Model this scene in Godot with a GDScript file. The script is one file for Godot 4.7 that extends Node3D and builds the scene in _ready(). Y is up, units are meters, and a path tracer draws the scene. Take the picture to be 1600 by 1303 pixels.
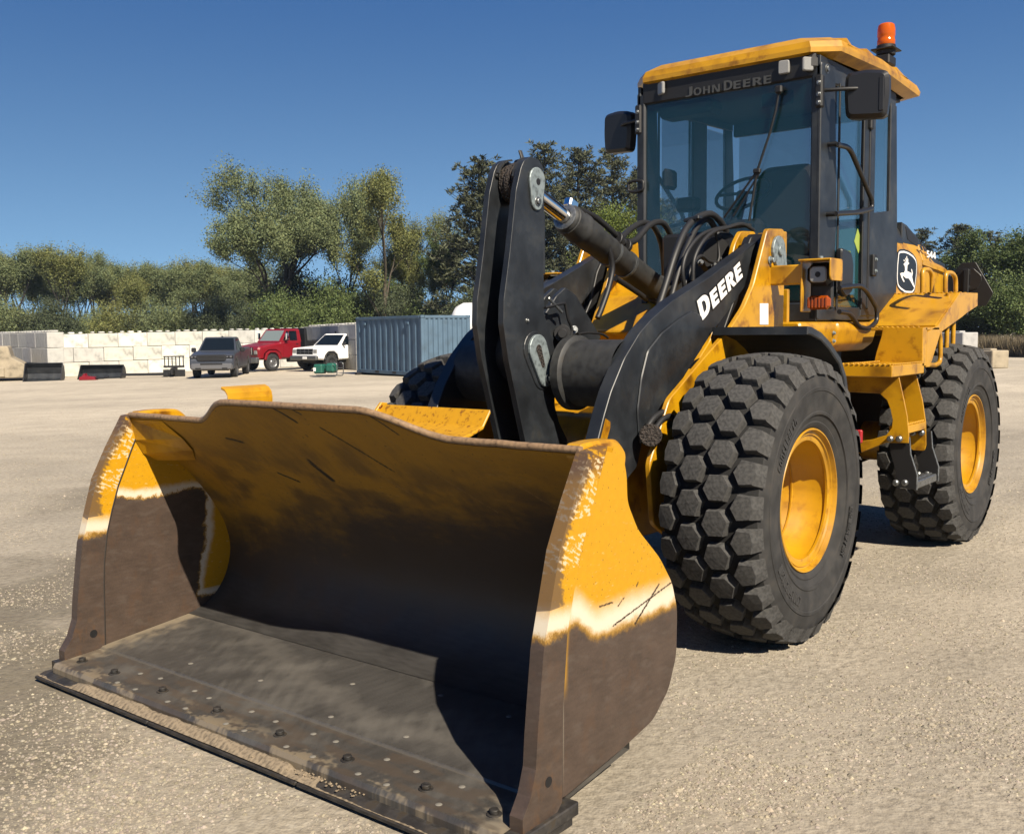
extends Node3D
# A yellow wheel loader parked on a gravel yard. x: loader's left, y: up, z: loader's front. Metres.

var cam_pos := Vector3(3.1521, 1.5662, 4.8226)
var fonts := {}
var M := {}
var taken := {}

# ---------------------------------------------------------------- shapes
func st() -> SurfaceTool:
	var s := SurfaceTool.new()
	s.begin(Mesh.PRIMITIVE_TRIANGLES)
	s.set_smooth_group(-1)
	return s

func tri(s: SurfaceTool, a: Vector3, b: Vector3, c: Vector3) -> void:
	s.add_vertex(a); s.add_vertex(b); s.add_vertex(c)

func quad(s: SurfaceTool, a: Vector3, b: Vector3, c: Vector3, d: Vector3) -> void:
	tri(s, a, b, c); tri(s, a, c, d)

func tri_out(s: SurfaceTool, a: Vector3, b: Vector3, c: Vector3, mid: Vector3) -> void:
	if (c - a).cross(b - a).dot((a + b + c) / 3.0 - mid) < 0.0:
		tri(s, a, c, b)
	else:
		tri(s, a, b, c)

func quad_out(s: SurfaceTool, a: Vector3, b: Vector3, c: Vector3, d: Vector3, mid: Vector3) -> void:
	tri_out(s, a, b, c, mid); tri_out(s, a, c, d, mid)

# a box with chamfered edges
func box(s: SurfaceTool, c: Vector3, size: Vector3, bev := 0.0, xf := Transform3D()) -> void:
	var h := size * 0.5
	var b: float = minf(bev, minf(h.x, minf(h.y, h.z)) * 0.9)
	var mid := xf * c
	var p := func(sx: float, sy: float, sz: float, k: int) -> Vector3:
		var q := Vector3(sx * (h.x - b), sy * (h.y - b), sz * (h.z - b))
		q[k] = [sx, sy, sz][k] * h[k]
		return xf * (c + q)
	for k in 3:
		for sg in [-1.0, 1.0]:
			var q := []
			for e in [[-1.0, -1.0], [-1.0, 1.0], [1.0, 1.0], [1.0, -1.0]]:
				var w := [0.0, 0.0, 0.0]
				w[k] = sg; w[(k + 1) % 3] = e[0]; w[(k + 2) % 3] = e[1]
				q.append(p.call(w[0], w[1], w[2], k))
			quad_out(s, q[0], q[1], q[2], q[3], mid)
	if b <= 0.0:
		return
	for k in 3:
		var i := (k + 1) % 3
		var j := (k + 2) % 3
		for a in [-1.0, 1.0]:
			for e in [-1.0, 1.0]:
				var q := []
				for f in [[-1.0, i], [-1.0, j], [1.0, j], [1.0, i]]:
					var w := [0.0, 0.0, 0.0]
					w[k] = f[0]; w[i] = a; w[j] = e
					q.append(p.call(w[0], w[1], w[2], f[1]))
				quad_out(s, q[0], q[1], q[2], q[3], mid)
	for sx in [-1.0, 1.0]:
		for sy in [-1.0, 1.0]:
			for sz in [-1.0, 1.0]:
				tri_out(s, p.call(sx, sy, sz, 0), p.call(sx, sy, sz, 1), p.call(sx, sy, sz, 2), mid)

func v2(a: Array) -> PackedVector2Array:
	var o := PackedVector2Array()
	for i in a.size() / 2:
		o.append(Vector2(a[i * 2], a[i * 2 + 1]))
	return o

func v3(a: Array) -> Array:
	var o := []
	for i in a.size() / 3:
		o.append(Vector3(a[i * 3], a[i * 3 + 1], a[i * 3 + 2]))
	return o

# corners of a polygon rounded
func rnd(p: PackedVector2Array, r: float, n := 4) -> PackedVector2Array:
	var o := PackedVector2Array()
	var m := p.size()
	for i in m:
		var a := p[(i + m - 1) % m] - p[i]
		var b := p[(i + 1) % m] - p[i]
		var d: float = minf(r, minf(a.length(), b.length()) * 0.48)
		var pa := p[i] + a.normalized() * d
		var pb := p[i] + b.normalized() * d
		for k in n + 1:
			var t := float(k) / n
			o.append(pa.lerp(p[i], t).lerp(p[i].lerp(pb, t), t))
	return o

func inset(p: PackedVector2Array, d: float) -> PackedVector2Array:
	var o := PackedVector2Array()
	var m := p.size()
	var ccw := -1.0 if Geometry2D.is_polygon_clockwise(p) else 1.0
	for i in m:
		var e0 := (p[i] - p[(i + m - 1) % m]).normalized()
		var e1 := (p[(i + 1) % m] - p[i]).normalized()
		var n0 := Vector2(-e0.y, e0.x) * ccw
		var n1 := Vector2(-e1.y, e1.x) * ccw
		var n := (n0 + n1).normalized()
		o.append(p[i] + n * d / maxf(0.45, n.dot(n0)))
	return o

# a polygon drawn out from w0 to w1 along the local z of xf, with chamfered rims
func prism(s: SurfaceTool, poly: PackedVector2Array, xf: Transform3D, w0: float, w1: float, bev := 0.004, soft := false) -> void:
	var m := poly.size()
	var cw := Geometry2D.is_polygon_clockwise(poly)
	var flip := cw != (xf.basis.determinant() < 0.0)
	if w1 < w0:
		flip = not flip
	var sg := signf(w1 - w0)
	var rings := []
	if bev > 0.0:
		var small := inset(poly, bev)
		rings = [[small, w0], [poly, w0 + bev * sg], [poly, w1 - bev * sg], [small, w1]]
	else:
		rings = [[poly, w0], [poly, w1]]
	var idx := Geometry2D.triangulate_polygon(rings[0][0])
	if idx.is_empty():
		idx = Geometry2D.triangulate_polygon(poly)
	for e in [[rings[0], true], [rings[rings.size() - 1], false]]:
		var q: PackedVector2Array = e[0][0]
		for i in idx.size() / 3:
			var a := xf * Vector3(q[idx[i * 3]].x, q[idx[i * 3]].y, e[0][1])
			var b := xf * Vector3(q[idx[i * 3 + 1]].x, q[idx[i * 3 + 1]].y, e[0][1])
			var c := xf * Vector3(q[idx[i * 3 + 2]].x, q[idx[i * 3 + 2]].y, e[0][1])
			var want: Vector3 = xf.basis.z * (-sg if e[1] else sg)
			if (c - a).cross(b - a).dot(want) < 0.0:
				tri(s, a, c, b)
			else:
				tri(s, a, b, c)
	for k in rings.size() - 1:
		if soft and (bev <= 0.0 or k == 1):
			s.set_smooth_group(7)
		for i in m:
			var j := (i + 1) % m
			var a := xf * Vector3(rings[k][0][i].x, rings[k][0][i].y, rings[k][1])
			var b := xf * Vector3(rings[k][0][j].x, rings[k][0][j].y, rings[k][1])
			var c := xf * Vector3(rings[k + 1][0][j].x, rings[k + 1][0][j].y, rings[k + 1][1])
			var d := xf * Vector3(rings[k + 1][0][i].x, rings[k + 1][0][i].y, rings[k + 1][1])
			if flip:
				quad(s, a, b, c, d)
			else:
				quad(s, a, d, c, b)
		s.set_smooth_group(-1)

# plates that lie in the planes x = const (polygon in z, y), z = const (x, y) and y = const (x, z)
func xplane() -> Transform3D:
	return Transform3D(Basis(Vector3(0, 0, 1), Vector3(0, 1, 0), Vector3(1, 0, 0)), Vector3.ZERO)

func zplane() -> Transform3D:
	return Transform3D()

func yplane() -> Transform3D:
	return Transform3D(Basis(Vector3(1, 0, 0), Vector3(0, 0, 1), Vector3(0, 1, 0)), Vector3.ZERO)

# turned about the local x of xf: profile of [x, radius]
func lathe(s: SurfaceTool, prof: Array, xf: Transform3D, seg := 24) -> void:
	var g := 10
	var before := Vector2.ZERO
	for k in prof.size() - 1:
		var p := Vector2(prof[k][0], prof[k][1])
		var q := Vector2(prof[k + 1][0], prof[k + 1][1])
		var e := (q - p).normalized()
		if k > 0 and e.dot(before) < 0.8:
			g += 1
		before = e
		s.set_smooth_group(g)
		for i in seg:
			var a := TAU * i / seg
			var b := TAU * (i + 1) / seg
			var p0 := xf * Vector3(p.x, p.y * cos(a), p.y * sin(a))
			var p1 := xf * Vector3(p.x, p.y * cos(b), p.y * sin(b))
			var q0 := xf * Vector3(q.x, q.y * cos(a), q.y * sin(a))
			var q1 := xf * Vector3(q.x, q.y * cos(b), q.y * sin(b))
			if p.y > 0.0:
				tri(s, p0, q0, p1)
			if q.y > 0.0:
				tri(s, p1, q0, q1)
	s.set_smooth_group(-1)

# a transform whose x runs from a towards b
func along(a: Vector3, b: Vector3) -> Transform3D:
	var x := (b - a).normalized()
	var up := Vector3.UP if absf(x.y) < 0.9 else Vector3.BACK
	var z := x.cross(up).normalized()
	return Transform3D(Basis(x, z.cross(x), z), a)

func cyl(s: SurfaceTool, a: Vector3, b: Vector3, r: float, seg := 20, bev := 0.003) -> void:
	var l := a.distance_to(b)
	var e := minf(bev, minf(l * 0.4, r * 0.5))
	lathe(s, [[0.0, 0.0], [0.0, r - e], [e, r], [l - e, r], [l, r - e], [l, 0.0]], along(a, b), seg)

func bolt(s: SurfaceTool, at: Vector3, dir: Vector3, r: float, h: float) -> void:
	cyl(s, at, at + dir * h * 0.25, r * 1.5, 12, 0.001)
	cyl(s, at + dir * h * 0.25, at + dir * h, r, 6, 0.002)

# a smooth curve through points
func crv(p: Array, n := 8) -> Array:
	var o := []
	var m := p.size()
	for i in m - 1:
		var a: Vector3 = p[maxi(i - 1, 0)]
		var b: Vector3 = p[i]
		var c: Vector3 = p[i + 1]
		var d: Vector3 = p[mini(i + 2, m - 1)]
		for k in n:
			o.append(b.cubic_interpolate(c, a, d, float(k) / n))
	o.append(p[m - 1])
	return o

# straight runs with rounded bends
func bent(p: Array, r: float, n := 5) -> Array:
	var o := [p[0]]
	for i in range(1, p.size() - 1):
		var a: Vector3 = p[i - 1] - p[i]
		var b: Vector3 = p[i + 1] - p[i]
		var d: float = minf(r, minf(a.length(), b.length()) * 0.48)
		var pa: Vector3 = p[i] + a.normalized() * d
		var pb: Vector3 = p[i] + b.normalized() * d
		for k in n + 1:
			var t := float(k) / n
			o.append(pa.lerp(p[i], t).lerp((p[i] as Vector3).lerp(pb, t), t))
	o.append(p[p.size() - 1])
	return o

func tube(s: SurfaceTool, p: Array, r, seg := 10, caps := true) -> void:
	var m := p.size()
	var t0: Vector3 = (p[1] - p[0]).normalized()
	var u: Vector3 = t0.cross(Vector3.UP if absf(t0.y) < 0.9 else Vector3.RIGHT).normalized()
	var rings := []
	for i in m:
		var t: Vector3 = (p[mini(i + 1, m - 1)] - p[maxi(i - 1, 0)]).normalized()
		u = (u - t * u.dot(t)).normalized()
		var w := t.cross(u)
		var q := []
		var rr: float = r if r is float else r[i]
		for k in seg:
			var a := TAU * k / seg
			q.append(p[i] + (u * cos(a) + w * sin(a)) * rr)
		rings.append(q)
	s.set_smooth_group(3)
	for i in m - 1:
		for k in seg:
			var j := (k + 1) % seg
			quad(s, rings[i][k], rings[i + 1][k], rings[i + 1][j], rings[i][j])
	s.set_smooth_group(-1)
	if caps:
		for k in seg - 2:
			tri(s, rings[0][0], rings[0][k + 1], rings[0][k + 2])
			tri(s, rings[m - 1][0], rings[m - 1][k + 2], rings[m - 1][k + 1])

func done(s: SurfaceTool) -> ArrayMesh:
	s.generate_normals()
	return s.commit()

# ---------------------------------------------------------------- objects
func numbered(n: String) -> String:
	taken[n] = taken.get(n, -1) + 1
	return n if taken[n] == 0 else "%s_%03d" % [n, taken[n]]

# kinds of part of which one loop draws several: each comes out as a part of its own
const APART := ["header", "clamp_band", "hanger", "hanger_bolt", "long_side", "end_wall", "rail", "fork_pocket", "vent", "timber_sleeper", "door_seal", "hinge", "hinge_bolt", "bolt", "console", "link_ear", "base_eye", "grille_mesh", "hood_grille", "model_bar", "bumper_opening", "headlight_bulb", "deck_handrail", "pin_hole", "valve_bolt", "grille_bar", "body_stake", "added_shoulder_rib", "lift_hole", "hose_coupling", "cylinder_pipe", "floor_pan", "underbody", "side_rail", "web", "step_mark", "dirt_guard", "port_fitting", "front_pillar", "sensor_arm", "sign_bracket", "drive_shaft", "tower_web", "casing", "axle", "upper_riser", "lowest_rung"]
# kinds too small to pick apart, kept as one
const FINE := ["wheel_nuts", "tread_teeth", "deck_teeth", "sticker_print"]

func part(called: String, what, m: Material, parent: Node3D) -> MeshInstance3D:
	var mesh: Mesh = what if what is Mesh else done(what)
	var meshes := split_mesh(mesh) if called in APART else [mesh]
	var o: MeshInstance3D
	for k in meshes:
		o = MeshInstance3D.new()
		o.name = called
		o.mesh = k
		o.material_override = m
		if called in FINE:
			o.set_meta("kind", "stuff")
		parent.add_child(o, true)
	return o

# the pieces of a mesh that stand clear of one another, as meshes of their own
func split_mesh(mesh: Mesh) -> Array:
	var ar := mesh.surface_get_arrays(0)
	var v: PackedVector3Array = ar[Mesh.ARRAY_VERTEX]
	var nn: PackedVector3Array = ar[Mesh.ARRAY_NORMAL]
	var ix := PackedInt32Array(range(v.size()))
	if ar[Mesh.ARRAY_INDEX] != null:
		ix = ar[Mesh.ARRAY_INDEX]
	var root := {}
	var find := func(k: Vector3i) -> Vector3i:
		while root[k] != k:
			root[k] = root[root[k]]
			k = root[k]
		return k
	for t in ix.size() / 3:
		var first := Vector3i()
		for e in 3:
			var k := Vector3i((v[ix[t * 3 + e]] * 10000.0).round())
			if not root.has(k):
				root[k] = k
			if e == 0:
				first = find.call(k)
			else:
				root[find.call(k)] = first
	var groups := {}
	for t in ix.size() / 3:
		var k: Vector3i = find.call(Vector3i((v[ix[t * 3]] * 10000.0).round()))
		if not groups.has(k):
			groups[k] = []
		groups[k].append(t)
	var sets := []
	for g in groups.values():
		var box := AABB(v[ix[g[0] * 3]], Vector3.ZERO)
		for t in g:
			for e in 3:
				box = box.expand(v[ix[t * 3 + e]])
		sets.append([box.grow(0.006), g])
	var again := true
	while again:
		again = false
		for i in sets.size():
			for j in range(i + 1, sets.size()):
				if sets[i][0].intersects(sets[j][0]):
					sets[i] = [sets[i][0].merge(sets[j][0]), sets[i][1] + sets[j][1]]
					sets.remove_at(j)
					again = true
					break
			if again:
				break
	var out := []
	for e in sets:
		var a := []
		a.resize(Mesh.ARRAY_MAX)
		var pv := PackedVector3Array()
		var pn := PackedVector3Array()
		for t in e[1]:
			for k in 3:
				pv.append(v[ix[t * 3 + k]])
				pn.append(nn[ix[t * 3 + k]])
		a[Mesh.ARRAY_VERTEX] = pv
		a[Mesh.ARRAY_NORMAL] = pn
		var m := ArrayMesh.new()
		m.add_surface_from_arrays(Mesh.PRIMITIVE_TRIANGLES, a)
		out.append(m)
	return out

func group_part(called: String, parent: Node3D, at := Vector3.ZERO) -> Node3D:
	var o := Node3D.new()
	o.name = called
	o.position = at
	parent.add_child(o, true)
	return o

func tag(o: Node3D, label: String, category: String, grp := "") -> Node3D:
	o.set_meta("label", label)
	o.set_meta("category", category)
	if grp:
		o.set_meta("group", grp)
	return o

func thing(called: String, label: String, category: String, at := Vector3.ZERO, turn := 0.0, grp := "") -> Node3D:
	var o := Node3D.new()
	o.name = numbered(called)
	add_child(o)
	o.position = at
	o.rotation.y = turn
	return tag(o, label, category, grp)

func structure(called: String, what, m: Material) -> MeshInstance3D:
	var o := part(called, what, m, self)
	o.set_meta("kind", "structure")
	return o

# ---------------------------------------------------------------- surfaces
func lin(r: float, g: float, b: float, a := 1.0) -> Color:
	var c := (Color(r, g, b) * 0.50).linear_to_srgb()   # the exposure below is 1 / 0.50
	c.a = a
	return c

func mat(c: Color, rough := 0.6, metal := 0.0) -> StandardMaterial3D:
	var m := StandardMaterial3D.new()
	m.albedo_color = c
	m.roughness = rough
	m.metallic = metal
	return m

func noise_tex(freq: float, oct: int, sd: int, stops: Array, size := 256, gain := 0.5) -> NoiseTexture2D:
	var n := FastNoiseLite.new()
	n.noise_type = FastNoiseLite.TYPE_SIMPLEX_SMOOTH
	n.fractal_gain = gain
	n.frequency = freq
	n.fractal_octaves = oct
	n.seed = sd
	var t := NoiseTexture2D.new()
	t.width = size
	t.height = size
	t.seamless = true
	t.noise = n
	if stops:
		var g := Gradient.new()
		g.offsets = PackedFloat32Array(stops.map(func(e): return e[0]))
		g.colors = PackedColorArray(stops.map(func(e): return e[1]))
		t.color_ramp = g
	return t

# gives a material colour grain: its colour is multiplied by a ramp of noise on three planes
func grain(m: StandardMaterial3D, freq: float, oct: int, sd: int, stops: Array, scale: float, bump := 0.0) -> StandardMaterial3D:
	m.albedo_texture = noise_tex(freq, oct, sd, stops)
	m.uv1_triplanar = true
	m.uv1_scale = Vector3.ONE * scale
	if bump > 0.0:
		m.heightmap_enabled = true
		m.heightmap_texture = m.albedo_texture
		m.heightmap_scale = bump
	return m

# a second, finer layer of dirt or dust multiplied over a material
func film(m: StandardMaterial3D, freq: float, oct: int, sd: int, stops: Array, scale: float, mode := BaseMaterial3D.BLEND_MODE_MUL) -> void:
	m.detail_enabled = true
	m.detail_albedo = noise_tex(freq, oct, sd, stops, 512, 0.62)
	m.detail_blend_mode = mode
	m.detail_uv_layer = BaseMaterial3D.DETAIL_UV_2
	m.uv2_triplanar = true
	m.uv2_scale = Vector3.ONE * scale
	m.detail_mask = M.mask

func g3(v: float) -> Color:
	return Color(v, v, v)

# a picture worked out point by point: f(u, v) gives a linear colour
func painted(w: int, h: int, f: Callable) -> ImageTexture:
	var d := PackedByteArray()
	d.resize(w * h * 3)
	for y in h:
		for x in w:
			var c: Color = f.call((x + 0.5) / w, (y + 0.5) / h)
			c = (c * 0.50).linear_to_srgb()
			var i := (y * w + x) * 3
			d[i] = clampi(int(c.r * 255.0), 0, 255)
			d[i + 1] = clampi(int(c.g * 255.0), 0, 255)
			d[i + 2] = clampi(int(c.b * 255.0), 0, 255)
	return ImageTexture.create_from_image(Image.create_from_data(w, h, false, Image.FORMAT_RGB8, d))

func noise(freq: float, oct: int, sd: int) -> FastNoiseLite:
	var n := FastNoiseLite.new()
	n.noise_type = FastNoiseLite.TYPE_SIMPLEX_SMOOTH
	n.frequency = freq
	n.fractal_octaves = oct
	n.seed = sd
	return n

func font(called: String, weight: int, fat := 0.0) -> Font:
	var key := called + str(weight) + str(fat)
	if not fonts.has(key):
		var f := SystemFont.new()
		f.font_names = PackedStringArray([called])
		f.font_weight = weight
		var g := FontVariation.new()
		g.base_font = f
		g.variation_embolden = fat
		fonts[key] = g
	return fonts[key]

# raised letters: the text's box is laid on origin o, width vector u and height vector w
func letters(s: SurfaceTool, text: String, f: Font, o: Vector3, u: Vector3, w: Vector3, lift: Vector3, top := 1.0) -> void:
	var t := TextMesh.new()
	t.text = text
	t.font = f
	t.font_size = 64
	t.pixel_size = 0.01
	t.depth = 0.1
	t.curve_step = 4.0
	var b := t.get_aabb()
	for k in t.get_surface_count():
		var ar := t.surface_get_arrays(k)
		var p: PackedVector3Array = ar[Mesh.ARRAY_VERTEX]
		var ix: PackedInt32Array = ar[Mesh.ARRAY_INDEX] if ar[Mesh.ARRAY_INDEX] != null else PackedInt32Array(range(p.size()))
		for i in ix:
			var q := (p[i] - b.position) / b.size
			s.add_vertex(o + u * q.x + w * q.y * top + lift * q.z)

# the lie of the ground: level round the loader, falling a little to the left of the yard
func ground_y(x: float, z: float) -> float:
	var d := Vector2(x, z).length()
	var lat := (x - cam_pos.x) * 0.783 - (z - cam_pos.z) * 0.621
	return smoothstep(7.0, 36.0, d) * clampf(-0.28 + 0.016 * lat, -0.7, 0.3)

func on_ground(x: float, z: float, up := 0.0) -> Vector3:
	return Vector3(x, ground_y(x, z) + up, z)

func _ready() -> void:
	var cam := Camera3D.new()
	cam.name = "camera"
	add_child(cam)
	cam.position = cam_pos
	cam.rotation_order = EULER_ORDER_YXZ
	cam.rotation = Vector3(deg_to_rad(-4.8357), deg_to_rad(38.4691), deg_to_rad(-0.5704))
	cam.fov = 44.4716
	cam.near = 0.05
	cam.far = 1500.0
	cam.current = true
	var env := Environment.new()
	env.background_mode = Environment.BG_SKY
	var sm := ProceduralSkyMaterial.new()
	sm.sky_top_color = lin(0.014, 0.083, 0.300)
	sm.sky_horizon_color = lin(0.33, 0.61, 0.90)
	sm.sky_curve = 0.11
	sm.ground_bottom_color = lin(0.25, 0.21, 0.16)
	sm.ground_horizon_color = lin(0.33, 0.32, 0.30)
	var sky := Sky.new()
	sky.sky_material = sm
	env.sky = sky
	env.tonemap_mode = Environment.TONE_MAPPER_LINEAR
	env.tonemap_exposure = 2.0
	env.sdfgi_enabled = true
	env.ssao_enabled = true
	env.ssil_enabled = true
	env.fog_enabled = true
	env.fog_density = 0.00022
	env.fog_light_color = lin(0.40, 0.55, 0.75)
	var we := WorldEnvironment.new()
	we.name = "world_environment"
	we.environment = env
	add_child(we)
	var sun := DirectionalLight3D.new()
	sun.name = "sun"
	sun.light_energy = 1.6
	sun.light_color = Color(1.0, 0.95, 0.87)
	sun.light_angular_distance = 0.5
	sun.shadow_enabled = true
	add_child(sun)
	sun.look_at_from_position(Vector3(0.687, 0.669, 0.286) * 50.0, Vector3.ZERO)
	materials()
	ground()
	walls()
	trees()
	yard()
	loader()
	loose_stones()

# ---------------------------------------------------------------- materials
func materials() -> void:
	M.mask = noise_tex(0.01, 1, 1, [[0.0, Color.WHITE], [1.0, Color.WHITE]], 16)
	var y := mat(lin(0.90, 0.455, 0.004), 0.42)
	grain(y, 0.012, 6, 3, [[0.0, Color(0.62, 0.58, 0.55)], [0.25, Color(0.86, 0.84, 0.82)], [0.48, g3(0.98)], [1.0, g3(1.0)]], 0.8)
	y.clearcoat_enabled = true
	y.clearcoat = 0.25
	y.clearcoat_roughness = 0.25
	film(y, 0.02, 7, 4, [[0.0, Color(0.55, 0.47, 0.42)], [0.27, Color(0.82, 0.78, 0.74)], [0.42, g3(0.97)], [1.0, g3(1.0)]], 0.55)
	M.yellow = y
	var ry := mat(lin(0.90, 0.455, 0.004), 0.5)   # yellow with rust specks
	grain(ry, 0.05, 4, 9, [[0.0, lin(0.16, 0.035, 0.012)], [0.2, lin(0.30, 0.09, 0.03)], [0.27, g3(0.93)], [1.0, g3(1.0)]], 2.2)
	M.rusty_yellow = ry
	var d := mat(lin(0.056, 0.066, 0.080), 0.45)
	grain(d, 0.015, 6, 5, [[0.0, g3(0.55)], [0.45, g3(0.72)], [0.68, g3(0.82)], [0.85, Color(1.0, 0.96, 0.90)], [1.0, Color(1.0, 0.94, 0.86)]], 0.7)
	film(d, 0.025, 7, 6, [[0.0, g3(0.78)], [0.5, g3(0.92)], [0.68, g3(1.0)], [0.76, Color(1.0, 0.97, 0.93)], [1.0, Color(1.0, 0.95, 0.88)]], 0.9)
	M.dark = d
	var dd := mat(lin(0.05, 0.052, 0.052), 0.6)
	grain(dd, 0.04, 5, 15, [[0.0, g3(0.5)], [0.45, g3(0.9)], [0.72, g3(1.0)], [0.78, Color(1.0, 0.93, 0.8)], [1.0, Color(1.0, 0.9, 0.75)]], 1.6)
	M.scuffed = dd
	M.black = mat(lin(0.012, 0.012, 0.013), 0.55)
	M.plastic = mat(lin(0.018, 0.018, 0.02), 0.42)
	var h := mat(lin(0.022, 0.022, 0.023), 0.55)
	M.hose = h
	M.shaded_underframe = mat(lin(0.075, 0.040, 0.012), 0.95)  # machine yellow darkened: the shade underneath is put into the colour
	M.shaded_underframe.metallic_specular = 0.1
	M.chrome = mat(Color(0.9, 0.9, 0.9), 0.12, 1.0)
	M.steel = grain(mat(lin(0.50, 0.52, 0.52), 0.42, 0.85), 0.03, 4, 21, [[0.0, g3(0.6)], [0.6, g3(0.95)], [1.0, g3(1.0)]], 4.0)
	M.zinc = grain(mat(lin(0.42, 0.50, 0.52), 0.5, 0.35), 0.02, 4, 22, [[0.0, g3(0.65)], [0.5, g3(0.95)], [1.0, g3(1.0)]], 5.0)
	M.grease = grain(mat(lin(0.09, 0.065, 0.05), 0.8), 0.05, 4, 23, [[0.0, g3(0.25)], [0.5, g3(0.7)], [0.85, g3(1.0)], [1.0, g3(1.0)]], 5.0, 2.0)
	var rub := mat(lin(0.062, 0.060, 0.058), 0.85)
	grain(rub, 0.02, 6, 31, [[0.0, g3(0.5)], [0.4, g3(0.72)], [0.6, g3(0.85)], [0.85, Color(1.0, 0.97, 0.93)], [1.0, Color(1.0, 0.97, 0.93)]], 1.3, 0.12)
	M.rubber = rub
	var lug := mat(lin(0.112, 0.110, 0.106), 0.9)
	grain(lug, 0.06, 5, 32, [[0.0, g3(0.55)], [0.4, g3(0.8)], [0.7, g3(0.95)], [1.0, Color(1.0, 0.97, 0.92)]], 3.0, 0.15)
	M.lug = lug
	M.shaded_groove = mat(lin(0.016, 0.016, 0.016), 0.95)  # blackened rubber: shade between the tread blocks put into the colour
	M.rubber_text = mat(lin(0.05, 0.049, 0.048), 0.7)
	M.steel_brown = grain(mat(lin(0.098, 0.074, 0.060), 0.62, 0.15), 0.03, 5, 33, [[0.0, g3(0.6)], [0.5, g3(0.88)], [0.8, g3(1.0)], [1.0, Color(1.0, 0.96, 0.9)]], 1.6, 0.1)
	M.edge_steel = grain(mat(lin(0.085, 0.077, 0.070), 0.6, 0.2), 0.03, 5, 34, [[0.0, g3(0.55)], [0.45, g3(0.8)], [0.62, g3(1.0)], [0.7, Color(1.0, 0.95, 0.85)], [1.0, Color(1.0, 0.92, 0.8)]], 1.4, 0.15)
	M.weld_and_shade = mat(lin(0.030, 0.022, 0.016), 0.7)  # dark tone paints in the crease shadow beside the side cutter
	M.sand = grain(mat(lin(0.46, 0.36, 0.24), 0.95), 0.06, 4, 35, [[0.0, g3(0.6)], [0.6, g3(0.95)], [1.0, g3(1.0)]], 3.0, 0.6)
	M.bare_edge = grain(mat(lin(0.62, 0.40, 0.22), 0.5), 0.05, 4, 36, [[0.0, lin(0.1, 0.06, 0.04)], [0.3, g3(0.75)], [1.0, g3(1.0)]], 3.0)
	M.white = mat(lin(1.35, 1.35, 1.32), 0.5)
	M.white_paint = mat(lin(1.42, 1.42, 1.40), 0.3)
	M.plug = mat(lin(0.30, 0.28, 0.24), 0.6)
	M.decal_black = mat(lin(0.008, 0.008, 0.008), 0.4)
	var gl := mat(lin(0.012, 0.075, 0.095, 0.24), 0.03)
	gl.transparency = BaseMaterial3D.TRANSPARENCY_ALPHA
	M.glass = gl
	var dg := mat(lin(0.035, 0.13, 0.14, 0.55), 0.04)
	dg.transparency = BaseMaterial3D.TRANSPARENCY_ALPHA
	M.dusty_glass = dg
	M.car_glass = mat(lin(0.010, 0.016, 0.024), 0.06)
	M.car_glass.metallic_specular = 0.22
	M.lamp = grain(mat(lin(0.62, 0.62, 0.60), 0.15), 0.08, 3, 41, [[0.0, g3(0.5)], [0.5, g3(0.9)], [1.0, g3(1.0)]], 20.0)
	M.mirror = mat(lin(0.35, 0.38, 0.42), 0.04, 1.0)
	var am := mat(lin(0.95, 0.19, 0.008), 0.15)
	am.backlight_enabled = true
	am.backlight = lin(0.9, 0.2, 0.01)
	M.amber = am
	M.orange = grain(mat(lin(0.62, 0.11, 0.006), 0.2), 0.09, 2, 42, [[0.0, g3(0.5)], [0.5, g3(0.9)], [1.0, g3(1.0)]], 14.0)
	M.red = mat(lin(0.55, 0.02, 0.03), 0.4)
	M.interior = mat(lin(0.025, 0.025, 0.027), 0.8)
	M.seat = mat(lin(0.04, 0.042, 0.045), 0.85)
	M.concrete_white = grain(mat(lin(1.02, 1.01, 0.95), 0.9), 0.02, 5, 51, [[0.0, g3(0.72)], [0.3, g3(0.92)], [0.6, g3(0.98)], [1.0, g3(1.0)]], 0.35, 1.0)
	M.grey_and_shaded_concrete = grain(mat(lin(0.72, 0.71, 0.69), 0.9), 0.03, 5, 52, [[0.0, g3(0.85)], [0.4, g3(0.95)], [1.0, g3(1.0)]], 0.3, 1.0)  # on the block walls this grey paints in their shaded faces
	M.concrete_old = grain(mat(lin(0.66, 0.56, 0.40), 0.9), 0.02, 5, 53, [[0.0, g3(0.72)], [0.4, g3(0.9)], [1.0, g3(1.0)]], 0.4, 1.0)
	M.blue_steel = grain(mat(lin(0.135, 0.235, 0.345), 0.6), 0.02, 5, 54, [[0.0, Color(0.86, 0.84, 0.82)], [0.4, g3(0.94)], [0.75, g3(1.0)], [1.0, Color(1.0, 1.0, 0.97)]], 0.25)
	M.bark = grain(mat(lin(0.055, 0.045, 0.036), 0.95), 0.06, 4, 55, [[0.0, g3(0.5)], [1.0, g3(1.0)]], 0.8)
	M.pale_bark = grain(mat(lin(0.24, 0.20, 0.14), 0.95), 0.06, 4, 56, [[0.0, g3(0.5)], [1.0, g3(1.0)]], 0.8)
	M.silver = mat(lin(0.11, 0.122, 0.15), 0.35, 0.35)
	M.red_paint = mat(lin(0.33, 0.012, 0.022), 0.32)
	M.green_paint = mat(lin(0.02, 0.16, 0.11), 0.45)
	M.tyre = mat(lin(0.03, 0.03, 0.03), 0.9)
	M.alloy = mat(lin(0.32, 0.32, 0.33), 0.4, 0.6)

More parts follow.
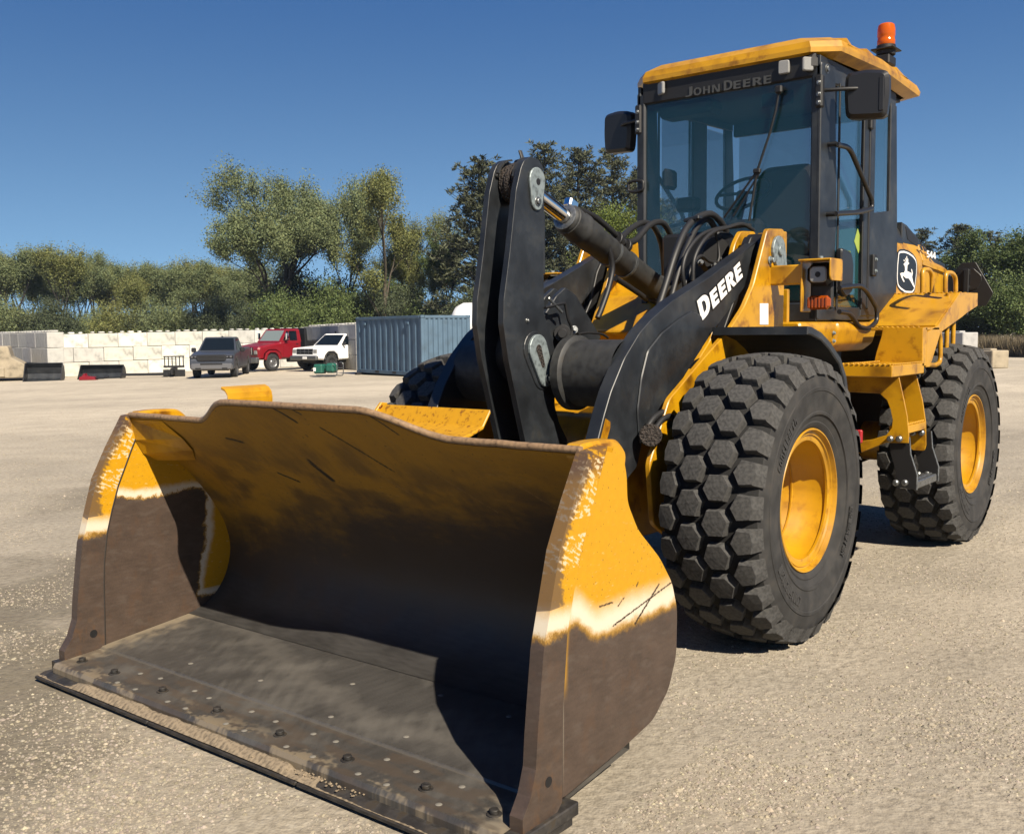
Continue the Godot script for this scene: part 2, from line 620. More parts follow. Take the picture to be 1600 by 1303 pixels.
func leaf_material(c: Color, back: Color) -> StandardMaterial3D:
	var m := mat(Color.WHITE, 0.75)
	m.albedo_color = c
	m.vertex_color_use_as_albedo = true
	m.cull_mode = BaseMaterial3D.CULL_DISABLED
	m.backlight_enabled = true
	m.backlight = back
	return m

# ---------------------------------------------------------------- ground
func ground() -> void:
	var n1 := noise(0.006, 5, 60)
	var n2 := noise(0.02, 4, 61)
	var n3 := noise(0.09, 4, 62)
	# the fine surface: crushed stone and dust, a tile of 3 metres
	var fine := noise_tex(0.045, 8, 63, [[0.0, lin(0.34, 0.29, 0.21)], [0.2, lin(0.66, 0.57, 0.43)], [0.45, lin(0.86, 0.75, 0.575)], [0.7, lin(0.96, 0.845, 0.655)], [0.86, lin(1.10, 0.98, 0.77)], [1.0, lin(1.3, 1.18, 0.95)]], 1024, 0.72)
	var rough_map := noise_tex(0.04, 8, 64, [], 1024, 0.74)
	# the broad one: drive lanes, damp dark patches, grazing brightness painted in far off, a tile of 64 metres round the loader
	var broad := painted(800, 800, func(u: float, v: float) -> Color:
		var x := u * 64.0 - 32.0
		var z := v * 64.0 - 32.0
		# drive lanes lie across the view: long along the camera's right
		var along_x := x * 0.783 - z * 0.621
		var away := x * 0.62 + z * 0.78
		var a := n1.get_noise_2d(along_x * 7.0, away * 24.0)
		var b := n2.get_noise_2d(x * 9.0, z * 9.0)
		var c := n3.get_noise_2d(x * 14.0, z * 14.0)
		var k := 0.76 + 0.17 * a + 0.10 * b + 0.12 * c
		k *= lerpf(0.74, 1.12, smoothstep(4.0, 20.0, Vector2(x, z).length()))  # darker near, paler far: grazing-view brightness put into the colour
		# wheel tracks: shallow bands worn by the loader coming in
		for w in [-0.98, 0.98]:
			var d := absf(x - w - 0.012 * (z + 3.0) * (z + 3.0) * (1.0 if z < -3.0 else 0.0)) - 0.22
			if z < -2.0:
				k -= 0.05 * smoothstep(0.08, -0.05, d) - 0.05 * smoothstep(0.10, 0.02, absf(d - 0.05))
		for e in [[3.6, 0.28], [2.2, 0.28], [5.4, -0.15], [7.2, -0.15]]:
			var d := absf(x - e[0] - e[1] * z + 0.25 * sin(z * 0.4)) - 0.2
			k += (0.045 * smoothstep(0.06, -0.04, d) - 0.03 * smoothstep(0.08, 0.0, absf(d - 0.06))) * (0.6 + 0.8 * c)
		var damp := 0.0
		for e in [[-2.6, 1.6, 1.5, 0.9, 0.24], [-1.2, 3.1, 1.5, 0.8, 0.22], [-1.0, 2.9, 2.6, 0.7, 0.12], [-7.0, -2.4, 3.2, 0.8, 0.16], [-6.2, -0.6, 1.7, 0.6, 0.18], [1.2, 3.6, 1.6, 0.8, 0.12], [3.4, 0.4, 1.2, 1.6, 0.06], [-13.0, -7.0, 4.0, 0.7, 0.14], [-3.6, 0.2, 1.4, 0.5, 0.14]]:
			var q := Vector2((x - e[0]) * 0.8 + (z - e[1]) * 0.6, (z - e[1]) * 0.8 - (x - e[0]) * 0.6)
			var r := Vector2(q.x / e[2], q.y / e[3]).length() + 0.9 * n2.get_noise_2d(x * 20.0, z * 20.0) + 0.4 * n3.get_noise_2d(x * 30.0, z * 30.0)
			damp += e[4] * (1.0 - smoothstep(0.2, 1.3, r))
		k = clampf(k - damp, 0.30, 1.0)
		return Color(k, k * (1.0 - 0.10 * damp), k * (1.0 - 0.34 * damp)) / 0.50)
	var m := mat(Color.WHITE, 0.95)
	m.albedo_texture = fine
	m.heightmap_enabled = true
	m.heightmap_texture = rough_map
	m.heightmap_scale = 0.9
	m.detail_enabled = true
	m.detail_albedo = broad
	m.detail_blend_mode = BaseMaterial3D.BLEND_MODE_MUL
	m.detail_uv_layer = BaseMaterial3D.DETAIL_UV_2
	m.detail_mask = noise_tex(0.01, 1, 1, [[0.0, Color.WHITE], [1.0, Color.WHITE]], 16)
	M.gravel = m
	var s := SurfaceTool.new()
	s.begin(Mesh.PRIMITIVE_TRIANGLES)
	s.set_smooth_group(0)
	var radii := [0.0]
	var r := 1.0
	while r < 900.0:
		radii.append(r)
		r *= 1.13
	var put := func(rr: float, a: float) -> void:
		var x := rr * cos(a)
		var z := rr * sin(a)
		s.set_uv(Vector2(x / 3.0, z / 3.0))
		s.set_uv2(Vector2(x / 64.0 + 0.5, z / 64.0 + 0.5))
		s.add_vertex(Vector3(x, ground_y(x, z), z))
	for i in radii.size() - 1:
		for k in 96:
			var a := TAU * k / 96.0
			var b := TAU * (k + 1) / 96.0
			if i > 0:
				put.call(radii[i], a); put.call(radii[i + 1], a); put.call(radii[i], b)
			put.call(radii[i], b); put.call(radii[i + 1], a); put.call(radii[i + 1], b)
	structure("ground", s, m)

# small stones lying loose on the yard, thinning out with distance
func loose_stones() -> void:
	var rg := RandomNumberGenerator.new()
	rg.seed = 77
	var s := st()
	var sides := []
	for k in 6:
		var a := TAU * k / 6.0
		sides.append(Vector3(cos(a) * rg.randf_range(0.75, 1.1), rg.randf_range(-0.05, 0.25), sin(a) * rg.randf_range(0.75, 1.1)))
	var top := [Vector3(0.35, 0.62, 0.1), Vector3(-0.3, 0.7, 0.25), Vector3(-0.05, 0.55, -0.4)]
	for k in 6:
		var j := (k + 1) % 6
		tri_out(s, sides[k], sides[j], top[k / 2], Vector3.ZERO)
	for k in 3:
		tri_out(s, sides[(k * 2 + 2) % 6], top[k], top[(k + 1) % 3], Vector3.ZERO)
	tri_out(s, top[0], top[1], top[2], Vector3.ZERO)
	var mm := MultiMesh.new()
	mm.transform_format = MultiMesh.TRANSFORM_3D
	mm.use_colors = true
	mm.mesh = done(s)
	var count := 220000
	mm.instance_count = count
	var nz := noise(0.5, 3, 78)
	var yaw := deg_to_rad(38.4691)
	for i in count:
		var p := Vector2.ZERO
		while true:
			var d := 1.9 * pow(18.0, pow(rg.randf(), 1.15))
			var a := yaw + rg.randf_range(-0.52, 0.52)
			p = Vector2(cam_pos.x - sin(a) * d, cam_pos.z - cos(a) * d)
			if absf(p.x) < 1.42 and p.y < 2.66 and p.y > 1.5:
				continue
			if nz.get_noise_2d(p.x * 1.6, p.y * 1.6) + rg.randf_range(-0.35, 0.35) > 0.02:
				break
		var size := 0.0022 + 0.0085 * pow(rg.randf(), 3.5)
		if rg.randf() < 0.006:
			size = rg.randf_range(0.009, 0.017)
		var b := Basis(Vector3.UP, rg.randf() * TAU).scaled(Vector3(size, size * rg.randf_range(0.7, 1.15), size * rg.randf_range(0.7, 1.0)))
		mm.set_instance_transform(i, Transform3D(b, on_ground(p.x, p.y, -size * 0.1)))
		var c := rg.randf_range(0.15, 0.30)
		if rg.randf() < 0.02:
			c = rg.randf_range(0.32, 0.44)
		mm.set_instance_color(i, Color(c, c * rg.randf_range(0.83, 0.90), c * rg.randf_range(0.60, 0.72)))
	var m := mat(Color.WHITE, 0.9)
	m.vertex_color_use_as_albedo = true
	var o := MultiMeshInstance3D.new()
	o.name = "loose_gravel"
	o.multimesh = mm
	o.material_override = m
	tag(o, "small pale stones scattered loose over the gravel yard", "gravel")
	o.set_meta("kind", "stuff")
	add_child(o)

# ---------------------------------------------------------------- walls of concrete blocks
func block_mesh(l: float, h: float, d: float, key: bool) -> ArrayMesh:
	var s := st()
	box(s, Vector3(l / 2, h / 2 - 0.004, d / 2), Vector3(l - 0.018, h - 0.012, d), 0.022)
	if key:   # the cast knobs on top that lock the next course
		for t in [0.2, 0.5, 0.8]:
			box(s, Vector3(l * t, h + 0.045, d / 2), Vector3(l * (0.12 if t != 0.5 else 0.2), 0.10, d * 0.45), 0.045)
	return done(s)

# courses of blocks from a to b (x, z); the wall's thickness lies to the left of that way
func block_wall(called: String, label: String, a: Vector2, b: Vector2, courses: int, l: float, h: float, m: Material, sd: int, step := 0.0) -> void:
	var dir := (b - a).normalized()
	var len: float = a.distance_to(b)
	var o := thing(called, label, "wall", on_ground(a.x, a.y))
	o.rotation.y = atan2(-dir.y, dir.x)
	var rg := RandomNumberGenerator.new()
	rg.seed = sd
	var d := h
	var slope := ground_y(b.x, b.y) - ground_y(a.x, a.y)
	var cache := {}
	var tints := []
	for k in 4:
		var t: StandardMaterial3D = m.duplicate()
		var f := 0.9 + 0.05 * k
		t.albedo_color = Color(m.albedo_color.r * f, m.albedo_color.g * f, m.albedo_color.b * f * (0.98 if k % 2 else 1.0))
		t.uv1_offset = Vector3(0.3 * k, 0.2 * k, 0.1 * k)
		tints.append(t)
	for c in courses:
		var at := -l * 0.5 * (c % 2) + step * c
		while at < len - 0.1:
			var s0 := maxf(at, step * c)
			var e := minf(at + l, len)
			var top: bool = c == courses - 1
			var key := "%.2f%s" % [e - s0, top]
			if not cache.has(key):
				cache[key] = block_mesh(e - s0, h, d, top)
			var p := part("concrete_block", cache[key], tints[rg.randi() % 4], o)
			p.position = Vector3(s0, h * c + slope * (s0 / len) + 0.01, -d + rg.randf_range(-0.02, 0.02))
			at += l
	return

func walls() -> void:
	block_wall("block_wall", "long cream white concrete block wall standing in full sun behind the trucks", Vector2(-49.42, -22.64), Vector2(-45.32, -36.13), 3, 1.55, 0.76, M.concrete_white, 1)
	block_wall("block_wall", "stepped concrete block wall, its shade painted in grey, running away at the far left edge", Vector2(-63.18, -24.53), Vector2(-46.90, -20.79), 3, 1.8, 0.79, M.grey_and_shaded_concrete, 2, 0.0)
	block_wall("block_wall", "concrete block wall, its shade painted in grey, between red truck and blue container", Vector2(-45.45, -36.04), Vector2(-36.25, -31.80), 3, 1.8, 0.80, M.grey_and_shaded_concrete, 3)
	# two single blocks on the right
	var rg := RandomNumberGenerator.new()
	for e in [[Vector2(-8.65, -39.61), 1.55, 0.95, -0.62, 0.35, "grey concrete block right of the rear tyre, standing higher and farther back"], [Vector2(-6.57, -36.13), 1.15, 0.66, -0.62, 0.0, "low tan concrete block at right end beside the dry grass"]]:
		var t: Node3D = thing("concrete_block", e[5], "concrete block", on_ground(e[0].x, e[0].y, e[4]), e[3], "loose concrete blocks at the right")
		var s := st()
		box(s, Vector3(0, e[2] / 2, 0), Vector3(e[1], e[2], 0.75), 0.03)
		part("body", s, M.grey_and_shaded_concrete if e[4] > 0.0 else M.concrete_old, t)
		s = st()
		box(s, Vector3(0, e[2] + 0.02, 0), Vector3(e[1] * 0.4, 0.09, 0.3), 0.03)
		part("knob", s, M.grey_and_shaded_concrete if e[4] > 0.0 else M.concrete_old, t)
	# the road barrier at the left edge
	var bar := thing("road_barrier", "weathered tan concrete road barrier at the left edge of the yard", "barrier", on_ground(-47.74, -18.85, 0.15), deg_to_rad(62.0))
	var s := st()
	prism(s, rnd(v2([-1.05, 0, 1.05, 0, 1.05, 0.66, 0.92, 0.76, 0.48, 1.02, 0.36, 1.50, 0.30, 1.58, -0.30, 1.58, -0.36, 1.50, -0.48, 1.02, -0.92, 0.76, -1.05, 0.66]), 0.08), Transform3D(Basis(), Vector3.ZERO), -3.4, 0.0, 0.05)
	part("body", s, M.concrete_old, bar)
	s = st()
	box(s, Vector3(-0.2, 0.30, 0.02), Vector3(0.7, 0.5, 0.16), 0.05)
	part("end_key", s, M.concrete_old, bar)

# ---------------------------------------------------------------- trees
# makes limbs (tapered tubes) and leaves (small bent faces, pale and dark ones mixed) of one tree about the origin
func limb(s: SurfaceTool, p: Array, r0: float, r1: float, seg: int) -> void:
	var rr := []
	for i in p.size():
		rr.append(lerpf(r0, r1, float(i) / (p.size() - 1)))
	tube(s, p, rr, seg, false)

# one leaf or needle spray: two triangles bent along the middle, put into the growing arrays
func leaf(ar: Array, at: Vector3, a: Vector3, b: Vector3, col: Color) -> void:
	var n := a.cross(b).normalized()
	var p := at - a
	var q := at + a
	ar[0].append_array(PackedVector3Array([p, at + b, q, p, q, at - b]))
	ar[1].append_array(PackedVector3Array([n, n, n, n, n, n]))
	ar[2].append_array(PackedColorArray([col, col, col, col, col, col]))

func leaf_mesh(ar: Array) -> ArrayMesh:
	var o := []
	o.resize(Mesh.ARRAY_MAX)
	o[Mesh.ARRAY_VERTEX] = ar[0]
	o[Mesh.ARRAY_NORMAL] = ar[1]
	o[Mesh.ARRAY_COLOR] = ar[2]
	var m := ArrayMesh.new()
	m.add_surface_from_arrays(Mesh.PRIMITIVE_TRIANGLES, o)
	return m

func any_dir(rg: RandomNumberGenerator) -> Vector3:
	return Vector3(rg.randfn(), rg.randfn(), rg.randfn()).normalized()

# a broadleaf tree: limbs fork upwards; the whole is brought to height o.high and breadth o.wide, then leaves grow in sprays about the twigs
func broadleaf(sd: int, o: Dictionary) -> Array:
	var rg := RandomNumberGenerator.new()
	rg.seed = sd
	var limbs := []
	var tips := []
	var todo := [[Vector3.ZERO, Vector3(0, 1, 0), o.trunk, 1.0, 0]]
	while todo:
		var e: Array = todo.pop_back()
		var p := [e[0]]
		var dir: Vector3 = e[1]
		for k in 4:
			dir = (dir + Vector3(rg.randf_range(-1, 1), rg.randf_range(-0.4, 0.8), rg.randf_range(-1, 1)) * (0.15 if e[4] > 0 else 0.05)).normalized()
			p.append(p[p.size() - 1] + dir * (e[2] / 4.0))
		var r1: float = e[3] * 0.66
		limbs.append([p, e[3], r1, 8 if e[4] < 2 else 4])
		if e[4] >= o.levels - 1:
			for k in range(1 if e[4] == o.levels else 3, p.size()):
				tips.append([p[k], dir])
		if e[4] >= o.levels:
			continue
		var kids: int = o.forks + (rg.randi() % 2)
		var turn := rg.randf() * TAU
		for k in kids:
			var a := turn + TAU * k / kids + rg.randf_range(-0.5, 0.5)
			var side := dir.cross(Vector3(cos(a), 0.15, sin(a))).normalized()
			var nd := dir.rotated(side, rg.randf_range(o.open * 0.5, o.open * 1.3))
			nd.y += o.lift * rg.randf()
			var from: Vector3 = p[p.size() - 1] if k == 0 else p[rg.randi_range(2, 4)]
			todo.append([from, nd.normalized(), e[2] * rg.randf_range(o.shrink * 0.75, o.shrink * 1.2), r1 * (0.8 if k == 0 else 0.6), e[4] + 1])
		todo.append([p[p.size() - 1], (dir + Vector3.UP * 0.3).normalized(), e[2] * o.shrink * rg.randf_range(0.8, 1.1), r1 * 0.85, e[4] + 1])
	var box := AABB(tips[0][0], Vector3.ZERO)
	for t in tips:
		box = box.expand(t[0])
	var f := Vector3(o.wide / maxf(box.size.x, box.size.z), o.high / box.end.y, o.wide / maxf(box.size.x, box.size.z))
	var s := st()
	for l in limbs:
		limb(s, l[0].map(func(q): return q * f), l[1] * o.girth, l[2] * o.girth, l[3])
	var ar := [PackedVector3Array(), PackedVector3Array(), PackedColorArray()]
	var per: float = float(o.leaves) / tips.size()
	for t in tips:
		var at: Vector3 = t[0] * f
		var shade := rg.randf_range(0.70, 1.15)
		var warm := rg.randf_range(-0.10, 0.14)
		var rad: float = o.clump * rg.randf_range(0.55, 1.35)
		var here := int(per * rg.randf_range(0.2, 1.8))
		var dir: Vector3 = t[1]
		for k in here:
			var q := any_dir(rg) * rad * pow(rg.randf(), 0.7)
			q += dir * dir.dot(q) * 0.45
			var l := shade * rg.randf_range(0.72, 1.3)
			var size: float = o.leaf * rg.randf_range(0.6, 1.3)
			var a := any_dir(rg)
			var b := a.cross(any_dir(rg)).normalized() * size * 0.6
			leaf(ar, at + q, a * size, b, Color(l * (1.0 + warm), l, l * (1.0 - warm)))
	return [done(s), leaf_mesh(ar), Vector2(o.wide + o.clump, o.high + o.clump * 0.8)]

func pine(sd: int, o: Dictionary) -> Array:
	var rg := RandomNumberGenerator.new()
	rg.seed = sd
	var s := st()
	var ar := [PackedVector3Array(), PackedVector3Array(), PackedColorArray()]
	var hh: float = o.height
	var trunk := []
	for k in 9:
		trunk.append(Vector3(rg.randf_range(-0.12, 0.12), hh * k / 8.0, rg.randf_range(-0.12, 0.12)))
	limb(s, trunk, hh * 0.018, 0.03, 8)
	var y: float = hh * o.bare
	while y < hh:
		var t: float = (y - hh * o.bare) / (hh * (1.0 - o.bare))
		var reach: float = o.reach * (pow(1.0 - t, 0.6) * 0.9 + 0.10) * (0.7 + 0.3 * minf(1.0, t * 5.0))
		for k in 5:
			var a := rg.randf() * TAU
			var l: float = reach * rg.randf_range(0.45, 1.15)
			var rise: float = rg.randf_range(-0.05, 0.35) + 0.55 * t
			var p := []
			for i in 4:
				var f := i / 3.0
				p.append(Vector3(cos(a) * l * f, y + l * (rise * f * 0.5 + 0.35 * f * f), sin(a) * l * f))
			limb(s, p, 0.05 * (1.0 - t) + 0.02, 0.012, 4)
			var n := maxi(2, int(l / 0.34))
			var shade := rg.randf_range(0.62, 1.15)
			for i in n:
				var f := lerpf(0.2, 1.02, (i + rg.randf()) / n)
				var q: Vector3 = (p[0] as Vector3).lerp(p[3], f) + Vector3(rg.randf_range(-1, 1), rg.randf_range(-0.2, 0.5), rg.randf_range(-1, 1)) * (0.16 + l * 0.11)
				q.y -= l * 0.35 * f * (1.0 - f)
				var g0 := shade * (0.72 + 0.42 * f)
				for w in o.needles:   # a tuft: sprays pointing up and outwards
					var d := (any_dir(rg) + Vector3(cos(a) * 0.5, 0.8, sin(a) * 0.5)).normalized()
					var g := g0 * rg.randf_range(0.7, 1.25)
					var size := rg.randf_range(0.09, 0.17)
					leaf(ar, q + d * size + any_dir(rg) * 0.10, d * size, d.cross(any_dir(rg)).normalized() * 0.038, Color(g, g, g * 0.9))
		y += hh * rg.randf_range(0.014, 0.028)
	return [done(s), leaf_mesh(ar), Vector2(o.reach * 1.9, hh + 0.3)]

func plant(called: String, label: String, category: String, model: Array, at: Vector3, turn: float, high: float, wide: float, bark: Material, green: Material, grp: String) -> void:
	var o := thing(called, label, category, at, turn, grp)
	var sy: float = high / model[2].y
	var sx: float = wide / model[2].x
	if model[0] != null:
		part("trunk", model[0], bark, o).scale = Vector3(sx, sy, sx)
	part("crown", model[1], green, o).scale = Vector3(sx, sy, sx)

func tree_at(x: float, z: float) -> Vector3:
	return on_ground(x, z, -0.1)

func trees() -> void:
	var grey_green := leaf_material(lin(0.25, 0.305, 0.125), lin(0.34, 0.46, 0.12))
	var olive := leaf_material(lin(0.28, 0.305, 0.085), lin(0.38, 0.46, 0.08))
	var mid_green := leaf_material(lin(0.150, 0.215, 0.050), lin(0.20, 0.32, 0.06))
	var fresh := leaf_material(lin(0.20, 0.27, 0.035), lin(0.35, 0.5, 0.05))
	var dark_green := leaf_material(lin(0.095, 0.125, 0.050), lin(0.07, 0.11, 0.04))
	var needle := leaf_material(lin(0.130, 0.145, 0.072), lin(0.10, 0.12, 0.05))
	var slim := broadleaf(11, {trunk = 1.1, levels = 4, forks = 2, open = 0.36, lift = 0.5, shrink = 0.72, girth = 0.17, high = 10.5, wide = 5.6, clump = 0.62, leaf = 0.064, leaves = 31000})
	var slim2 := broadleaf(15, {trunk = 0.9, levels = 4, forks = 2, open = 0.44, lift = 0.5, shrink = 0.76, girth = 0.16, high = 10.5, wide = 6.4, clump = 0.66, leaf = 0.064, leaves = 34100})
	var broad := broadleaf(27, {trunk = 2.4, levels = 5, forks = 2, open = 0.62, lift = 0.2, shrink = 0.76, girth = 0.42, high = 14.4, wide = 12.6, clump = 0.72, leaf = 0.066, leaves = 98000})
	var tall := broadleaf(31, {trunk = 4.6, levels = 4, forks = 2, open = 0.5, lift = 0.4, shrink = 0.60, girth = 0.17, high = 14.5, wide = 6.0, clump = 0.6, leaf = 0.064, leaves = 26350})
	var bush := broadleaf(41, {trunk = 0.5, levels = 3, forks = 4, open = 0.9, lift = 0.3, shrink = 0.85, girth = 0.08, high = 4.6, wide = 5.6, clump = 0.62, leaf = 0.064, leaves = 29450})
	var bush2 := broadleaf(42, {trunk = 0.4, levels = 3, forks = 4, open = 1.0, lift = 0.5, shrink = 0.9, girth = 0.08, high = 5.2, wide = 5.6, clump = 0.6, leaf = 0.064, leaves = 29450})
	var pine1 := pine(51, {height = 14.0, bare = 0.03, reach = 3.5, needles = 20})
	var pine2 := pine(52, {height = 14.0, bare = 0.05, reach = 3.1, needles = 20})
	# far row on the left: pixel column, depth, height above ground, breadth
	var row := [
		[-91.03, -38.30, 9.61, 5.2], [-87.13, -38.83, 9.91, 5.4], [-88.58, -41.52, 9.71, 4.6], [-84.03, -41.29, 10.10, 5.0],
		[-84.43, -43.54, 9.58, 4.6], [-85.60, -46.45, 8.75, 5.2], [-81.13, -46.15, 8.16, 5.0], [-82.01, -49.30, 8.59, 5.4],
		[-77.64, -48.92, 8.69, 5.2], [-78.60, -52.00, 8.66, 5.0], [-74.48, -51.43, 7.84, 5.2], [-76.15, -55.22, 8.22, 5.4]]
	var words := ["outermost", "second", "third", "fourth", "fifth", "sixth", "seventh", "eighth", "ninth", "tenth", "eleventh", "twelfth"]
	for i in row.size():
		var e: Array = row[i]
		plant("poplar_tree", "slim grey green tree behind the block wall, %s from the left edge" % words[i], "tree", slim if i % 2 else slim2, tree_at(e[0], e[1]), i * 1.7, e[2] + 0.5, e[3] * 1.35, M.bark, grey_green if i % 3 else olive, "slim trees in a row behind the block wall")
	var behind := [[-102.19, -44.81, 11.0], [-102.24, -47.34, 11.6], [-97.43, -47.31, 11.2], [-98.59, -50.23, 11.0], [-94.93, -50.57, 10.2], [-94.84, -53.21, 9.8], [-91.05, -53.66, 9.8], [-90.88, -56.35, 10.0], [-87.26, -56.66, 10.2], [-87.12, -59.33, 9.8], [-83.58, -59.58, 9.6], [-83.16, -62.47, 10.6]]
	for i in behind.size():
		var e: Array = behind[i]
		plant("poplar_tree", "grey green tree in the farther row, half hidden, %s from the left edge" % words[i], "tree", slim2 if i % 2 else slim, tree_at(e[0], e[1]), 0.7 + i * 2.3, e[2], 5.4 + 0.8 * (i % 3), M.bark, grey_green if i % 2 else olive, "slim trees in the farther row")
	# undergrowth below that row
	var low := [[-82.59, -34.75, 4.6, 6.0], [-82.52, -37.36, 5.6, 6.0], [-78.63, -37.89, 4.4, 5.6], [-78.72, -40.38, 5.2, 6.0], [-75.93, -41.31, 4.2, 5.6], [-75.99, -43.83, 5.4, 6.0], [-72.33, -44.17, 4.2, 5.6], [-71.40, -46.18, 5.0, 6.0], [-67.81, -46.47, 4.4, 6.0], [-67.89, -48.97, 5.2, 6.0]]
	for i in low.size():
		var e: Array = low[i]
		plant("bush", "low olive bush showing over the block wall, %s from the left edge" % words[i], "bush", bush if i % 2 else bush2, tree_at(e[0], e[1]), i * 2.1, e[2] * (1.0 if i % 2 else 1.35), e[3] * 1.15, M.bark, [grey_green, olive, dark_green][i % 3], "bushes behind the block wall")
	# the group in the middle
	plant("cottonwood_tree", "widest tall tree with a long left limb, above the silver pickup", "tree", broad, tree_at(-55.91, -43.11), 0.6, 14.25 + 0.5, 14.6, M.bark, grey_green, "tall broadleaf trees")
	plant("cottonwood_tree", "tall tree with an open crown between the widest tree and pale trunk", "tree", slim2, tree_at(-53.95, -47.22), 2.0, 13.79 + 0.5, 6.4, M.bark, grey_green, "tall broadleaf trees")
	plant("pale_trunk_tree", "slender tree with a pale bare trunk rising behind the blue container", "tree", tall, tree_at(-47.48, -44.66), 4.1, 12.89 + 0.4, 7.0, M.pale_bark, olive, "tall broadleaf trees")
	plant("cottonwood_tree", "leaning olive tree between the pale trunk and the pines", "tree", broad, tree_at(-48.38, -49.08), 3.4, 10.27 + 0.4, 8.2, M.bark, olive, "tall broadleaf trees")
	plant("cottonwood_tree", "small thin tree just left of the pines", "tree", slim, tree_at(-45.21, -49.03), 1.4, 9.02 + 0.4, 4.0, M.bark, mid_green, "tall broadleaf trees")
	var mids := [[-54.43, -39.15, 4.57, 5.0, "dark bush under the long limb of the widest tree"], [-51.58, -40.14, 5.54, 6.4, "green bush at the foot of the widest tree"], [-49.37, -41.89, 5.94, 6.4, "green bush above the white pickup"], [-49.89, -45.32, 6.02, 5.6, "dark bush left of the pale trunk"], [-46.98, -46.34, 5.49, 5.8, "dark bush right of the pale trunk above the container"], [-44.28, -47.20, 4.97, 5.2, "dark bush by the boom plates above the container"], [-54.21, -52.14, 7.75, 7.0, "dark tall thicket behind the pale trunk"], [-59.32, -48.08, 8.31, 8.0, "dark tall thicket behind the widest tree"]]
	for i in mids.size():
		var e: Array = mids[i]
		plant("bush", e[4], "bush", bush if i % 2 else bush2, tree_at(e[0], e[1]), i * 1.3, e[2] + 0.3, e[3], M.bark, [dark_green, mid_green, mid_green, dark_green][i % 4], "bushes under the tall trees")
	# pines behind the loader
	var pines := [[-39.56, -45.83, 12.67, 8.5, "leftmost pine, beside the raised boom link"], [-40.50, -50.21, 12.71, 7.6, "pine hidden behind the raised boom link"], [-36.32, -48.40, 13.46, 7.6, "tallest pine, right of the raised boom link"], [-35.74, -51.42, 13.54, 7.4, "pine above the tilt cylinder"], [-35.06, -54.52, 13.69, 7.4, "pine left of the cab under the left mirror"], [-34.52, -57.50, 12.67, 6.9, "pine at the left edge of the cab"], [-33.90, -60.56, 10.64, 6.9, "low pine seen through the windscreen"], [-32.28, -64.41, 9.57, 6.9, "lowest pine seen behind the steering wheel"]]
	for i in pines.size():
		var e: Array = pines[i]
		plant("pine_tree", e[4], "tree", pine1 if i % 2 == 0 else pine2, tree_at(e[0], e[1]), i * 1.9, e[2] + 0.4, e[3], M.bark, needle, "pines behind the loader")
	plant("bush", "bright yellow green bush above the tilt cylinder", "bush", slim2, tree_at(-28.40, -44.44), 0.5, 9.37 + 0.3, 5.6, M.bark, fresh, "bushes behind the loader")
	plant("bush", "dark green bush behind the boom link low down", "bush", bush2, tree_at(-37.34, -42.47), 0.9, 5.34, 6.0, M.bark, dark_green, "bushes behind the loader")
	plant("bush", "dark green bush behind the tilt cylinder low down", "bush", bush, tree_at(-31.90, -44.22), 2.9, 5.91, 6.4, M.bark, dark_green, "bushes behind the loader")
	# right-hand end
	var right := [[-17.30, -63.48, 7.52, 5.4, "dark pine right behind the engine hood", 0], [-14.73, -62.96, 7.56, 5.4, "pointed dark pine above the slow vehicle sign", 0], [-13.83, -66.23, 7.23, 5.0, "dark pine between the sign and the right edge", 0], [-10.43, -58.68, 7.03, 6.5, "leafy green tree at the right edge", 1], [-8.78, -60.00, 6.76, 6.5, "leafy green tree cut by the right edge", 1]]
	for i in right.size():
		var e: Array = right[i]
		if e[5] == 0:
			plant("pine_tree", e[4], "tree", pine2 if i % 2 else pine1, tree_at(e[0], e[1]), i * 1.1, e[2] + 0.3, e[3], M.bark, needle, "pines at the right")
		else:
			plant("broadleaf_tree", e[4], "tree", slim2, tree_at(e[0], e[1]), i * 1.1, e[2] + 0.3, e[3] * 1.2, M.bark, mid_green, "leafy trees at the right")
	var rb := [[-14.74, -57.83, 4.50, 5.6, "dark bush low behind the rear hood"], [-12.49, -57.06, 4.09, 5.8, "dark bush behind the slow vehicle sign"], [-10.27, -54.97, 4.63, 6.6, "green bush above the low concrete block"], [-8.62, -55.00, 4.22, 6.0, "green bush cut by the right edge"]]
	for i in rb.size():
		var e: Array = rb[i]
		plant("bush", e[4], "bush", bush if i % 2 else bush2, tree_at(e[0], e[1]), i * 2.3, e[2] + 0.3, e[3], M.bark, dark_green if i < 2 else mid_green, "bushes at the right")
	# dry grass by the blocks
	var rg := RandomNumberGenerator.new()
	rg.seed = 91
	var ar := [PackedVector3Array(), PackedVector3Array(), PackedColorArray()]
	for i in 12000:
		var u := rg.randf()
		var w := rg.randf()
		var p := Vector2(-10.33, -48.52).lerp(Vector2(-5.03, -45.04), u) + Vector2(-0.62, -0.78) * w * 7.0
		var hgt := rg.randf_range(0.15, 0.55)
		var lean := Vector3(rg.randf_range(-0.3, 0.3), 1.0, rg.randf_range(-0.3, 0.3)) * hgt
		var k := rg.randf_range(0.5, 1.2)
		leaf(ar, on_ground(p.x, p.y) + lean, lean, Vector3(rg.randf_range(-1, 1), 0, rg.randf_range(-1, 1)).normalized() * 0.015, Color(0.20 * k, 0.16 * k, 0.095 * k))
	var grass := part("dry_grass", leaf_mesh(ar), leaf_material(lin(1.4, 1.4, 1.4), lin(0.2, 0.15, 0.1)), self)
	tag(grass, "tall brown dry grass behind the low concrete block at right", "grass")
	grass.set_meta("kind", "stuff")

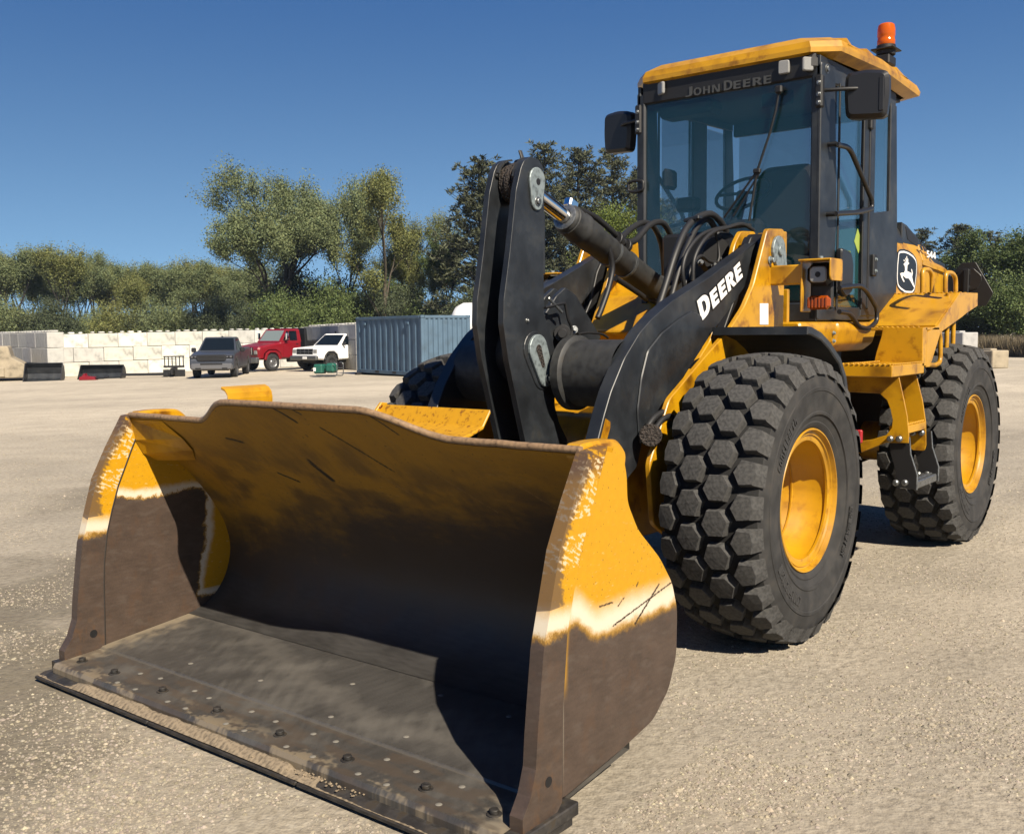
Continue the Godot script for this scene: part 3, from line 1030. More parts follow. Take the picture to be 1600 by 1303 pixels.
# ---------------------------------------------------------------- the wheel loader
func lug_mesh(row: int) -> ArrayMesh:
	# rows 0..3 across the tread (1 and 2 inner, 0 and 3 the shoulders); drawn about the top of the wheel, x outwards, then bent round it
	var xc: float = [-0.199, -0.067, 0.067, 0.199][row]
	var pts := []
	var outer := row == 0 or row == 3
	if not outer:
		pts = [[-0.066, 0.010], [-0.040, -0.060], [0.030, -0.064], [0.067, -0.012], [0.042, 0.060], [-0.030, 0.064]]
	else:
		var sg := 1.0 if row == 3 else -1.0
		for e in [[-0.064, 0.004], [-0.034, -0.062], [0.030, -0.056], [0.040, 0.0], [0.030, 0.056], [-0.032, 0.064]]:
			pts.append([e[0] * sg, e[1]])
	var s := st()
	var place := func(x: float, arc: float, drop: float) -> Vector3:
		var r := 0.730 - 0.62 * x * x - drop
		var a := arc / 0.73
		return Vector3(x, r * cos(a), r * sin(a))
	var rings := []
	for lv in [[0.90, 0.0], [0.945, 0.003], [0.97, 0.010], [1.06, 0.050]]:
		var ring := []
		for e in pts:
			var x: float = xc + e[0] * lv[0]
			var drop: float = lv[1]
			if outer and lv[1] > 0.02 and e[0] * xc > 0.0 and absf(e[0]) > 0.025:
				x = signf(xc) * 0.259
				drop = 0.062
			ring.append(place.call(x, e[1] * lv[0], drop))
		rings.append(ring)
	var mid: Vector3 = place.call(xc, 0.0, 0.03)
	var top: Vector3 = place.call(xc, 0.0, -0.001)
	var m := pts.size()
	for i in m:
		var j := (i + 1) % m
		tri_out(s, rings[0][i], rings[0][j], top, mid)
		for k in 3:
			quad_out(s, rings[k][i], rings[k][j], rings[k + 1][j], rings[k + 1][i], mid)
	return done(s)

func curved_text(s: SurfaceTool, text: String, x: float, r: float, from: float, span: float, high: float, f: Font) -> void:
	# letters round the sidewall, tops outwards; angles from the top towards the rear, in radians
	var n := text.length()
	for i in n:
		if text[i] == " ":
			continue
		var a := from + span * (i + 0.5) / n
		var out := Vector3(0, cos(a), -sin(a))
		var on := Vector3(0, -sin(a), -cos(a)) * signf(span)
		var o := out * (r if span > 0 else r + high) * 1.0
		var w: float = absf(span) / n * r * 0.86
		var up := out * high if span > 0 else -out * high
		letters(s, text[i], f, Vector3(x, 0, 0) + o - on * w * 0.5, on * w, up, Vector3(0.004, 0, 0))

func wheel(parent: Node3D, at: Vector3, left: bool, detail: bool, sd: float) -> void:
	var w := group_part("wheel", parent, at)
	if not left:
		w.rotation.y = PI
	var body := st()
	lathe(body, [[-0.205, 0.352], [-0.22, 0.38], [-0.244, 0.43], [-0.256, 0.50], [-0.258, 0.55], [-0.252, 0.60], [-0.238, 0.64], [-0.2, 0.663], [-0.1, 0.680], [0.0, 0.684], [0.1, 0.680], [0.2, 0.663], [0.238, 0.64], [0.252, 0.60], [0.258, 0.565], [0.262, 0.562], [0.262, 0.546], [0.258, 0.542], [0.257, 0.50], [0.249, 0.445], [0.253, 0.44], [0.251, 0.428], [0.243, 0.425], [0.230, 0.395], [0.233, 0.388], [0.226, 0.372], [0.205, 0.352]], Transform3D(), 96)
	part("tyre", body, M.rubber, w)
	var base := st()
	lathe(base, [[-0.238, 0.642], [-0.2, 0.667], [-0.1, 0.684], [0.0, 0.688], [0.1, 0.684], [0.2, 0.667], [0.238, 0.642]], Transform3D(), 72)
	part("tread_base", base, M.shaded_groove, w)  # black layer over the tread floor paints the shade in its gaps
	var meshes := []
	for r in 4:
		meshes.append(lug_mesh(r))
	var rest := st()
	var basis_y := w.basis
	for r in 4:
		for k in 28:
			var a: float = TAU * (k + [0.0, 0.5, 0.0, 0.5][r]) / 28.0 + sd
			var rot := Basis(Vector3.RIGHT, a)
			var off: float = [-0.199, -0.067, 0.067, 0.199][r]
			var p := w.position + basis_y * (rot * Vector3(off, 0.72, 0))
			var nn: Vector3 = basis_y * (rot * Vector3(off * 1.3, 1.0, 0)).normalized()
			var seen := nn.dot((cam_pos - p).normalized()) > (-0.12 if at.x > 0 else 0.0) and p.y > 0.03
			if at.x < 0.0 and p.y < 0.85:
				seen = false
			if detail and seen:
				var l := part("tread_block", meshes[r], M.lug, w)
				l.basis = rot
			else:
				rest.append_from(meshes[r], 0, Transform3D(rot, Vector3.ZERO))
	var o := MeshInstance3D.new()
	o.name = "tread"
	o.mesh = rest.commit()
	o.material_override = M.lug
	o.set_meta("kind", "stuff")
	w.add_child(o, true)
	var rim := st()
	lathe(rim, [[0.15, 0.352], [0.203, 0.350], [0.217, 0.359], [0.222, 0.356], [0.222, 0.350], [0.200, 0.342], [0.198, 0.334], [0.203, 0.331], [0.203, 0.326], [0.194, 0.322], [0.194, 0.299], [0.192, 0.296], [0.180, 0.296], [0.172, 0.306], [0.06, 0.298], [0.05, 0.290], [-0.125, 0.276], [-0.132, 0.27], [-0.132, 0.20], [-0.12, 0.19], [-0.12, 0.0]], Transform3D(), 72)
	lathe(rim, [[-0.125, 0.278], [-0.15, 0.30], [-0.20, 0.33], [-0.215, 0.357], [-0.219, 0.352], [-0.21, 0.345]], Transform3D(), 48)
	part("rim", rim, M.yellow, w)
	var seam := st()
	lathe(seam, [[-0.005, 0.2855], [-0.002, 0.2805], [0.006, 0.2805], [0.009, 0.2855]], Transform3D(), 60)
	part("rim_weld", seam, M.yellow, w)
	if detail:
		var hub := st()
		for k in 16:
			var a := TAU * k / 16.0
			bolt(hub, Vector3(-0.132, 0.235 * cos(a), 0.235 * sin(a)), Vector3.RIGHT, 0.013, 0.026)
		part("wheel_nuts", hub, M.yellow, w)
	if left and detail:
		var tx := st()
		var f := font("Droid Sans", 700)
		curved_text(tx, "ContiEarth", 0.2572, 0.480, -1.17, 0.60, 0.045, f)
		curved_text(tx, "Continental", 0.2572, 0.478, -2.74, 0.66, 0.05, f)
		curved_text(tx, "EM-MASTER", 0.2572, 0.455, 1.76, 0.60, 0.04, f)
		part("sidewall_lettering", tx, M.rubber_text, w)

func plate_x(s: SurfaceTool, zy: Array, x0: float, x1: float, r := 0.0, bev := 0.004) -> void:
	var p := v2(zy)
	prism(s, rnd(p, r) if r > 0.0 else p, xplane(), x0, x1, bev)

func cap(s: SurfaceTool, r0: float, c0: Vector2, r1: float, c1: Vector2, x0: float, x1: float, bev := 0.003) -> void:
	# an egg-shaped plate round two circles given in (z, y)
	var p := PackedVector2Array()
	var a0 := (c1 - c0).angle()
	var open := acos(clampf((r0 - r1) / c0.distance_to(c1), -1, 1))
	for k in 13:
		var a := a0 + open + (TAU - 2 * open) * k / 12.0
		p.append(c0 + Vector2(cos(a), sin(a)) * r0)
	for k in 9:
		var a := a0 - open + 2 * open * k / 8.0
		p.append(c1 + Vector2(cos(a), sin(a)) * r1)
	prism(s, p, xplane(), x0, x1, bev)

func loader() -> void:
	var L := thing("wheel_loader", "large yellow and dark grey wheel loader with its worn bucket on the gravel", "wheel loader")
	var i := 0
	for e in [[Vector3(0.98, 0.7152, 0), true, true, 0.03], [Vector3(0.98, 0.7152, -3.0), true, true, 0.11], [Vector3(-0.98, 0.7152, 0), false, true, 0.02], [Vector3(-0.98, 0.7152, -3.0), false, false, 0.0]]:
		wheel(L, e[0], e[1], e[2], e[3])
		i += 1
	chassis(L)
	boom(L)
	bucket(L)
	cab(L)
	rear(L)

func chassis(L: Node3D) -> void:
	var s := st()
	for z in [0.0, -3.0]:
		cyl(s, Vector3(-0.72, 0.70, z), Vector3(0.72, 0.70, z), 0.15, 20)
		lathe(s, [[-0.3, 0.0], [-0.3, 0.16], [-0.16, 0.28], [0.16, 0.28], [0.3, 0.16], [0.3, 0.0]], Transform3D(Basis(), Vector3(0, 0.70, z)), 24)
		for sg in [-1.0, 1.0]:
			cyl(s, Vector3(sg * 0.70, 0.71, z), Vector3(sg * 0.94, 0.71, z), 0.24, 24, 0.02)
	part("axle", s, M.yellow, L)
	# front frame: two tower plates a side and a body between them
	var F := group_part("front_frame", L)
	var tower := [[-.705,2.133,-.935,2.146,-.944,1.839,-.935,1.538].slice(0, 8), [-1.16, 1.50, -1.2, 0.95, -0.75, 0.52, 0.30, 0.46, 0.56, 0.62, 0.60, 0.92], [0.412,1.221,0.125,1.376,-.036,1.461,-.234,1.557,-.41,1.683,-.528,1.809,-.608,1.955]]
	var zy := []
	for t in tower:
		zy.append_array(t)
	for sg in [-1.0, 1.0]:
		s = st()
		plate_x(s, zy, sg * 0.612, sg * 0.64, 0.03)
		part("tower_plate", s, M.yellow, F)
		s = st()
		plate_x(s, [-0.72, 2.06, -0.80, 2.14, -1.0, 2.15, -1.06, 1.6, -1.1, 0.9, -0.7, 0.5, 0.35, 0.5, 0.50, 0.72, 0.40, 0.98, -0.05, 1.22, -0.42, 1.50, -0.60, 1.80], sg * 0.40, sg * 0.43, 0.03)
		part("inner_plate", s, M.yellow, F)
		s = st()
		box(s, Vector3(sg * 0.52, 2.06, -1.03), Vector3(0.18, 0.16, 0.03), 0.005)
		box(s, Vector3(sg * 0.52, 1.5, -1.08), Vector3(0.18, 0.6, 0.03), 0.005)
		part("tower_web", s, M.yellow, F)
		s = st()
		cap(s, 0.085, Vector2(-0.835, 2.015), 0.05, Vector2(-0.90, 1.90), sg * 0.64, sg * 0.658)
		cyl(s, Vector3(sg * 0.65, 2.015, -0.835), Vector3(sg * 0.672, 2.015, -0.835), 0.03, 16)
		part("pin_plate", s, M.zinc, F)
		s = st()
		bolt(s, Vector3(sg * 0.64, 1.955, -0.735), Vector3(sg, 0, 0), 0.016, 0.03)
		part("bolt", s, M.zinc, F)
	s = st()   # body of the front frame
	plate_x(s, [-1.05, 0.62, -0.6, 0.48, 0.34, 0.48, 0.44, 0.72, 0.36, 1.0, 0.30, 1.12, -0.1, 1.14, -0.45, 1.22, -0.7, 1.42, -1.0, 1.42], -0.40, 0.40, 0.04, 0.01)
	part("frame_body", s, M.yellow, F)
	s = st()   # sloping box between the towers
	plate_x(s, [-1.0, 1.42, -0.55, 1.42, -0.38, 1.55, -0.62, 1.78, -0.85, 1.86, -1.0, 1.84], -0.40, 0.40, 0.03, 0.01)
	part("tower_crossmember", s, M.yellow, F)
	s = st()
	var ring := []
	for k in 25:
		ring.append(Vector3(0.22 + 0.13 * cos(TAU * k / 24), 0.94 + 0.13 * sin(TAU * k / 24), 0.365))
	tube(s, ring, 0.006, 6, false)
	part("weld_ring", s, M.yellow, F)
	s = st()
	box(s, Vector3(0.6435, 1.68, -0.80), Vector3(0.005, 0.20, 0.085), 0.0)
	var q := [-.607,1.706,-.718,1.708,-.722,1.587,-.61,1.587]
	s = st()
	plate_x(s, q, 0.641, 0.643, 0.0, 0.0)
	part("white_sticker", s, M.white, F)
	# front fenders
	for sg in [-1.0, 1.0]:
		s = st()
		var top := [Vector2(-0.14, 1.574), Vector2(-0.195, 1.570), Vector2(-0.33, 1.540), Vector2(-0.448, 1.490), Vector2(-0.60, 1.402), Vector2(-0.685, 1.30), Vector2(-0.722, 1.20), Vector2(-0.742, 1.095), Vector2(-0.75, 1.0)]
		var poly := PackedVector2Array(top)
		var under := PackedVector2Array()
		for k in top.size():
			var d: Vector2 = (top[mini(k + 1, top.size() - 1)] - top[maxi(k - 1, 0)]).normalized()
			under.append(top[k] + Vector2(-d.y, d.x) * 0.042)
		under.reverse()
		poly.append_array(under)
		prism(s, poly, xplane(), sg * 0.585, sg * 1.12, 0.006)
		part("front_fender", s, M.dark, L)
	# head lamp on each side
	for sg in [-1.0, 1.0]:
		var H := group_part("headlight", L)
		s = st()
		box(s, Vector3(sg * 0.715, 1.868, -0.78), Vector3(0.24, 0.112, 0.06), 0.008)
		part("arm", s, M.yellow, H)
		s = st()   # folded sheet: inner cheek, roof, outer cheek
		box(s, Vector3(sg * 0.835, 1.80, -0.79), Vector3(0.012, 0.29, 0.13), 0.004)
		box(s, Vector3(sg * 0.925, 1.942, -0.77), Vector3(0.19, 0.012, 0.17), 0.004)
		plate_x(s, [-0.68, 1.946, -0.68, 1.845, -0.70, 1.825, -0.86, 1.825, -0.86, 1.946], sg * 1.012, sg * 1.022, 0.012, 0.003)
		part("bracket", s, M.yellow, H)
		s = st()
		cyl(s, Vector3(sg * 0.93, 1.948, -0.77), Vector3(sg * 0.93, 1.965, -0.77), 0.014, 8)
		part("bolt", s, M.zinc, H)
		s = st()
		box(s, Vector3(sg * 0.925, 1.865, -0.79), Vector3(0.15, 0.13, 0.10), 0.035)
		box(s, Vector3(sg * 0.925, 1.77, -0.81), Vector3(0.13, 0.20, 0.03), 0.01)
		part("housing", s, M.black, H)
		s = st()
		prism(s, rnd(v2([-0.05, -0.045, 0.05, -0.045, 0.05, 0.045, -0.05, 0.045]), 0.03), Transform3D(Basis(), Vector3(sg * 0.93, 1.862, 0)), -0.742, -0.728, 0.006)
		part("lens", s, M.lamp, H)
		s = st()
		cyl(s, Vector3(sg * 0.93, 1.862, -0.73), Vector3(sg * 0.93, 1.862, -0.724), 0.016, 12)
		part("bulb_cap", s, M.black, H)
		s = st()
		box(s, Vector3(sg * 0.925, 1.706, -0.765), Vector3(0.135, 0.078, 0.05), 0.02)
		for k in 6:
			box(s, Vector3(sg * (0.875 + 0.02 * k), 1.706, -0.739), Vector3(0.012, 0.06, 0.006), 0.002)
		part("turn_signal", s, M.orange, H)

func boom(L: Node3D) -> void:
	var B := group_part("boom", L)
	var arm := [-.795,2.086,-.546,1.993,-.163,1.845,0.035,1.779,0.249,1.706,0.438,1.621,0.558,1.55,0.697,1.43,0.815,1.278,0.875,1.169,0.939,1.035]
	arm.append_array([1.12, 0.80, 1.30, 0.62, 1.44, 0.52, 1.51, 0.42, 1.48, 0.31, 1.40, 0.27, 1.30, 0.31, 1.05, 0.54, 0.80, 0.72])
	arm.append_array([0.669,0.851,0.581,0.9,0.534,1.018,0.424,1.12,0.275,1.22,0.066,1.362,-.189,1.544,-.362,1.652,-.486,1.735,-.59,1.806,-.678,2.002,-.719,2.052])
	var dbl := [0.055,1.659,0.196,1.615,0.364,1.548,0.499,1.462,0.559,1.333,0.594,1.18,0.582,1.055,0.564,1,0.449,1.107,0.298,1.216,0.086,1.357,-.067,1.467,-.094,1.562,-.05,1.639]
	for sg in [-1.0, 1.0]:
		var s := st()
		plate_x(s, arm, sg * 0.488, sg * 0.56, 0.02, 0.003)
		part("arm", s, M.dark, B)
		s = st()
		plate_x(s, dbl, sg * 0.56, sg * 0.571, 0.02, 0.005)
		part("arm_doubler", s, M.dark, B)
		s = st()   # boss round the upper pin
		cyl(s, Vector3(sg * 0.47, 2.015, -0.835), Vector3(sg * 0.60, 2.015, -0.835), 0.105, 28, 0.006)
		plate_x(s, [-0.62, 1.93, -0.55, 1.75, -0.40, 1.55, -0.55, 1.52, -0.80, 1.80, -0.93, 1.96, -0.90, 2.1, -0.75, 2.1], sg * 0.47, sg * 0.52, 0.02)
		part("pivot_boss", s, M.black, B)
		s = st()
		cyl(s, Vector3(sg * 0.45, 0.40, 1.42), Vector3(sg * 0.62, 0.40, 1.42), 0.08, 24, 0.006)
		part("hinge_pin", s, M.dark, B)
		s = st()   # half of the cross tube with its collar
		lathe(s, [[0.0, 0.10], [0.0, 0.183], [0.006, 0.19], [0.05, 0.19], [0.056, 0.183], [0.062, 0.168], [0.345, 0.168]], Transform3D(Basis(Vector3(sg, 0, 0), Vector3.UP, Vector3(0, 0, sg)), Vector3(sg * 0.155, 1.35, 0.565)), 48)
		part("cross_tube", s, M.scuffed, B)
		s = st()
		plate_x(s, [0.671,1.619,0.538,1.743,0.458,1.788,0.365,1.754,0.122,1.525,0.216,1.464,0.484,1.419,0.652,1.392], sg * 0.02, sg * 0.05, 0.01)
		part("gusset", s, M.dark, B)
	# lettering on the left arm, a dark rim round white letters
	var o := Vector3(0.571,1.607,-.065)
	var e := Vector3(0.571,1.857,-.55)
	var up := Vector3(0.571,1.711,-.011)
	var s := st()
	var f := font("Droid Sans", 700, 0.8)
	o.x = 0.561; e.x = 0.561; up.x = 0.561
	letters(s, "D", f, o, (e - o) * 0.225, up - o, Vector3(0.003, 0, 0))
	letters(s, "EERE", f, o + (e - o) * 0.262, (e - o) * 0.738, (up - o) * 0.80, Vector3(0.003, 0, 0))
	var rim := st()
	var g := font("Droid Sans", 700, 1.3)
	letters(rim, "D", g, o - (e - o) * 0.02 - (up - o) * 0.07 , (e - o) * 0.265, (up - o) * 1.14, Vector3(0.0015, 0, 0))
	letters(rim, "EERE", g, o + (e - o) * 0.245 - (up - o) * 0.07, (e - o) * 0.772, (up - o) * 0.94, Vector3(0.0015, 0, 0))
	part("lettering_rim", rim, M.decal_black, B)
	part("lettering", s, M.white, B)
	s = st()
	plate_x(s, [0.913,1.05,0.87,1.028,0.826,1.111,0.826,1.138,0.864,1.156], 0.561, 0.563, 0.0, 0.0)
	part("yellow_decal", s, M.yellow, B)
	# bellcrank: two long plates with a boss at the top and a pin through the middle
	var K := group_part("bellcrank", L)
	var face := [0.872,1.006,0.937,1.215,1.002,1.419,1.039,1.596,1.034,1.711,0.983,1.945,0.931,2.238,0.893,2.343,0.868,2.381,0.811,2.41,0.749,2.4,0.713,2.369,0.706,2.326,0.707,2.223,0.716,1.789,0.711,1.643,0.674,1.57,0.642,1.495,0.628,1.294,0.629,1.183,0.591,1.092,0.518,0.996]
	face.append_array([0.56, 0.86, 0.66, 0.62, 0.80, 0.60, 0.90, 0.70])
	for sg in [-1.0, 1.0]:
		s = st()
		plate_x(s, face, sg * 0.066, sg * 0.10, 0.012, 0.0015)
		part("side_plate", s, M.dark, K)
		s = st()
		cap(s, 0.062, Vector2(0.775, 2.298), 0.043, Vector2(0.778, 2.195), sg * 0.10, sg * 0.113)
		part("top_pin_plate", s, M.zinc, K)
		s = st()
		cap(s, 0.072, Vector2(0.788, 1.475), 0.060, Vector2(0.725, 1.345), sg * 0.105, sg * 0.122)
		part("pivot_pin_plate", s, M.zinc, K)
		s = st()
		cap(s, 0.088, Vector2(0.800, 1.475), 0.075, Vector2(0.735, 1.345), sg * 0.10, sg * 0.106)
		part("pivot_boss", s, M.dark, K)
		s = st()
		bolt(s, Vector3(sg * 0.122, 1.325, 0.715), Vector3(sg, 0, 0), 0.018, 0.04)
		bolt(s, Vector3(sg * 0.113, 2.195, 0.778), Vector3(sg, 0, 0), 0.016, 0.014)
		bolt(s, Vector3(sg * 0.10, 1.615, 0.855), Vector3(sg, 0, 0), 0.008, 0.012)
		part("bolt", s, M.steel, K)
		s = st()
		cyl(s, Vector3(sg * 0.113, 2.29, 0.772), Vector3(sg * 0.1135, 2.29, 0.772), 0.017, 16, 0.0)
		part("pin_hole", s, M.black, K)
	s = st()   # rust stain on the pin plate
	cap(s, 0.022, Vector2(0.79, 1.475), 0.014, Vector2(0.755, 1.395), 0.122, 0.1227, 0.0)
	part("rust_stain", s, M.grease, K)
	s = st()
	cyl(s, Vector3(-0.064, 2.29, 0.775), Vector3(0.064, 2.29, 0.775), 0.098, 28, 0.01)
	cyl(s, Vector3(-0.02, 2.29, 0.775), Vector3(0.02, 2.29, 0.775), 0.106, 28, 0.004)
	part("rod_eye", s, M.grease, K)
	s = st()   # dirt guards bent round the eye
	for e2 in [[-0.052, 0.35, 0.30], [0.05, 0.1, 0.16]]:
		var p := []
		for k in 5:
			var a: float = 1.2 + e2[1] - k * 0.3
			p.append(Vector2(0.775 + cos(a) * 0.115, 2.29 + sin(a) * 0.115))
		var back := []
		for k in 5:
			back.append(p[4 - k] + Vector2(0.006, 0.008))
		prism(s, PackedVector2Array(p + back), xplane(), e2[0] - 0.006, e2[0] + 0.012, 0.0)
	box(s, Vector3(0, 0, 0), Vector3(0.012, 0.08, 0.022), 0.003, Transform3D(Basis(Vector3(0, 0, 1), 0.35), Vector3(0.036, 2.41, 0.80)))
	box(s, Vector3(0, 0, 0), Vector3(0.05, 0.014, 0.05), 0.003, Transform3D(Basis(Vector3(0, 0, 1), -0.3), Vector3(-0.075, 2.33, 0.865)))
	cyl(s, Vector3(-0.03, 2.385, 0.76), Vector3(0.02, 2.39, 0.76), 0.028, 12)
	part("dirt_guard", s, M.scuffed, K)
	s = st()
	cyl(s, Vector3(-0.057, 1.45, 0.78), Vector3(0.057, 1.45, 0.78), 0.14, 28, 0.01)
	plate_x(s, [0.45, 1.25, 0.82, 1.40, 0.80, 1.56, 0.62, 1.62, 0.45, 1.5], -0.055, 0.055, 0.03)
	part("pivot_block", s, M.dark, K)
	s = st()
	box(s, Vector3(0, 2.0, 0.66), Vector3(0.131, 0.3, 0.012), 0.002)
	box(s, Vector3(0, 1.78, 0.70), Vector3(0.131, 0.30, 0.012), 0.002)
	part("web", s, M.dark, K)
	# link from the bellcrank foot to the bucket
	s = st()
	plate_x(s, [0.72, 0.72, 0.74, 0.62, 1.45, 0.72, 1.50, 0.80, 1.45, 0.86], -0.05, 0.05, 0.03)
	part("bucket_link", s, M.dark, L)
	# tilt cylinder
	var C := group_part("tilt_cylinder", L)
	var ax := func(z: float) -> Vector3:
		return Vector3(0, 1.83 + (z + 0.494) * 0.372, z)
	s = st()
	cyl(s, ax.call(0.70), ax.call(0.20), 0.040, 28)
	part("rod", s, M.chrome, C)
	s = st()
	var xf := along(ax.call(0.385), ax.call(-0.62))
	lathe(s, [[0.0, 0.042], [0.0, 0.068], [0.012, 0.077], [0.02, 0.077], [0.024, 0.083], [0.115, 0.083], [0.122, 0.088], [0.15, 0.088], [0.155, 0.083], [0.27, 0.083], [0.28, 0.078], [0.98, 0.076], [0.99, 0.086], [1.06, 0.086], [1.07, 0.07], [1.1, 0.0]], xf, 36)
	part("barrel", s, M.scuffed, C)
	s = st()
	for t in [0.45, 0.62]:
		lathe(s, [[t, 0.077], [t, 0.0815], [t + 0.018, 0.0815], [t + 0.018, 0.077]], xf, 32)
	lathe(s, [[0.002, 0.066], [-0.008, 0.071], [-0.014, 0.06], [-0.014, 0.042]], xf, 32)
	part("clamp_band", s, M.steel, C)
	s = st()
	cyl(s, Vector3(-0.14, 1.72, -0.73), Vector3(0.14, 1.72, -0.73), 0.08, 20)
	plate_x(s, [-0.60, 1.86, -0.55, 1.72, -0.70, 1.62, -0.85, 1.70, -0.80, 1.86], 0.07, 0.11, 0.03)
	plate_x(s, [-0.60, 1.86, -0.55, 1.72, -0.70, 1.62, -0.85, 1.70, -0.80, 1.86], -0.11, -0.07, 0.03)
	part("base_eye", s, M.dark, C)
	s = st()   # port block, pipe along the barrel and its fittings
	box(s, Vector3.ZERO, Vector3(0.075, 0.05, 0.05), 0.008, Transform3D(along(ax.call(0.36), ax.call(0.0)).basis, ax.call(0.30) + Vector3(0.0, 0.105, 0.035)))
	for k in 3:
		bolt(s, ax.call(0.25 - 0.05 * k) + Vector3(0.0, 0.088, 0.03), Vector3(0, 0.94, 0.34), 0.012, 0.03)
	part("port_fitting", s, M.chrome, C)
	s = st()
	tube(s, crv(v3([0.06,2.138,0.347,0.06,2.09,0.227,0.06,2.057,0.103,0.06,1.987,0.052,0.06,1.901,0.026,0.06,1.795,0.065,0.06,1.689,0.13,0.06,1.63,0.174])), 0.016, 8)
	tube(s, crv([ax.call(0.24) + Vector3(0.02, 0.10, 0.03), ax.call(0.1) + Vector3(0.02, 0.125, 0.03), ax.call(-0.05) + Vector3(0.03, 0.115, 0.03), ax.call(-0.15) + Vector3(0.03, 0.10, 0.02)]), 0.017, 8)
	tube(s, bent(v3([0.07,1.849,0.01,0.07,1.823,-.076,0.07,1.773,-.234,0.07,1.742,-.318]), 0.03), 0.016, 8)
	part("cylinder_pipe", s, M.black, C)
	s = st()
	for t in [-0.08, -0.17]:
		cyl(s, ax.call(t) + Vector3(0.03, 0.09, 0.03), ax.call(t - 0.025) + Vector3(0.03, 0.09, 0.03), 0.045, 14)
	part("hose_coupling", s, M.black, C)
	# hoses, each drawn through points seen on it
	var hoses := [
		[[0.05,2.055,-.088,-.05,2.087,-.387,-.1,2.199,-.639,-.12,2.23,-.827,-.14,2.161,-.967,-.15,2.036,-1.052,-.16,1.874,-1.087], 0.019],
		[[0.02,2.069,-.109,-.1,2.16,-.418,-.15,2.218,-.646,-.2,2.21,-.862,-.22,2.099,-.993,-.24,1.917,-1.061], 0.018],
		[[0.3,1.693,-.07,0.3,1.828,-.152,0.3,1.99,-.251,0.28,2.133,-.403,0.26,2.213,-.576,0.25,2.25,-.754,0.24,2.221,-.898,0.24,2.162,-.993], 0.020],
		[[0.24,1.697,-.287,0.24,1.836,-.359,0.24,1.985,-.447,0.22,2.137,-.613,0.2,2.212,-.753,0.2,2.22,-.851,0.2,2.149,-.936,0.2,2.035,-.989], 0.018],
		[[0.36,1.793,-.246,0.36,1.898,-.223,0.36,1.999,-.28,0.35,2.095,-.447,0.34,2.147,-.662,0.33,2.182,-.932,0.33,2.204,-1.126], 0.012],
		[[0.38,1.836,-.304,0.38,1.954,-.318,0.38,2.055,-.414,0.37,2.123,-.564,0.36,2.159,-.745,0.36,2.197,-.956,0.36,2.17,-1.117], 0.012],
		[[0.33,1.788,-.286,0.33,1.924,-.388,0.32,1.984,-.505,0.31,1.961,-.627,0.31,1.958,-.724,0.3,1.981,-.809], 0.010],
		[[0.3,2.139,-.724,0.3,2.074,-.758,0.31,1.997,-.756,0.31,1.951,-.732], 0.009]]
	for h in hoses:
		s = st()
		tube(s, crv(v3(h[0])), h[1], 10)
		part("hydraulic_hose", s, M.hose, L)
	s = st()
	for e3 in [[0.27, 1082, 345], [0.24, 1092, 341]]:
		pass
	box(s, Vector3.ZERO, Vector3(0.10, 0.022, 0.05), 0.004, Transform3D(Basis(Vector3(0, 0, 1), 0.15), Vector3(0.27,2.199,-.504)))
	part("hose_clamp", s, M.dark, L)
	s = st()   # valve block behind the hoses
	cyl(s, Vector3(0.25,2.001,-.774), Vector3(0.25,2.001,-.774) + Vector3(0.05, 0, 0.02), 0.11, 20)
	box(s, Vector3(0.1,1.975,-.878), Vector3(0.4, 0.35, 0.2), 0.02)
	part("valve_block", s, M.black, L)
	s = st()
	for e4 in [[1094, 413], [1113, 414], [1126, 405], [1120, 397]]:
		pass
	for p4 in v3([0.31,1.949,-.517,0.31,1.941,-.683,0.31,1.975,-.773]):
		bolt(s, p4, Vector3(0.8, 0, 0.6), 0.012, 0.03)
	part("valve_bolt", s, M.steel, L)
	# position sensor on the gusset
	s = st()
	cyl(s, Vector3(0.055,1.549,0.496), Vector3(0.1,1.55,0.559), 0.045, 18)
	cyl(s, Vector3(0.1,1.55,0.559), Vector3(0.12,1.55,0.587), 0.025, 12)
	tube(s, bent(v3([0.11,1.678,0.719,0.11,1.706,0.549,0.11,1.618,0.521,0.11,1.579,0.487,0.11,1.526,0.493]), 0.02), 0.008, 6)
	tube(s, crv(v3([0.11,1.569,0.493,0.11,1.548,0.435,0.11,1.518,0.424,0.11,1.482,0.459,0.11,1.48,0.511,0.11,1.504,0.545])), 0.009, 6)
	tube(s, crv(v3([0.1,1.545,0.421,0.1,1.551,0.32,0.1,1.543,0.197,0.1,1.522,0.134])), 0.007, 6)
	part("boom_sensor", s, M.black, L)
	s = st()
	box(s, Vector3.ZERO, Vector3(0.012, 0.014, 0.14), 0.003, Transform3D(Basis(Vector3(1, 0, 0), -0.55), Vector3(0.11,1.692,0.632)))
	bolt(s, Vector3(0.11,1.569,0.47), Vector3(0.8, 0.2, 0.5), 0.014, 0.02)
	part("sensor_arm", s, M.steel, L)

# ---------------------------------------------------------------- the bucket
const PAINT := Color(0.90, 0.455, 0.004)
const PRIMER := Color(1.05, 0.93, 0.72)
const WORN := Color(0.118, 0.081, 0.060)
var wn1 := noise(1.0, 4, 101)
var wn2 := noise(1.0, 5, 102)
var wn3 := noise(1.0, 3, 103)

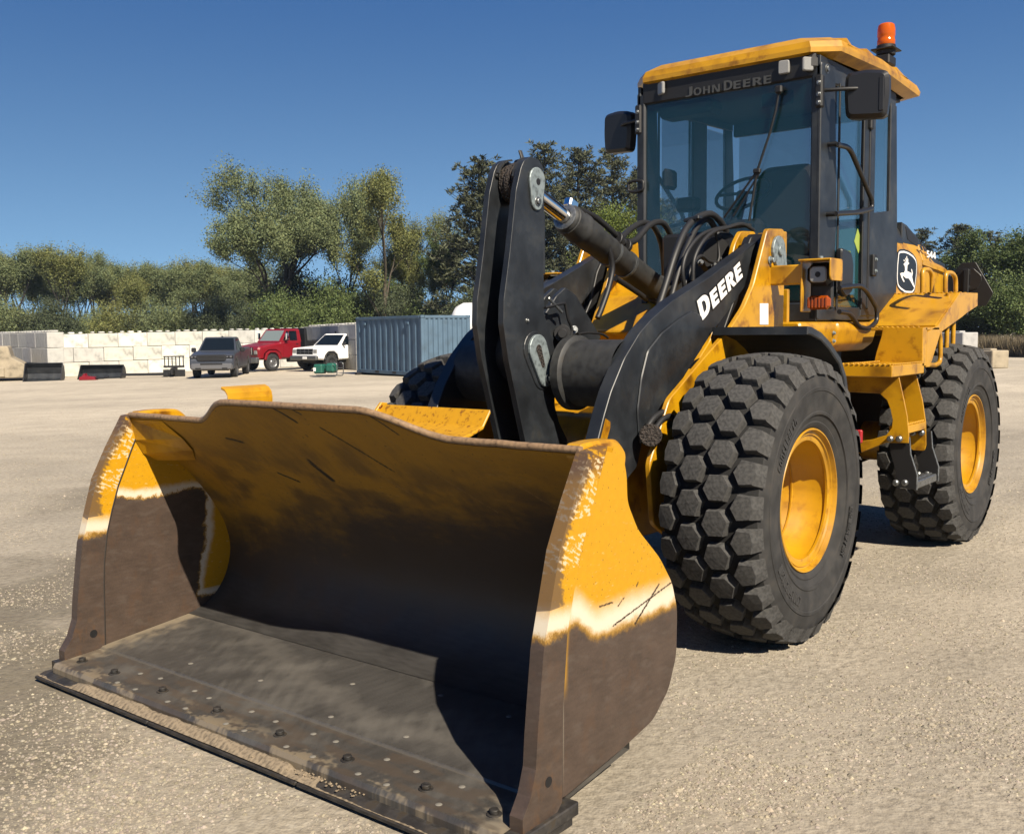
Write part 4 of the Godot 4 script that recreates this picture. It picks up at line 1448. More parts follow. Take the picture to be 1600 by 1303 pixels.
# paint worn through to primer and brown steel: h > 0 is paint, -band to 0 primer, below that bare steel; p and q are metres on the sheet
func wear(h: float, p: float, q: float, band: float, ragged: float, fray := 1.0) -> Color:
	var n := wn1.get_noise_2d(p * 4.0, q * 4.0) * 0.5 + wn2.get_noise_2d(p * 20.0 * fray, q * 20.0) * 0.35 + wn2.get_noise_2d(p * 150.0, q * 110.0) * 0.28
	var f := h + n * ragged
	var g := wn3.get_noise_2d(p * 26.0, q * 26.0)
	var steel := WORN * (0.88 + 0.22 * wn1.get_noise_2d(p * 5.0 + 40.0, q * 7.0) + 0.16 * wn2.get_noise_2d(p * 14.0, q * 60.0) + 0.16 * wn2.get_noise_2d(p * 90.0, q * 90.0))
	var pale := smoothstep(0.1, 0.6, wn2.get_noise_2d(p * 9.0 + 7.0, q * 22.0))
	steel = steel.lerp(Color(0.165, 0.13, 0.105), pale * 0.35)
	var rust := smoothstep(0.2, 0.6, wn1.get_noise_2d(p * 10.0 + 20.0, q * 6.0))
	steel = steel.lerp(Color(0.14, 0.075, 0.04), rust * 0.3)
	var paint := PAINT * (0.94 + 0.06 * g)
	var speck := wn2.get_noise_2d(p * 60.0 + 11.0, q * 60.0)
	paint = paint.lerp(WORN * 0.6, smoothstep(0.56, 0.62, speck))
	paint = paint.lerp(PRIMER, 0.35 * smoothstep(0.45, 0.6, wn2.get_noise_2d(p * 18.0 + 3.0, q * 70.0)) * smoothstep(0.5, 0.0, f))
	if band <= 0.0:
		var brown := Color(0.075, 0.048, 0.030).lerp(steel, 0.35)
		return brown.lerp(paint, smoothstep(-0.16, 0.24, f))
	# from below: bare steel, a thin yellow fringe, pale primer, then sound paint
	var c := steel.lerp(PAINT * 0.9, smoothstep(-band * 1.1, -band * 0.72, f) * 0.75)
	c = c.lerp(PRIMER, smoothstep(-band * 0.90, -band * 0.55, f))
	return c.lerp(paint, smoothstep(-band * 0.42, band * 0.45, h + n * ragged * 0.5))

func scratch(c: Color, p: Vector2, a: Vector2, b: Vector2, w: float, to: Color) -> Color:
	var q := Geometry2D.get_closest_point_to_segment(p, a, b)
	var d := p.distance_to(q) + 0.004 * wn3.get_noise_2d(p.x * 90.0, p.y * 90.0)
	return c.lerp(to, smoothstep(w, w * 0.4, d))

func sheet_mat(t: Texture2D, rough: float) -> StandardMaterial3D:
	var m := mat(Color.WHITE, rough)
	m.albedo_texture = t
	m.texture_repeat = false
	m.roughness_texture_channel = BaseMaterial3D.TEXTURE_CHANNEL_RED
	return m

# a plate in x = const whose texture spans rect (z, y)
func uv_plate(s: SurfaceTool, zy: PackedVector2Array, x0: float, x1: float, rect: Rect2) -> void:
	var idx := Geometry2D.triangulate_polygon(zy)
	var put := func(p: Vector2, x: float) -> void:
		s.set_uv(Vector2((p.x - rect.position.x) / rect.size.x, (p.y - rect.position.y) / rect.size.y))
		s.add_vertex(Vector3(x, p.y, p.x))
	for x in [x0, x1]:
		for k in idx.size() / 3:
			for e in ([0, 1, 2] if (x == x1) else [0, 2, 1]):
				put.call(zy[idx[k * 3 + e]], x)
	for k in zy.size():
		var a := zy[k]
		var b := zy[(k + 1) % zy.size()]
		var e := Vector2(0.045, 0.01)
		for q in [[a, x0, e], [b, x0, e], [b, x1, Vector2.ZERO], [a, x0, e], [b, x1, Vector2.ZERO], [a, x1, Vector2.ZERO]]:
			s.set_uv(Vector2((q[0].x + q[2].x - rect.position.x) / rect.size.x, (q[0].y + q[2].y - rect.position.y) / rect.size.y))
			s.add_vertex(Vector3(q[1], q[0].y, q[0].x))

func bucket(L: Node3D) -> void:
	var K := group_part("bucket", L)
	var R := Rect2(1.5, 0.0, 1.05, 1.25)
	# back sheet: a curved section (z, y) carried across, its lip higher in the middle
	var sec := crv([Vector3(0, 0.152, 1.87), Vector3(0, 0.166, 1.81), Vector3(0, 0.215, 1.715), Vector3(0, 0.31, 1.64), Vector3(0, 0.44, 1.605), Vector3(0, 0.57, 1.63), Vector3(0, 0.70, 1.70), Vector3(0, 0.83, 1.80), Vector3(0, 0.95, 1.918), Vector3(0, 1.06, 2.03), Vector3(0, 1.170, 2.155)], 4)
	var run := [0.0]
	for k in range(1, sec.size()):
		run.append(run[k - 1] + sec[k].distance_to(sec[k - 1]))
	var total: float = run[run.size() - 1]
	var s := SurfaceTool.new()
	s.begin(Mesh.PRIMITIVE_TRIANGLES)
	var lip := func(x: float) -> float:
		return 0.150 * (1.0 - smoothstep(0.40, 0.76, absf(x))) + 0.004 * wn1.get_noise_2d(x * 5.0, 3.0)
	var at := func(x: float, k: int, back: float) -> Vector3:
		var p: Vector3 = sec[k]
		var t: Vector3 = (sec[mini(k + 1, sec.size() - 1)] - sec[maxi(k - 1, 0)]).normalized()
		var f := smoothstep(0.78, 1.0, run[k] / total)
		p += Vector3(0, 0.66, 0.75) * lip.call(x) * f
		return Vector3(x, p.y, p.z) + Vector3(0, -t.z, t.y) * -back
	var nx := 54
	for side in 2:
		s.set_smooth_group(side)
		for k in sec.size() - 1:
			for i in nx:
				var xa := lerpf(-1.31, 1.31, float(i) / nx)
				var xb := lerpf(-1.31, 1.31, float(i + 1) / nx)
				var b := 0.026 * side
				var q := [[xa, k], [xb, k], [xb, k + 1], [xa, k + 1]]
				for e in ([0, 1, 2, 0, 2, 3] if side == 0 else [0, 2, 1, 0, 3, 2]):
					s.set_uv(Vector2((q[e][0] + 1.31) / 2.62, run[q[e][1]] / total))
					s.add_vertex(at.call(q[e][0], q[e][1], b))
	var tex := painted(720, 460, func(u: float, v: float) -> Color:
		var x := u * 2.62 - 1.31
		var q := v * total
		var edge := 0.52 + 0.30 * smoothstep(-1.2, 0.2, x) + 0.18 * smoothstep(0.2, 1.1, x) + 0.10 * wn1.get_noise_2d(x * 3.0, 9.0)
		var c := wear(q - edge, x * 0.6, q * 1.2, 0.0, 0.20, 0.9)
		var dirt := smoothstep(-0.35, 0.5, wn1.get_noise_2d(x * 2.2 + q * 2.0, q * 3.4 - x) + 0.25 * wn2.get_noise_2d(x * 20.0, q * 7.0))
		c = c.lerp(Color(0.085, 0.050, 0.024), 0.36 + 0.44 * dirt * smoothstep(1.7, 0.9, q + 0.15 * absf(x)))
		var grey := Color(0.066, 0.062, 0.058) * (0.9 + 0.35 * wn1.get_noise_2d(x * 3.0, q * 5.0) + 0.3 * wn2.get_noise_2d(x * 8.0, q * 40.0))
		c = c.lerp(grey, smoothstep(0.42, 0.18, q + 0.12 * wn1.get_noise_2d(x * 4.0, q * 4.0)))
		var p := Vector2(x, q)
		for e in [[-0.83, 1.62, -0.60, 1.46, 0.020], [-0.90, 1.66, -0.74, 1.58, 0.016], [-0.30, 1.60, -0.02, 1.30, 0.010], [-0.24, 1.62, 0.06, 1.34, 0.007], [-1.08, 1.60, -0.98, 1.56, 0.007], [-0.66, 1.24, -0.56, 1.20, 0.008], [-0.2, 1.12, -0.16, 1.02, 0.022], [-0.52, 1.02, -0.42, 0.97, 0.010], [0.30, 1.55, 0.52, 1.30, 0.006], [0.86, 1.60, 0.98, 1.48, 0.008], [0.10, 1.28, 0.3, 1.12, 0.005]]:
			c = scratch(c, p, Vector2(e[0], e[1]), Vector2(e[2], e[3]), e[4], Color(0.012, 0.009, 0.008))
		for k in 5:
			var a := Vector2(-0.9 + 0.42 * k, 1.5 - 0.05 * k)
			c = scratch(c, p, a, a + Vector2(0.35, -0.42), 0.002, Color(0.45, 0.27, 0.08))
		return c)
	part("back_sheet", s, sheet_mat(tex, 0.55), K)
	# rolled rim of the lip, bright where paint has gone
	s = st()
	var rimline := []
	for i in 61:
		var x := lerpf(-1.31, 1.31, i / 60.0)
		rimline.append(at.call(x, sec.size() - 1, 0.013) + Vector3(0, 0.004, 0.004))
	tube(s, rimline, 0.0135, 8)
	part("lip_edge", s, M.bare_edge, K)
	# floor and its cutting edge
	s = SurfaceTool.new()
	s.begin(Mesh.PRIMITIVE_TRIANGLES)
	s.set_smooth_group(-1)
	var ftex := painted(840, 300, func(u: float, v: float) -> Color:
		var x := u * 2.62 - 1.31
		var z := 1.85 + v * 0.76
		var c := Color(0.098, 0.092, 0.085) * (0.92 + 0.2 * wn1.get_noise_2d(x * 3.0, z * 4.0) + 0.22 * wn2.get_noise_2d(x * 26.0 + z * 7.0, z * 5.0 - x * 2.0) + 0.3 * wn2.get_noise_2d(x * 110.0, z * 110.0))
		var dust := smoothstep(-0.1, 0.7, wn1.get_noise_2d(x * 1.4 + 3.0, z * 2.4 + x) + 0.35 * wn2.get_noise_2d(x * 14.0 - z * 9.0, z * 3.0 + x * 2.0))
		c = c.lerp(Color(0.23, 0.215, 0.19), 0.55 * dust)
		var sweep := absf(z - 2.02 - 0.22 * sin(x * 1.6 + 0.6)) + 0.05 * wn2.get_noise_2d(x * 10.0, z * 10.0)
		c = c.lerp(Color(0.26, 0.24, 0.21), 0.35 * smoothstep(0.10, 0.0, sweep))
		c = c.lerp(Color(0.40, 0.33, 0.23), 0.85 * smoothstep(0.16, 0.0, (x + 1.31) + 0.10 * wn2.get_noise_2d(x * 12.0, z * 9.0)))
		c = c.lerp(Color(0.40, 0.34, 0.25), 0.75 * smoothstep(0.16, 0.02, (1.29 - x) + 0.12 * wn2.get_noise_2d(x * 10.0, z * 14.0)) * smoothstep(2.2, 2.34, z))
		if z > 2.36:
			c = c.lerp(Color(0.13, 0.098, 0.072), 0.6 * smoothstep(-0.2, 0.35, wn1.get_noise_2d(x * 4.0, z * 12.0)))
			c = c.lerp(Color(0.42, 0.34, 0.23), 0.7 * smoothstep(0.12, 0.42, wn1.get_noise_2d(x * 3.0 + 9.0, z * 7.0) + 0.3 * wn2.get_noise_2d(x * 30.0, z * 30.0)) * smoothstep(2.44, 2.58, z))
		c = c.lerp(Color(0.17, 0.15, 0.12), 0.7 * smoothstep(0.008, 0.002, absf(z - 2.352 + 0.003 * wn2.get_noise_2d(x * 30.0, 0.0))))
		return c)
	var fp := [Vector3(0, 0.150, 1.86), Vector3(0, 0.100, 2.345), Vector3(0, 0.091, 2.352), Vector3(0, 0.077, 2.575), Vector3(0, 0.060, 2.585), Vector3(0, 0.038, 2.585), Vector3(0, 0.050, 2.32), Vector3(0, 0.10, 1.86)]
	for k in fp.size():
		var a: Vector3 = fp[k]
		var b: Vector3 = fp[(k + 1) % fp.size()]
		var q := [a - Vector3(1.31, 0, 0), a + Vector3(1.31, 0, 0), b + Vector3(1.31, 0, 0), b - Vector3(1.31, 0, 0)]
		for e in [0, 2, 1, 0, 3, 2]:
			s.set_uv(Vector2((q[e].x + 1.31) / 2.62, (q[e].z - 1.85) / 0.76))
			s.add_vertex(q[e])
	part("floor_plate", s, sheet_mat(ftex, 0.42), K)
	for k in 3:   # bolted edge in three lengths
		s = st()
		var x0 := -1.365 + 0.91 * k
		prism(s, v2([2.28, 0.006, 2.60, 0.006, 2.645, 0.016, 2.645, 0.026, 2.60, 0.038, 2.28, 0.038]), xplane(), x0 + 0.003, x0 + 0.907, 0.003)
		part("cutting_edge", s, M.edge_steel, K)
	var rg := RandomNumberGenerator.new()
	rg.seed = 104
	for x in [-1.22, -0.95, -0.577, -0.2, 0.186, 0.553, 0.927, 1.215]:
		s = st()
		bolt(s, Vector3(x, 0.080, 2.492), Vector3.UP, 0.017, 0.019)
		part("edge_bolt", s, M.edge_steel, K)
	var rivet := st()
	lathe(rivet, [[0.003, 0.0], [0.002, 0.009], [0.0, 0.012]], Transform3D(Basis(Vector3.UP, Vector3(-1, 0, 0), Vector3(0, 0, 1)), Vector3.ZERO), 12)
	var rv := done(rivet)
	for x in [-0.85, -0.70, -0.46, -0.33, -0.08, 0.06, 0.30, 0.42, 0.68, 0.80, 1.02]:
		for z in [2.425 + rg.randf_range(-0.01, 0.01), 2.545]:
			part("plug_weld", rv, M.plug, K).position = Vector3(x + rg.randf_range(-0.02, 0.02), 0.0872 if z < 2.5 else 0.0798, z)
	for e in [[-0.72, 2.26], [-0.28, 2.22], [0.25, 2.30], [0.10, 2.05], [0.62, 2.27], [0.50, 1.95], [0.85, 1.96]]:
		part("plug_weld", rv, M.plug, K).position = Vector3(e[0], 0.150 - (e[1] - 1.86) * 0.1031 + 0.001, e[1])
	# drifts of sand on the edge
	s = SurfaceTool.new()
	s.begin(Mesh.PRIMITIVE_TRIANGLES)
	s.set_smooth_group(0)
	var sand_h := func(x: float, z: float) -> float:
		var band := smoothstep(-1.12, -0.95, x) * smoothstep(0.62, 0.35, x + 0.3 * wn1.get_noise_2d(x * 4.0, 2.0))
		var across := smoothstep(2.582, 2.59, z) * smoothstep(2.652, 2.595, z)
		return 0.036 + (0.024 * band + 0.008 * wn1.get_noise_2d(x * 5.0, z * 9.0) + 0.003 * wn2.get_noise_2d(x * 50.0, z * 50.0)) * across - 0.006
	for i2 in 220:
		for j in 6:
			var q := []
			for e in [[0, 0], [1, 0], [1, 1], [0, 1]]:
				var x: float = -1.36 + 2.72 * (i2 + e[0]) / 220.0
				var z: float = 2.583 + 0.055 * (j + e[1]) / 6.0
				q.append(Vector3(x, sand_h.call(x, z), z))
			quad(s, q[0], q[3], q[2], q[1])
	part("sand_drift", s, M.sand, K)
	s = st()   # crumbs of soil
	for k in 160:
		var x := rg.randf_range(0.05, 0.75) if k % 3 else rg.randf_range(-1.3, 1.2)
		var z := 2.585 + absf(rg.randfn()) * 0.018 if k % 3 else rg.randf_range(2.38, 2.57)
		var r := rg.randf_range(0.002, 0.007)
		box(s, Vector3(x, (0.072 if z < 2.585 else 0.040) + r * 0.6, z), Vector3(r * rg.randf_range(1.0, 2.0), r * 1.1, r * rg.randf_range(1.0, 2.0)), r * 0.35, Transform3D())
	var cr := part("soil_crumbs", s, M.sand, K)
	cr.set_meta("kind", "stuff")
	# side plates
	var outline := PackedVector2Array(v2([2.014,1.194,1.958,1.156,1.933,1.081,1.929,0.988,1.861,0.883,1.716,0.761,1.627,0.654,1.587,0.544,1.593,0.374,1.648,0.262,1.757,0.182,1.94,0.148,2.326,0.099]))
	outline = rnd(outline, 0.03, 3)
	outline.append_array(v2([2.335, 0.06, 2.335, 0.12, 2.335, 0.389, 2.31, 0.634, 2.24, 0.854, 2.09, 1.180]))
	var near_tex := painted(430, 512, func(u: float, v: float) -> Color:
		var z := R.position.x + u * R.size.x
		var y := R.position.y + v * R.size.y
		var edge := 0.665 + 0.075 * smoothstep(2.10, 2.25, z)
		var c := wear(y - edge + 0.012, z, y, 0.10, 0.030)
		# yellow left beside the weld of the side cutter
		var weld_and_shade := 2.322 - 0.30 * smoothstep(0.45, 1.25, y) * smoothstep(0.3, 1.2, y)
		var gap := weld_and_shade - z
		c = c.lerp(PAINT, smoothstep(0.05, 0.015, gap) * smoothstep(0.40, 0.52, y) * smoothstep(0.74, 0.66, y))
		c = c.lerp(PRIMER, 0.8 * smoothstep(0.016, 0.004, absf(gap - 0.006)) * smoothstep(0.10, 0.5, y) * smoothstep(0.8, 0.62, y))
		var p := Vector2(z, y)
		for e in [[1.62, 0.655, 2.02, 0.585, 0.004], [1.72, 0.665, 1.88, 0.560, 0.006], [2.02, 0.665, 2.10, 0.668, 0.004], [1.95, 0.665, 1.99, 0.645, 0.003], [1.86, 0.70, 1.87, 0.69, 0.004]]:
			c = scratch(c, p, Vector2(e[0], e[1]), Vector2(e[2], e[3]), e[4], Color(0.05, 0.03, 0.015))
		return c)
	var far_tex := painted(430, 512, func(u: float, v: float) -> Color:
		var z := R.position.x + u * R.size.x
		var y := R.position.y + v * R.size.y
		var edge := 0.815 + 0.05 * smoothstep(2.1, 2.35, z)
		var h := y - edge
		# behind the worn patch the paint has stayed
		h = maxf(h, (1.80 - z) - 0.25 * smoothstep(0.6, 0.1, absf(y - 0.75)) * 0.4 - 0.04 * smoothstep(0.3, 0.1, y))
		if y < 0.26:
			h = minf(h, y - 0.26)
		return wear(h, z, y, 0.045, 0.05))
	var bar_tex := painted(256, 512, func(u: float, v: float) -> Color:
		var z := 2.0 + u * 0.55
		var y := R.position.y + v * R.size.y
		var c := wear(y - 0.70 - 0.16 * (z - 2.3), z, y, 0.09, 0.04)
		if y > 0.72:
			var n := wn2.get_noise_2d(z * 14.0 + y * 10.0, y * 46.0 - z * 26.0) + 0.5 * wn2.get_noise_2d(z * 70.0, y * 90.0)
			if (absf(y - 1.07) < 0.09 or absf(y - 0.88) < 0.05) and n > 0.05:
				c = c.lerp(PRIMER, 0.7 * smoothstep(0.05, 0.25, n))
			if y > 1.08:
				c = c.lerp(Color(0.16, 0.07, 0.03), 0.8 * smoothstep(0.3, 0.0, n) * smoothstep(1.08, 1.14, y))
			c = c.lerp(WORN, 0.8 * smoothstep(0.03, 0.0, 2.176 + 0.16 * smoothstep(1.18, 0.85, y) - z + 0.03 * n))
		c = c.lerp(Color(0.16, 0.085, 0.04), 0.5 * smoothstep(0.1, 0.4, wn1.get_noise_2d(z * 12.0, y * 7.0)) * smoothstep(0.30, 0.2, y))
		return c)
	var RB := Rect2(2.0, 0.0, 0.55, 1.25)
	for sg in [1.0, -1.0]:
		s = st()
		var shape := outline
		if sg < 0.0:
			shape = PackedVector2Array()
			for q2 in outline:
				shape.append(q2 + Vector2(-0.022 if q2.x < 1.98 else 0.0, -0.025 if q2.y < 0.25 else 0.0))
		uv_plate(s, shape, sg * 1.312, sg * 1.345, R)
		part("side_plate", s, sheet_mat(near_tex if sg > 0.0 else far_tex, 0.5), K)
		# side cutter along the front of the plate
		s = st()
		var bar := v2([2.068, 1.192, 2.227, 0.854, 2.295, 0.634, 2.322, 0.389, 2.329, 0.10, 2.36, 0.072, 2.53, 0.072, 2.53, 0.12, 2.49, 0.175, 2.463, 0.25, 2.454, 0.347, 2.42, 0.603, 2.335, 0.893, 2.26, 1.035, 2.173, 1.180])
		bar.reverse()
		uv_plate(s, bar, sg * 1.306, sg * 1.356, RB)
		part("side_cutter", s, sheet_mat(bar_tex, 0.5), K)
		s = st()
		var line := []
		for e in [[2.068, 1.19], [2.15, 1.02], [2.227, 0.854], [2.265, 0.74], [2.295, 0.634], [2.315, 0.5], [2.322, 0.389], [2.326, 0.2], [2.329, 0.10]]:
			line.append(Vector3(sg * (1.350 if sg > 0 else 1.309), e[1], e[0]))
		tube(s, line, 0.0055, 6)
		part("weld_and_shade", s, M.weld_and_shade, K)  # weld bead coloured dark as the painted shadow of the crease
		s = st()   # plate foot on the cutting edge
		plate_x(s, [2.26, 0.036, 2.56, 0.036, 2.56, 0.074, 2.26, 0.078], sg * 1.30, sg * 1.372, 0.0, 0.004)
		part("corner_block", s, M.edge_steel, K)
		s = st()
		cyl(s, Vector3(sg * 1.3565, 0.19, 2.40), Vector3(sg * 1.3572, 0.19, 2.40), 0.017, 14, 0.0)
		cyl(s, Vector3(sg * 1.3058, 0.17, 2.385), Vector3(sg * 1.3050, 0.17, 2.385), 0.019, 14, 0.0)
		part("lift_hole", s, M.black, K)
		# top corner: yellow fillet plate inside and flange outside
		if sg < 0.0:
			s = st()
			var mid := Vector3(sg * 1.18, 1.10, 1.95)
			var a := [Vector3(sg * 1.308, 1.16, 2.15), Vector3(sg * 1.308, 1.06, 2.13), Vector3(sg * 1.308, 0.99, 2.09), Vector3(sg * 1.30, 0.95, 2.02)]
			var b := [Vector3(sg * 1.04, 1.165, 2.152), Vector3(sg * 1.02, 1.075, 2.058), Vector3(sg * 1.04, 1.015, 1.995), Vector3(sg * 1.12, 0.955, 1.925)]
			for k in 3:
				quad_out(s, a[k], a[k + 1], b[k + 1], b[k], Vector3(0, 1.2, 1.2))
			part("corner_gusset", s, M.yellow, K)
		s = st()
		plate_x(s, [2.15, 1.20, 2.06, 1.205, 1.93, 1.20, 1.87, 1.15, 1.90, 1.02, 2.04, 1.05, 2.15, 1.16], sg * 1.24, sg * 1.31, 0.03, 0.01)
		part("top_gusset", s, M.yellow, K)
		# hinge ears on the back
		for x in [0.44, 0.60]:
			s = st()
			plate_x(s, [1.55, 0.24, 1.42, 0.27, 1.36, 0.40, 1.42, 0.52, 1.54, 0.60], sg * x, sg * (x + 0.03), 0.03)
			part("hinge_ear", s, M.yellow, K)
	# bent stop plate standing behind the lip on the right-hand side
	s = st()
	var hook := [Vector2(0.0, -0.10), Vector2(0.0, 0.05), Vector2(-0.006, 0.075), Vector2(-0.025, 0.095), Vector2(-0.055, 0.105)]
	var hp := PackedVector2Array(hook)
	for k in 5:
		hp.append(hook[4 - k] + (Vector2(-0.012, 0.0) if k > 2 else Vector2(-0.006, -0.012)))
	prism(s, hp, Transform3D(Basis(), Vector3(-0.80, 1.215, 0.0)), 1.70, 1.955, 0.003)
	part("stop_plate", s, M.yellow, K)
	# channel behind the lip, left of the bellcrank
	s = st()
	var tr := [Vector2(1.93, 1.10), Vector2(1.80, 1.12), Vector2(1.66, 1.145), Vector2(1.58, 1.17), Vector2(1.53, 1.235)]
	var tp := PackedVector2Array(tr)
	for k in 5:
		tp.append(tr[4 - k] + Vector2(-0.004, -0.014))
	prism(s, tp, xplane(), -0.22, 0.42, 0.003)
	prism(s, v2([1.93, 1.09, 1.53, 1.155, 1.50, 1.24, 1.54, 1.245, 1.60, 1.185, 1.68, 1.16, 1.93, 1.125]), xplane(), -0.236, -0.22, 0.003)
	part("top_channel", s, M.rusty_yellow, K)
	s = st()
	plate_x(s, [1.62, 0.75, 1.42, 0.80, 1.40, 0.92, 1.52, 1.10, 1.9, 1.02], -0.12, -0.09, 0.03)
	plate_x(s, [1.62, 0.75, 1.42, 0.80, 1.40, 0.92, 1.52, 1.10, 1.9, 1.02], 0.09, 0.12, 0.03)
	part("link_ear", s, M.yellow, K)

# ---------------------------------------------------------------- the cab
func cab(L: Node3D) -> void:
	var C := group_part("cab", L)
	var s := st()
	box(s, Vector3(0, 1.655, -2.12), Vector3(1.30, 0.08, 1.38), 0.02)
	box(s, Vector3(0, 1.665, -1.425), Vector3(1.31, 0.12, 0.03), 0.008)
	box(s, Vector3(0, 2.0, -2.84), Vector3(1.2, 0.72, 0.03), 0.01)
	part("floor_pan", s, M.dark, C)
	for sg in [-1.0, 1.0]:
		s = st()   # front pillar, wide to the side
		plate_x(s, [-1.41, 1.61, -1.41, 3.20, -1.64, 3.22, -1.655, 2.9, -1.70, 2.35, -1.70, 2.22, -1.66, 1.9, -1.655, 1.61], sg * 0.635, sg * 0.662, 0.02, 0.006)
		box(s, Vector3(sg * 0.625, 2.4, -1.435), Vector3(0.06, 1.58, 0.05), 0.012)
		part("front_pillar", s, M.dark, C)
		s = st()
		plate_x(s, [-2.16, 1.64, -2.19, 3.16, -2.40, 3.18, -2.40, 2.36, -2.72, 2.40, -2.71, 3.16, -2.83, 3.16, -2.92, 1.98, -2.90, 1.76, -2.80, 1.65], sg * 0.635, sg * 0.662, 0.0, 0.006)
		part("rear_pillar", s, M.dark, C)
		s = st()
		plate_x(s, [-1.41, 3.10, -1.41, 3.24, -2.83, 3.26, -2.83, 3.14], sg * 0.63, sg * 0.655, 0.0, 0.005)
		plate_x(s, [-1.65, 1.61, -1.65, 1.70, -2.20, 1.70, -2.75, 1.72, -2.75, 1.62], sg * 0.628, sg * 0.655, 0.0, 0.005)
		part("side_rail", s, M.dark, C)
		s = st()   # grooves of the door edge
		for z in [-2.17, -2.29]:
			box(s, Vector3(sg * 0.663, 2.42, z), Vector3(0.012, 1.46, 0.022), 0.004)
		box(s, Vector3(sg * 0.664, 2.4, -1.715), Vector3(0.012, 1.44, 0.02), 0.004)
		part("door_seal", s, M.black, C)
		s = st()
		box(s, Vector3(sg * 0.64, 2.43, -1.94), Vector3(0.006, 1.46, 0.44), 0.0)
		part("door_glass", s, M.glass, C)
		s = st()
		box(s, Vector3(sg * 0.64, 1.97, -1.945), Vector3(0.007, 0.52, 0.42), 0.0)
		part("dusty_lower_glass", s, M.dusty_glass, C)
		s = st()
		box(s, Vector3(sg * 0.64, 2.74, -2.555), Vector3(0.006, 0.72, 0.30), 0.0)
		part("quarter_glass", s, M.glass, C)
		s = st()   # hinges and lock
		box(s, Vector3(sg * 0.672, 1.995, -2.375), Vector3(0.03, 0.15, 0.07), 0.008)
		box(s, Vector3(sg * 0.672, 2.97, -2.27), Vector3(0.03, 0.12, 0.05), 0.008)
		part("hinge", s, M.black, C)
		s = st()
		for y in [1.955, 2.035]:
			bolt(s, Vector3(sg * 0.687, y, -2.375), Vector3(sg, 0, 0), 0.010, 0.012)
		part("hinge_bolt", s, M.zinc, C)
		s = st()
		prism(s, rnd(v2([-1.70, 2.08, -1.88, 2.06, -1.92, 1.98, -1.91, 1.80, -1.80, 1.76, -1.71, 1.80]), 0.03), xplane(), sg * 0.655, sg * 0.70, 0.01)
		part("door_latch", s, M.plastic, C)
		s = st()
		tube(s, bent(v3([0.72,2.703,-1.527,0.72,2.716,-1.747,0.72,2.425,-2.179,0.72,2.365,-2.182,0.72,2.317,-1.905,0.72,2.277,-1.525]).map(func(p): return Vector3(p.x * sg, p.y, p.z)), 0.08), 0.017, 10)
		tube(s, bent([Vector3(sg * 0.66, 2.71, -1.53), Vector3(sg * 0.72, 2.71, -1.53)], 0.02), 0.015, 8)
		tube(s, bent([Vector3(sg * 0.66, 2.277, -1.525), Vector3(sg * 0.72, 2.277, -1.525)], 0.02), 0.015, 8)
		part("door_handrail", s, M.plastic, C)
		s = st()
		var loop := v3([0.72,1.817,-1.611,0.72,1.844,-1.99,0.72,1.804,-2.126,0.72,1.694,-2.323,0.72,1.606,-2.328,0.72,1.554,-2.165,0.72,1.567,-1.98,0.72,1.66,-1.799,0.72,1.666,-1.618])
		tube(s, bent(loop.map(func(p): return Vector3(p.x * sg, p.y, p.z)), 0.06), 0.016, 10)
		part("step_handrail", s, M.plastic, C)
		# mirror on its arm
		s = st()
		var mb := PackedVector2Array([Vector2(-0.125, -0.135), Vector2(0.115, -0.15), Vector2(0.13, 0.0), Vector2(0.125, 0.13), Vector2(0.0, 0.15), Vector2(-0.13, 0.14), Vector2(-0.135, 0.0)])
		var mx := Transform3D(Basis(Vector3.UP, sg * 0.18), Vector3(sg * 0.905, 2.985, -1.52))
		prism(s, rnd(mb, 0.04), mx, -0.10, 0.0, 0.022)
		part("mirror_housing", s, M.plastic, C)
		if sg < 0.0:
			s = st()
			prism(s, rnd(inset(mb, 0.024), 0.03), mx, -0.106, -0.0995, 0.0)
			part("mirror_glass", s, M.mirror, C)
		else:
			s = st()
			prism(s, rnd(inset(mb, 0.024), 0.03), mx, -0.106, -0.0995, 0.0)
			part("mirror_glass", s, M.mirror, C)
			s = st()   # ribs of the shell on the front side
			prism(s, rnd(inset(mb, 0.020), 0.03), mx, -0.002, 0.006, 0.004)
			box(s, Vector3(0.085, -0.01, 0.006), Vector3(0.03, 0.20, 0.01), 0.004, mx)
			part("mirror_back", s, M.plastic, C)
		s = st()
		tube(s, [Vector3(sg * 0.64, 3.03, -1.44), Vector3(sg * 0.80, 3.02, -1.46), Vector3(sg * 0.90, 3.03, -1.57)], 0.012, 8)
		box(s, Vector3(sg * 0.648, 3.02, -1.42), Vector3(0.05, 0.20, 0.05), 0.01)
		part("mirror_arm", s, M.black, C)
		s = st()
		for y in [3.07, 3.0, 2.95]:
			bolt(s, Vector3(sg * 0.65, y, -1.395), Vector3(0, 0, 1), 0.010, 0.012)
		bolt(s, Vector3(sg * 0.662, 3.17, -1.50), Vector3(sg, 0, 0), 0.02, 0.012)
		part("bolt", s, M.steel, C)
		s = st()   # small round mirror bracket on the pillar
		if sg < 0.0:
			var ov := []
			for k in 21:
				var a := TAU * k / 20.0
				ov.append(Vector3(-0.665 + clampf(cos(a) * 0.085, -0.06, 0.06), 2.565 + sin(a) * 0.038, -1.40))
			tube(s, ov, 0.011, 8, false)
			part("grab_loop", s, M.black, C)
	# windscreen and rear window
	s = st()
	box(s, Vector3(0, 2.44, -1.432), Vector3(1.2, 1.40, 0.006), 0.0)
	part("windscreen", s, M.glass, C)
	s = st()
	box(s, Vector3(0, 2.72, -2.84), Vector3(1.16, 0.74, 0.006), 0.0)
	part("rear_window", s, M.glass, C)
	s = st()
	box(s, Vector3(0, 3.19, -1.44), Vector3(1.24, 0.15, 0.06), 0.01)
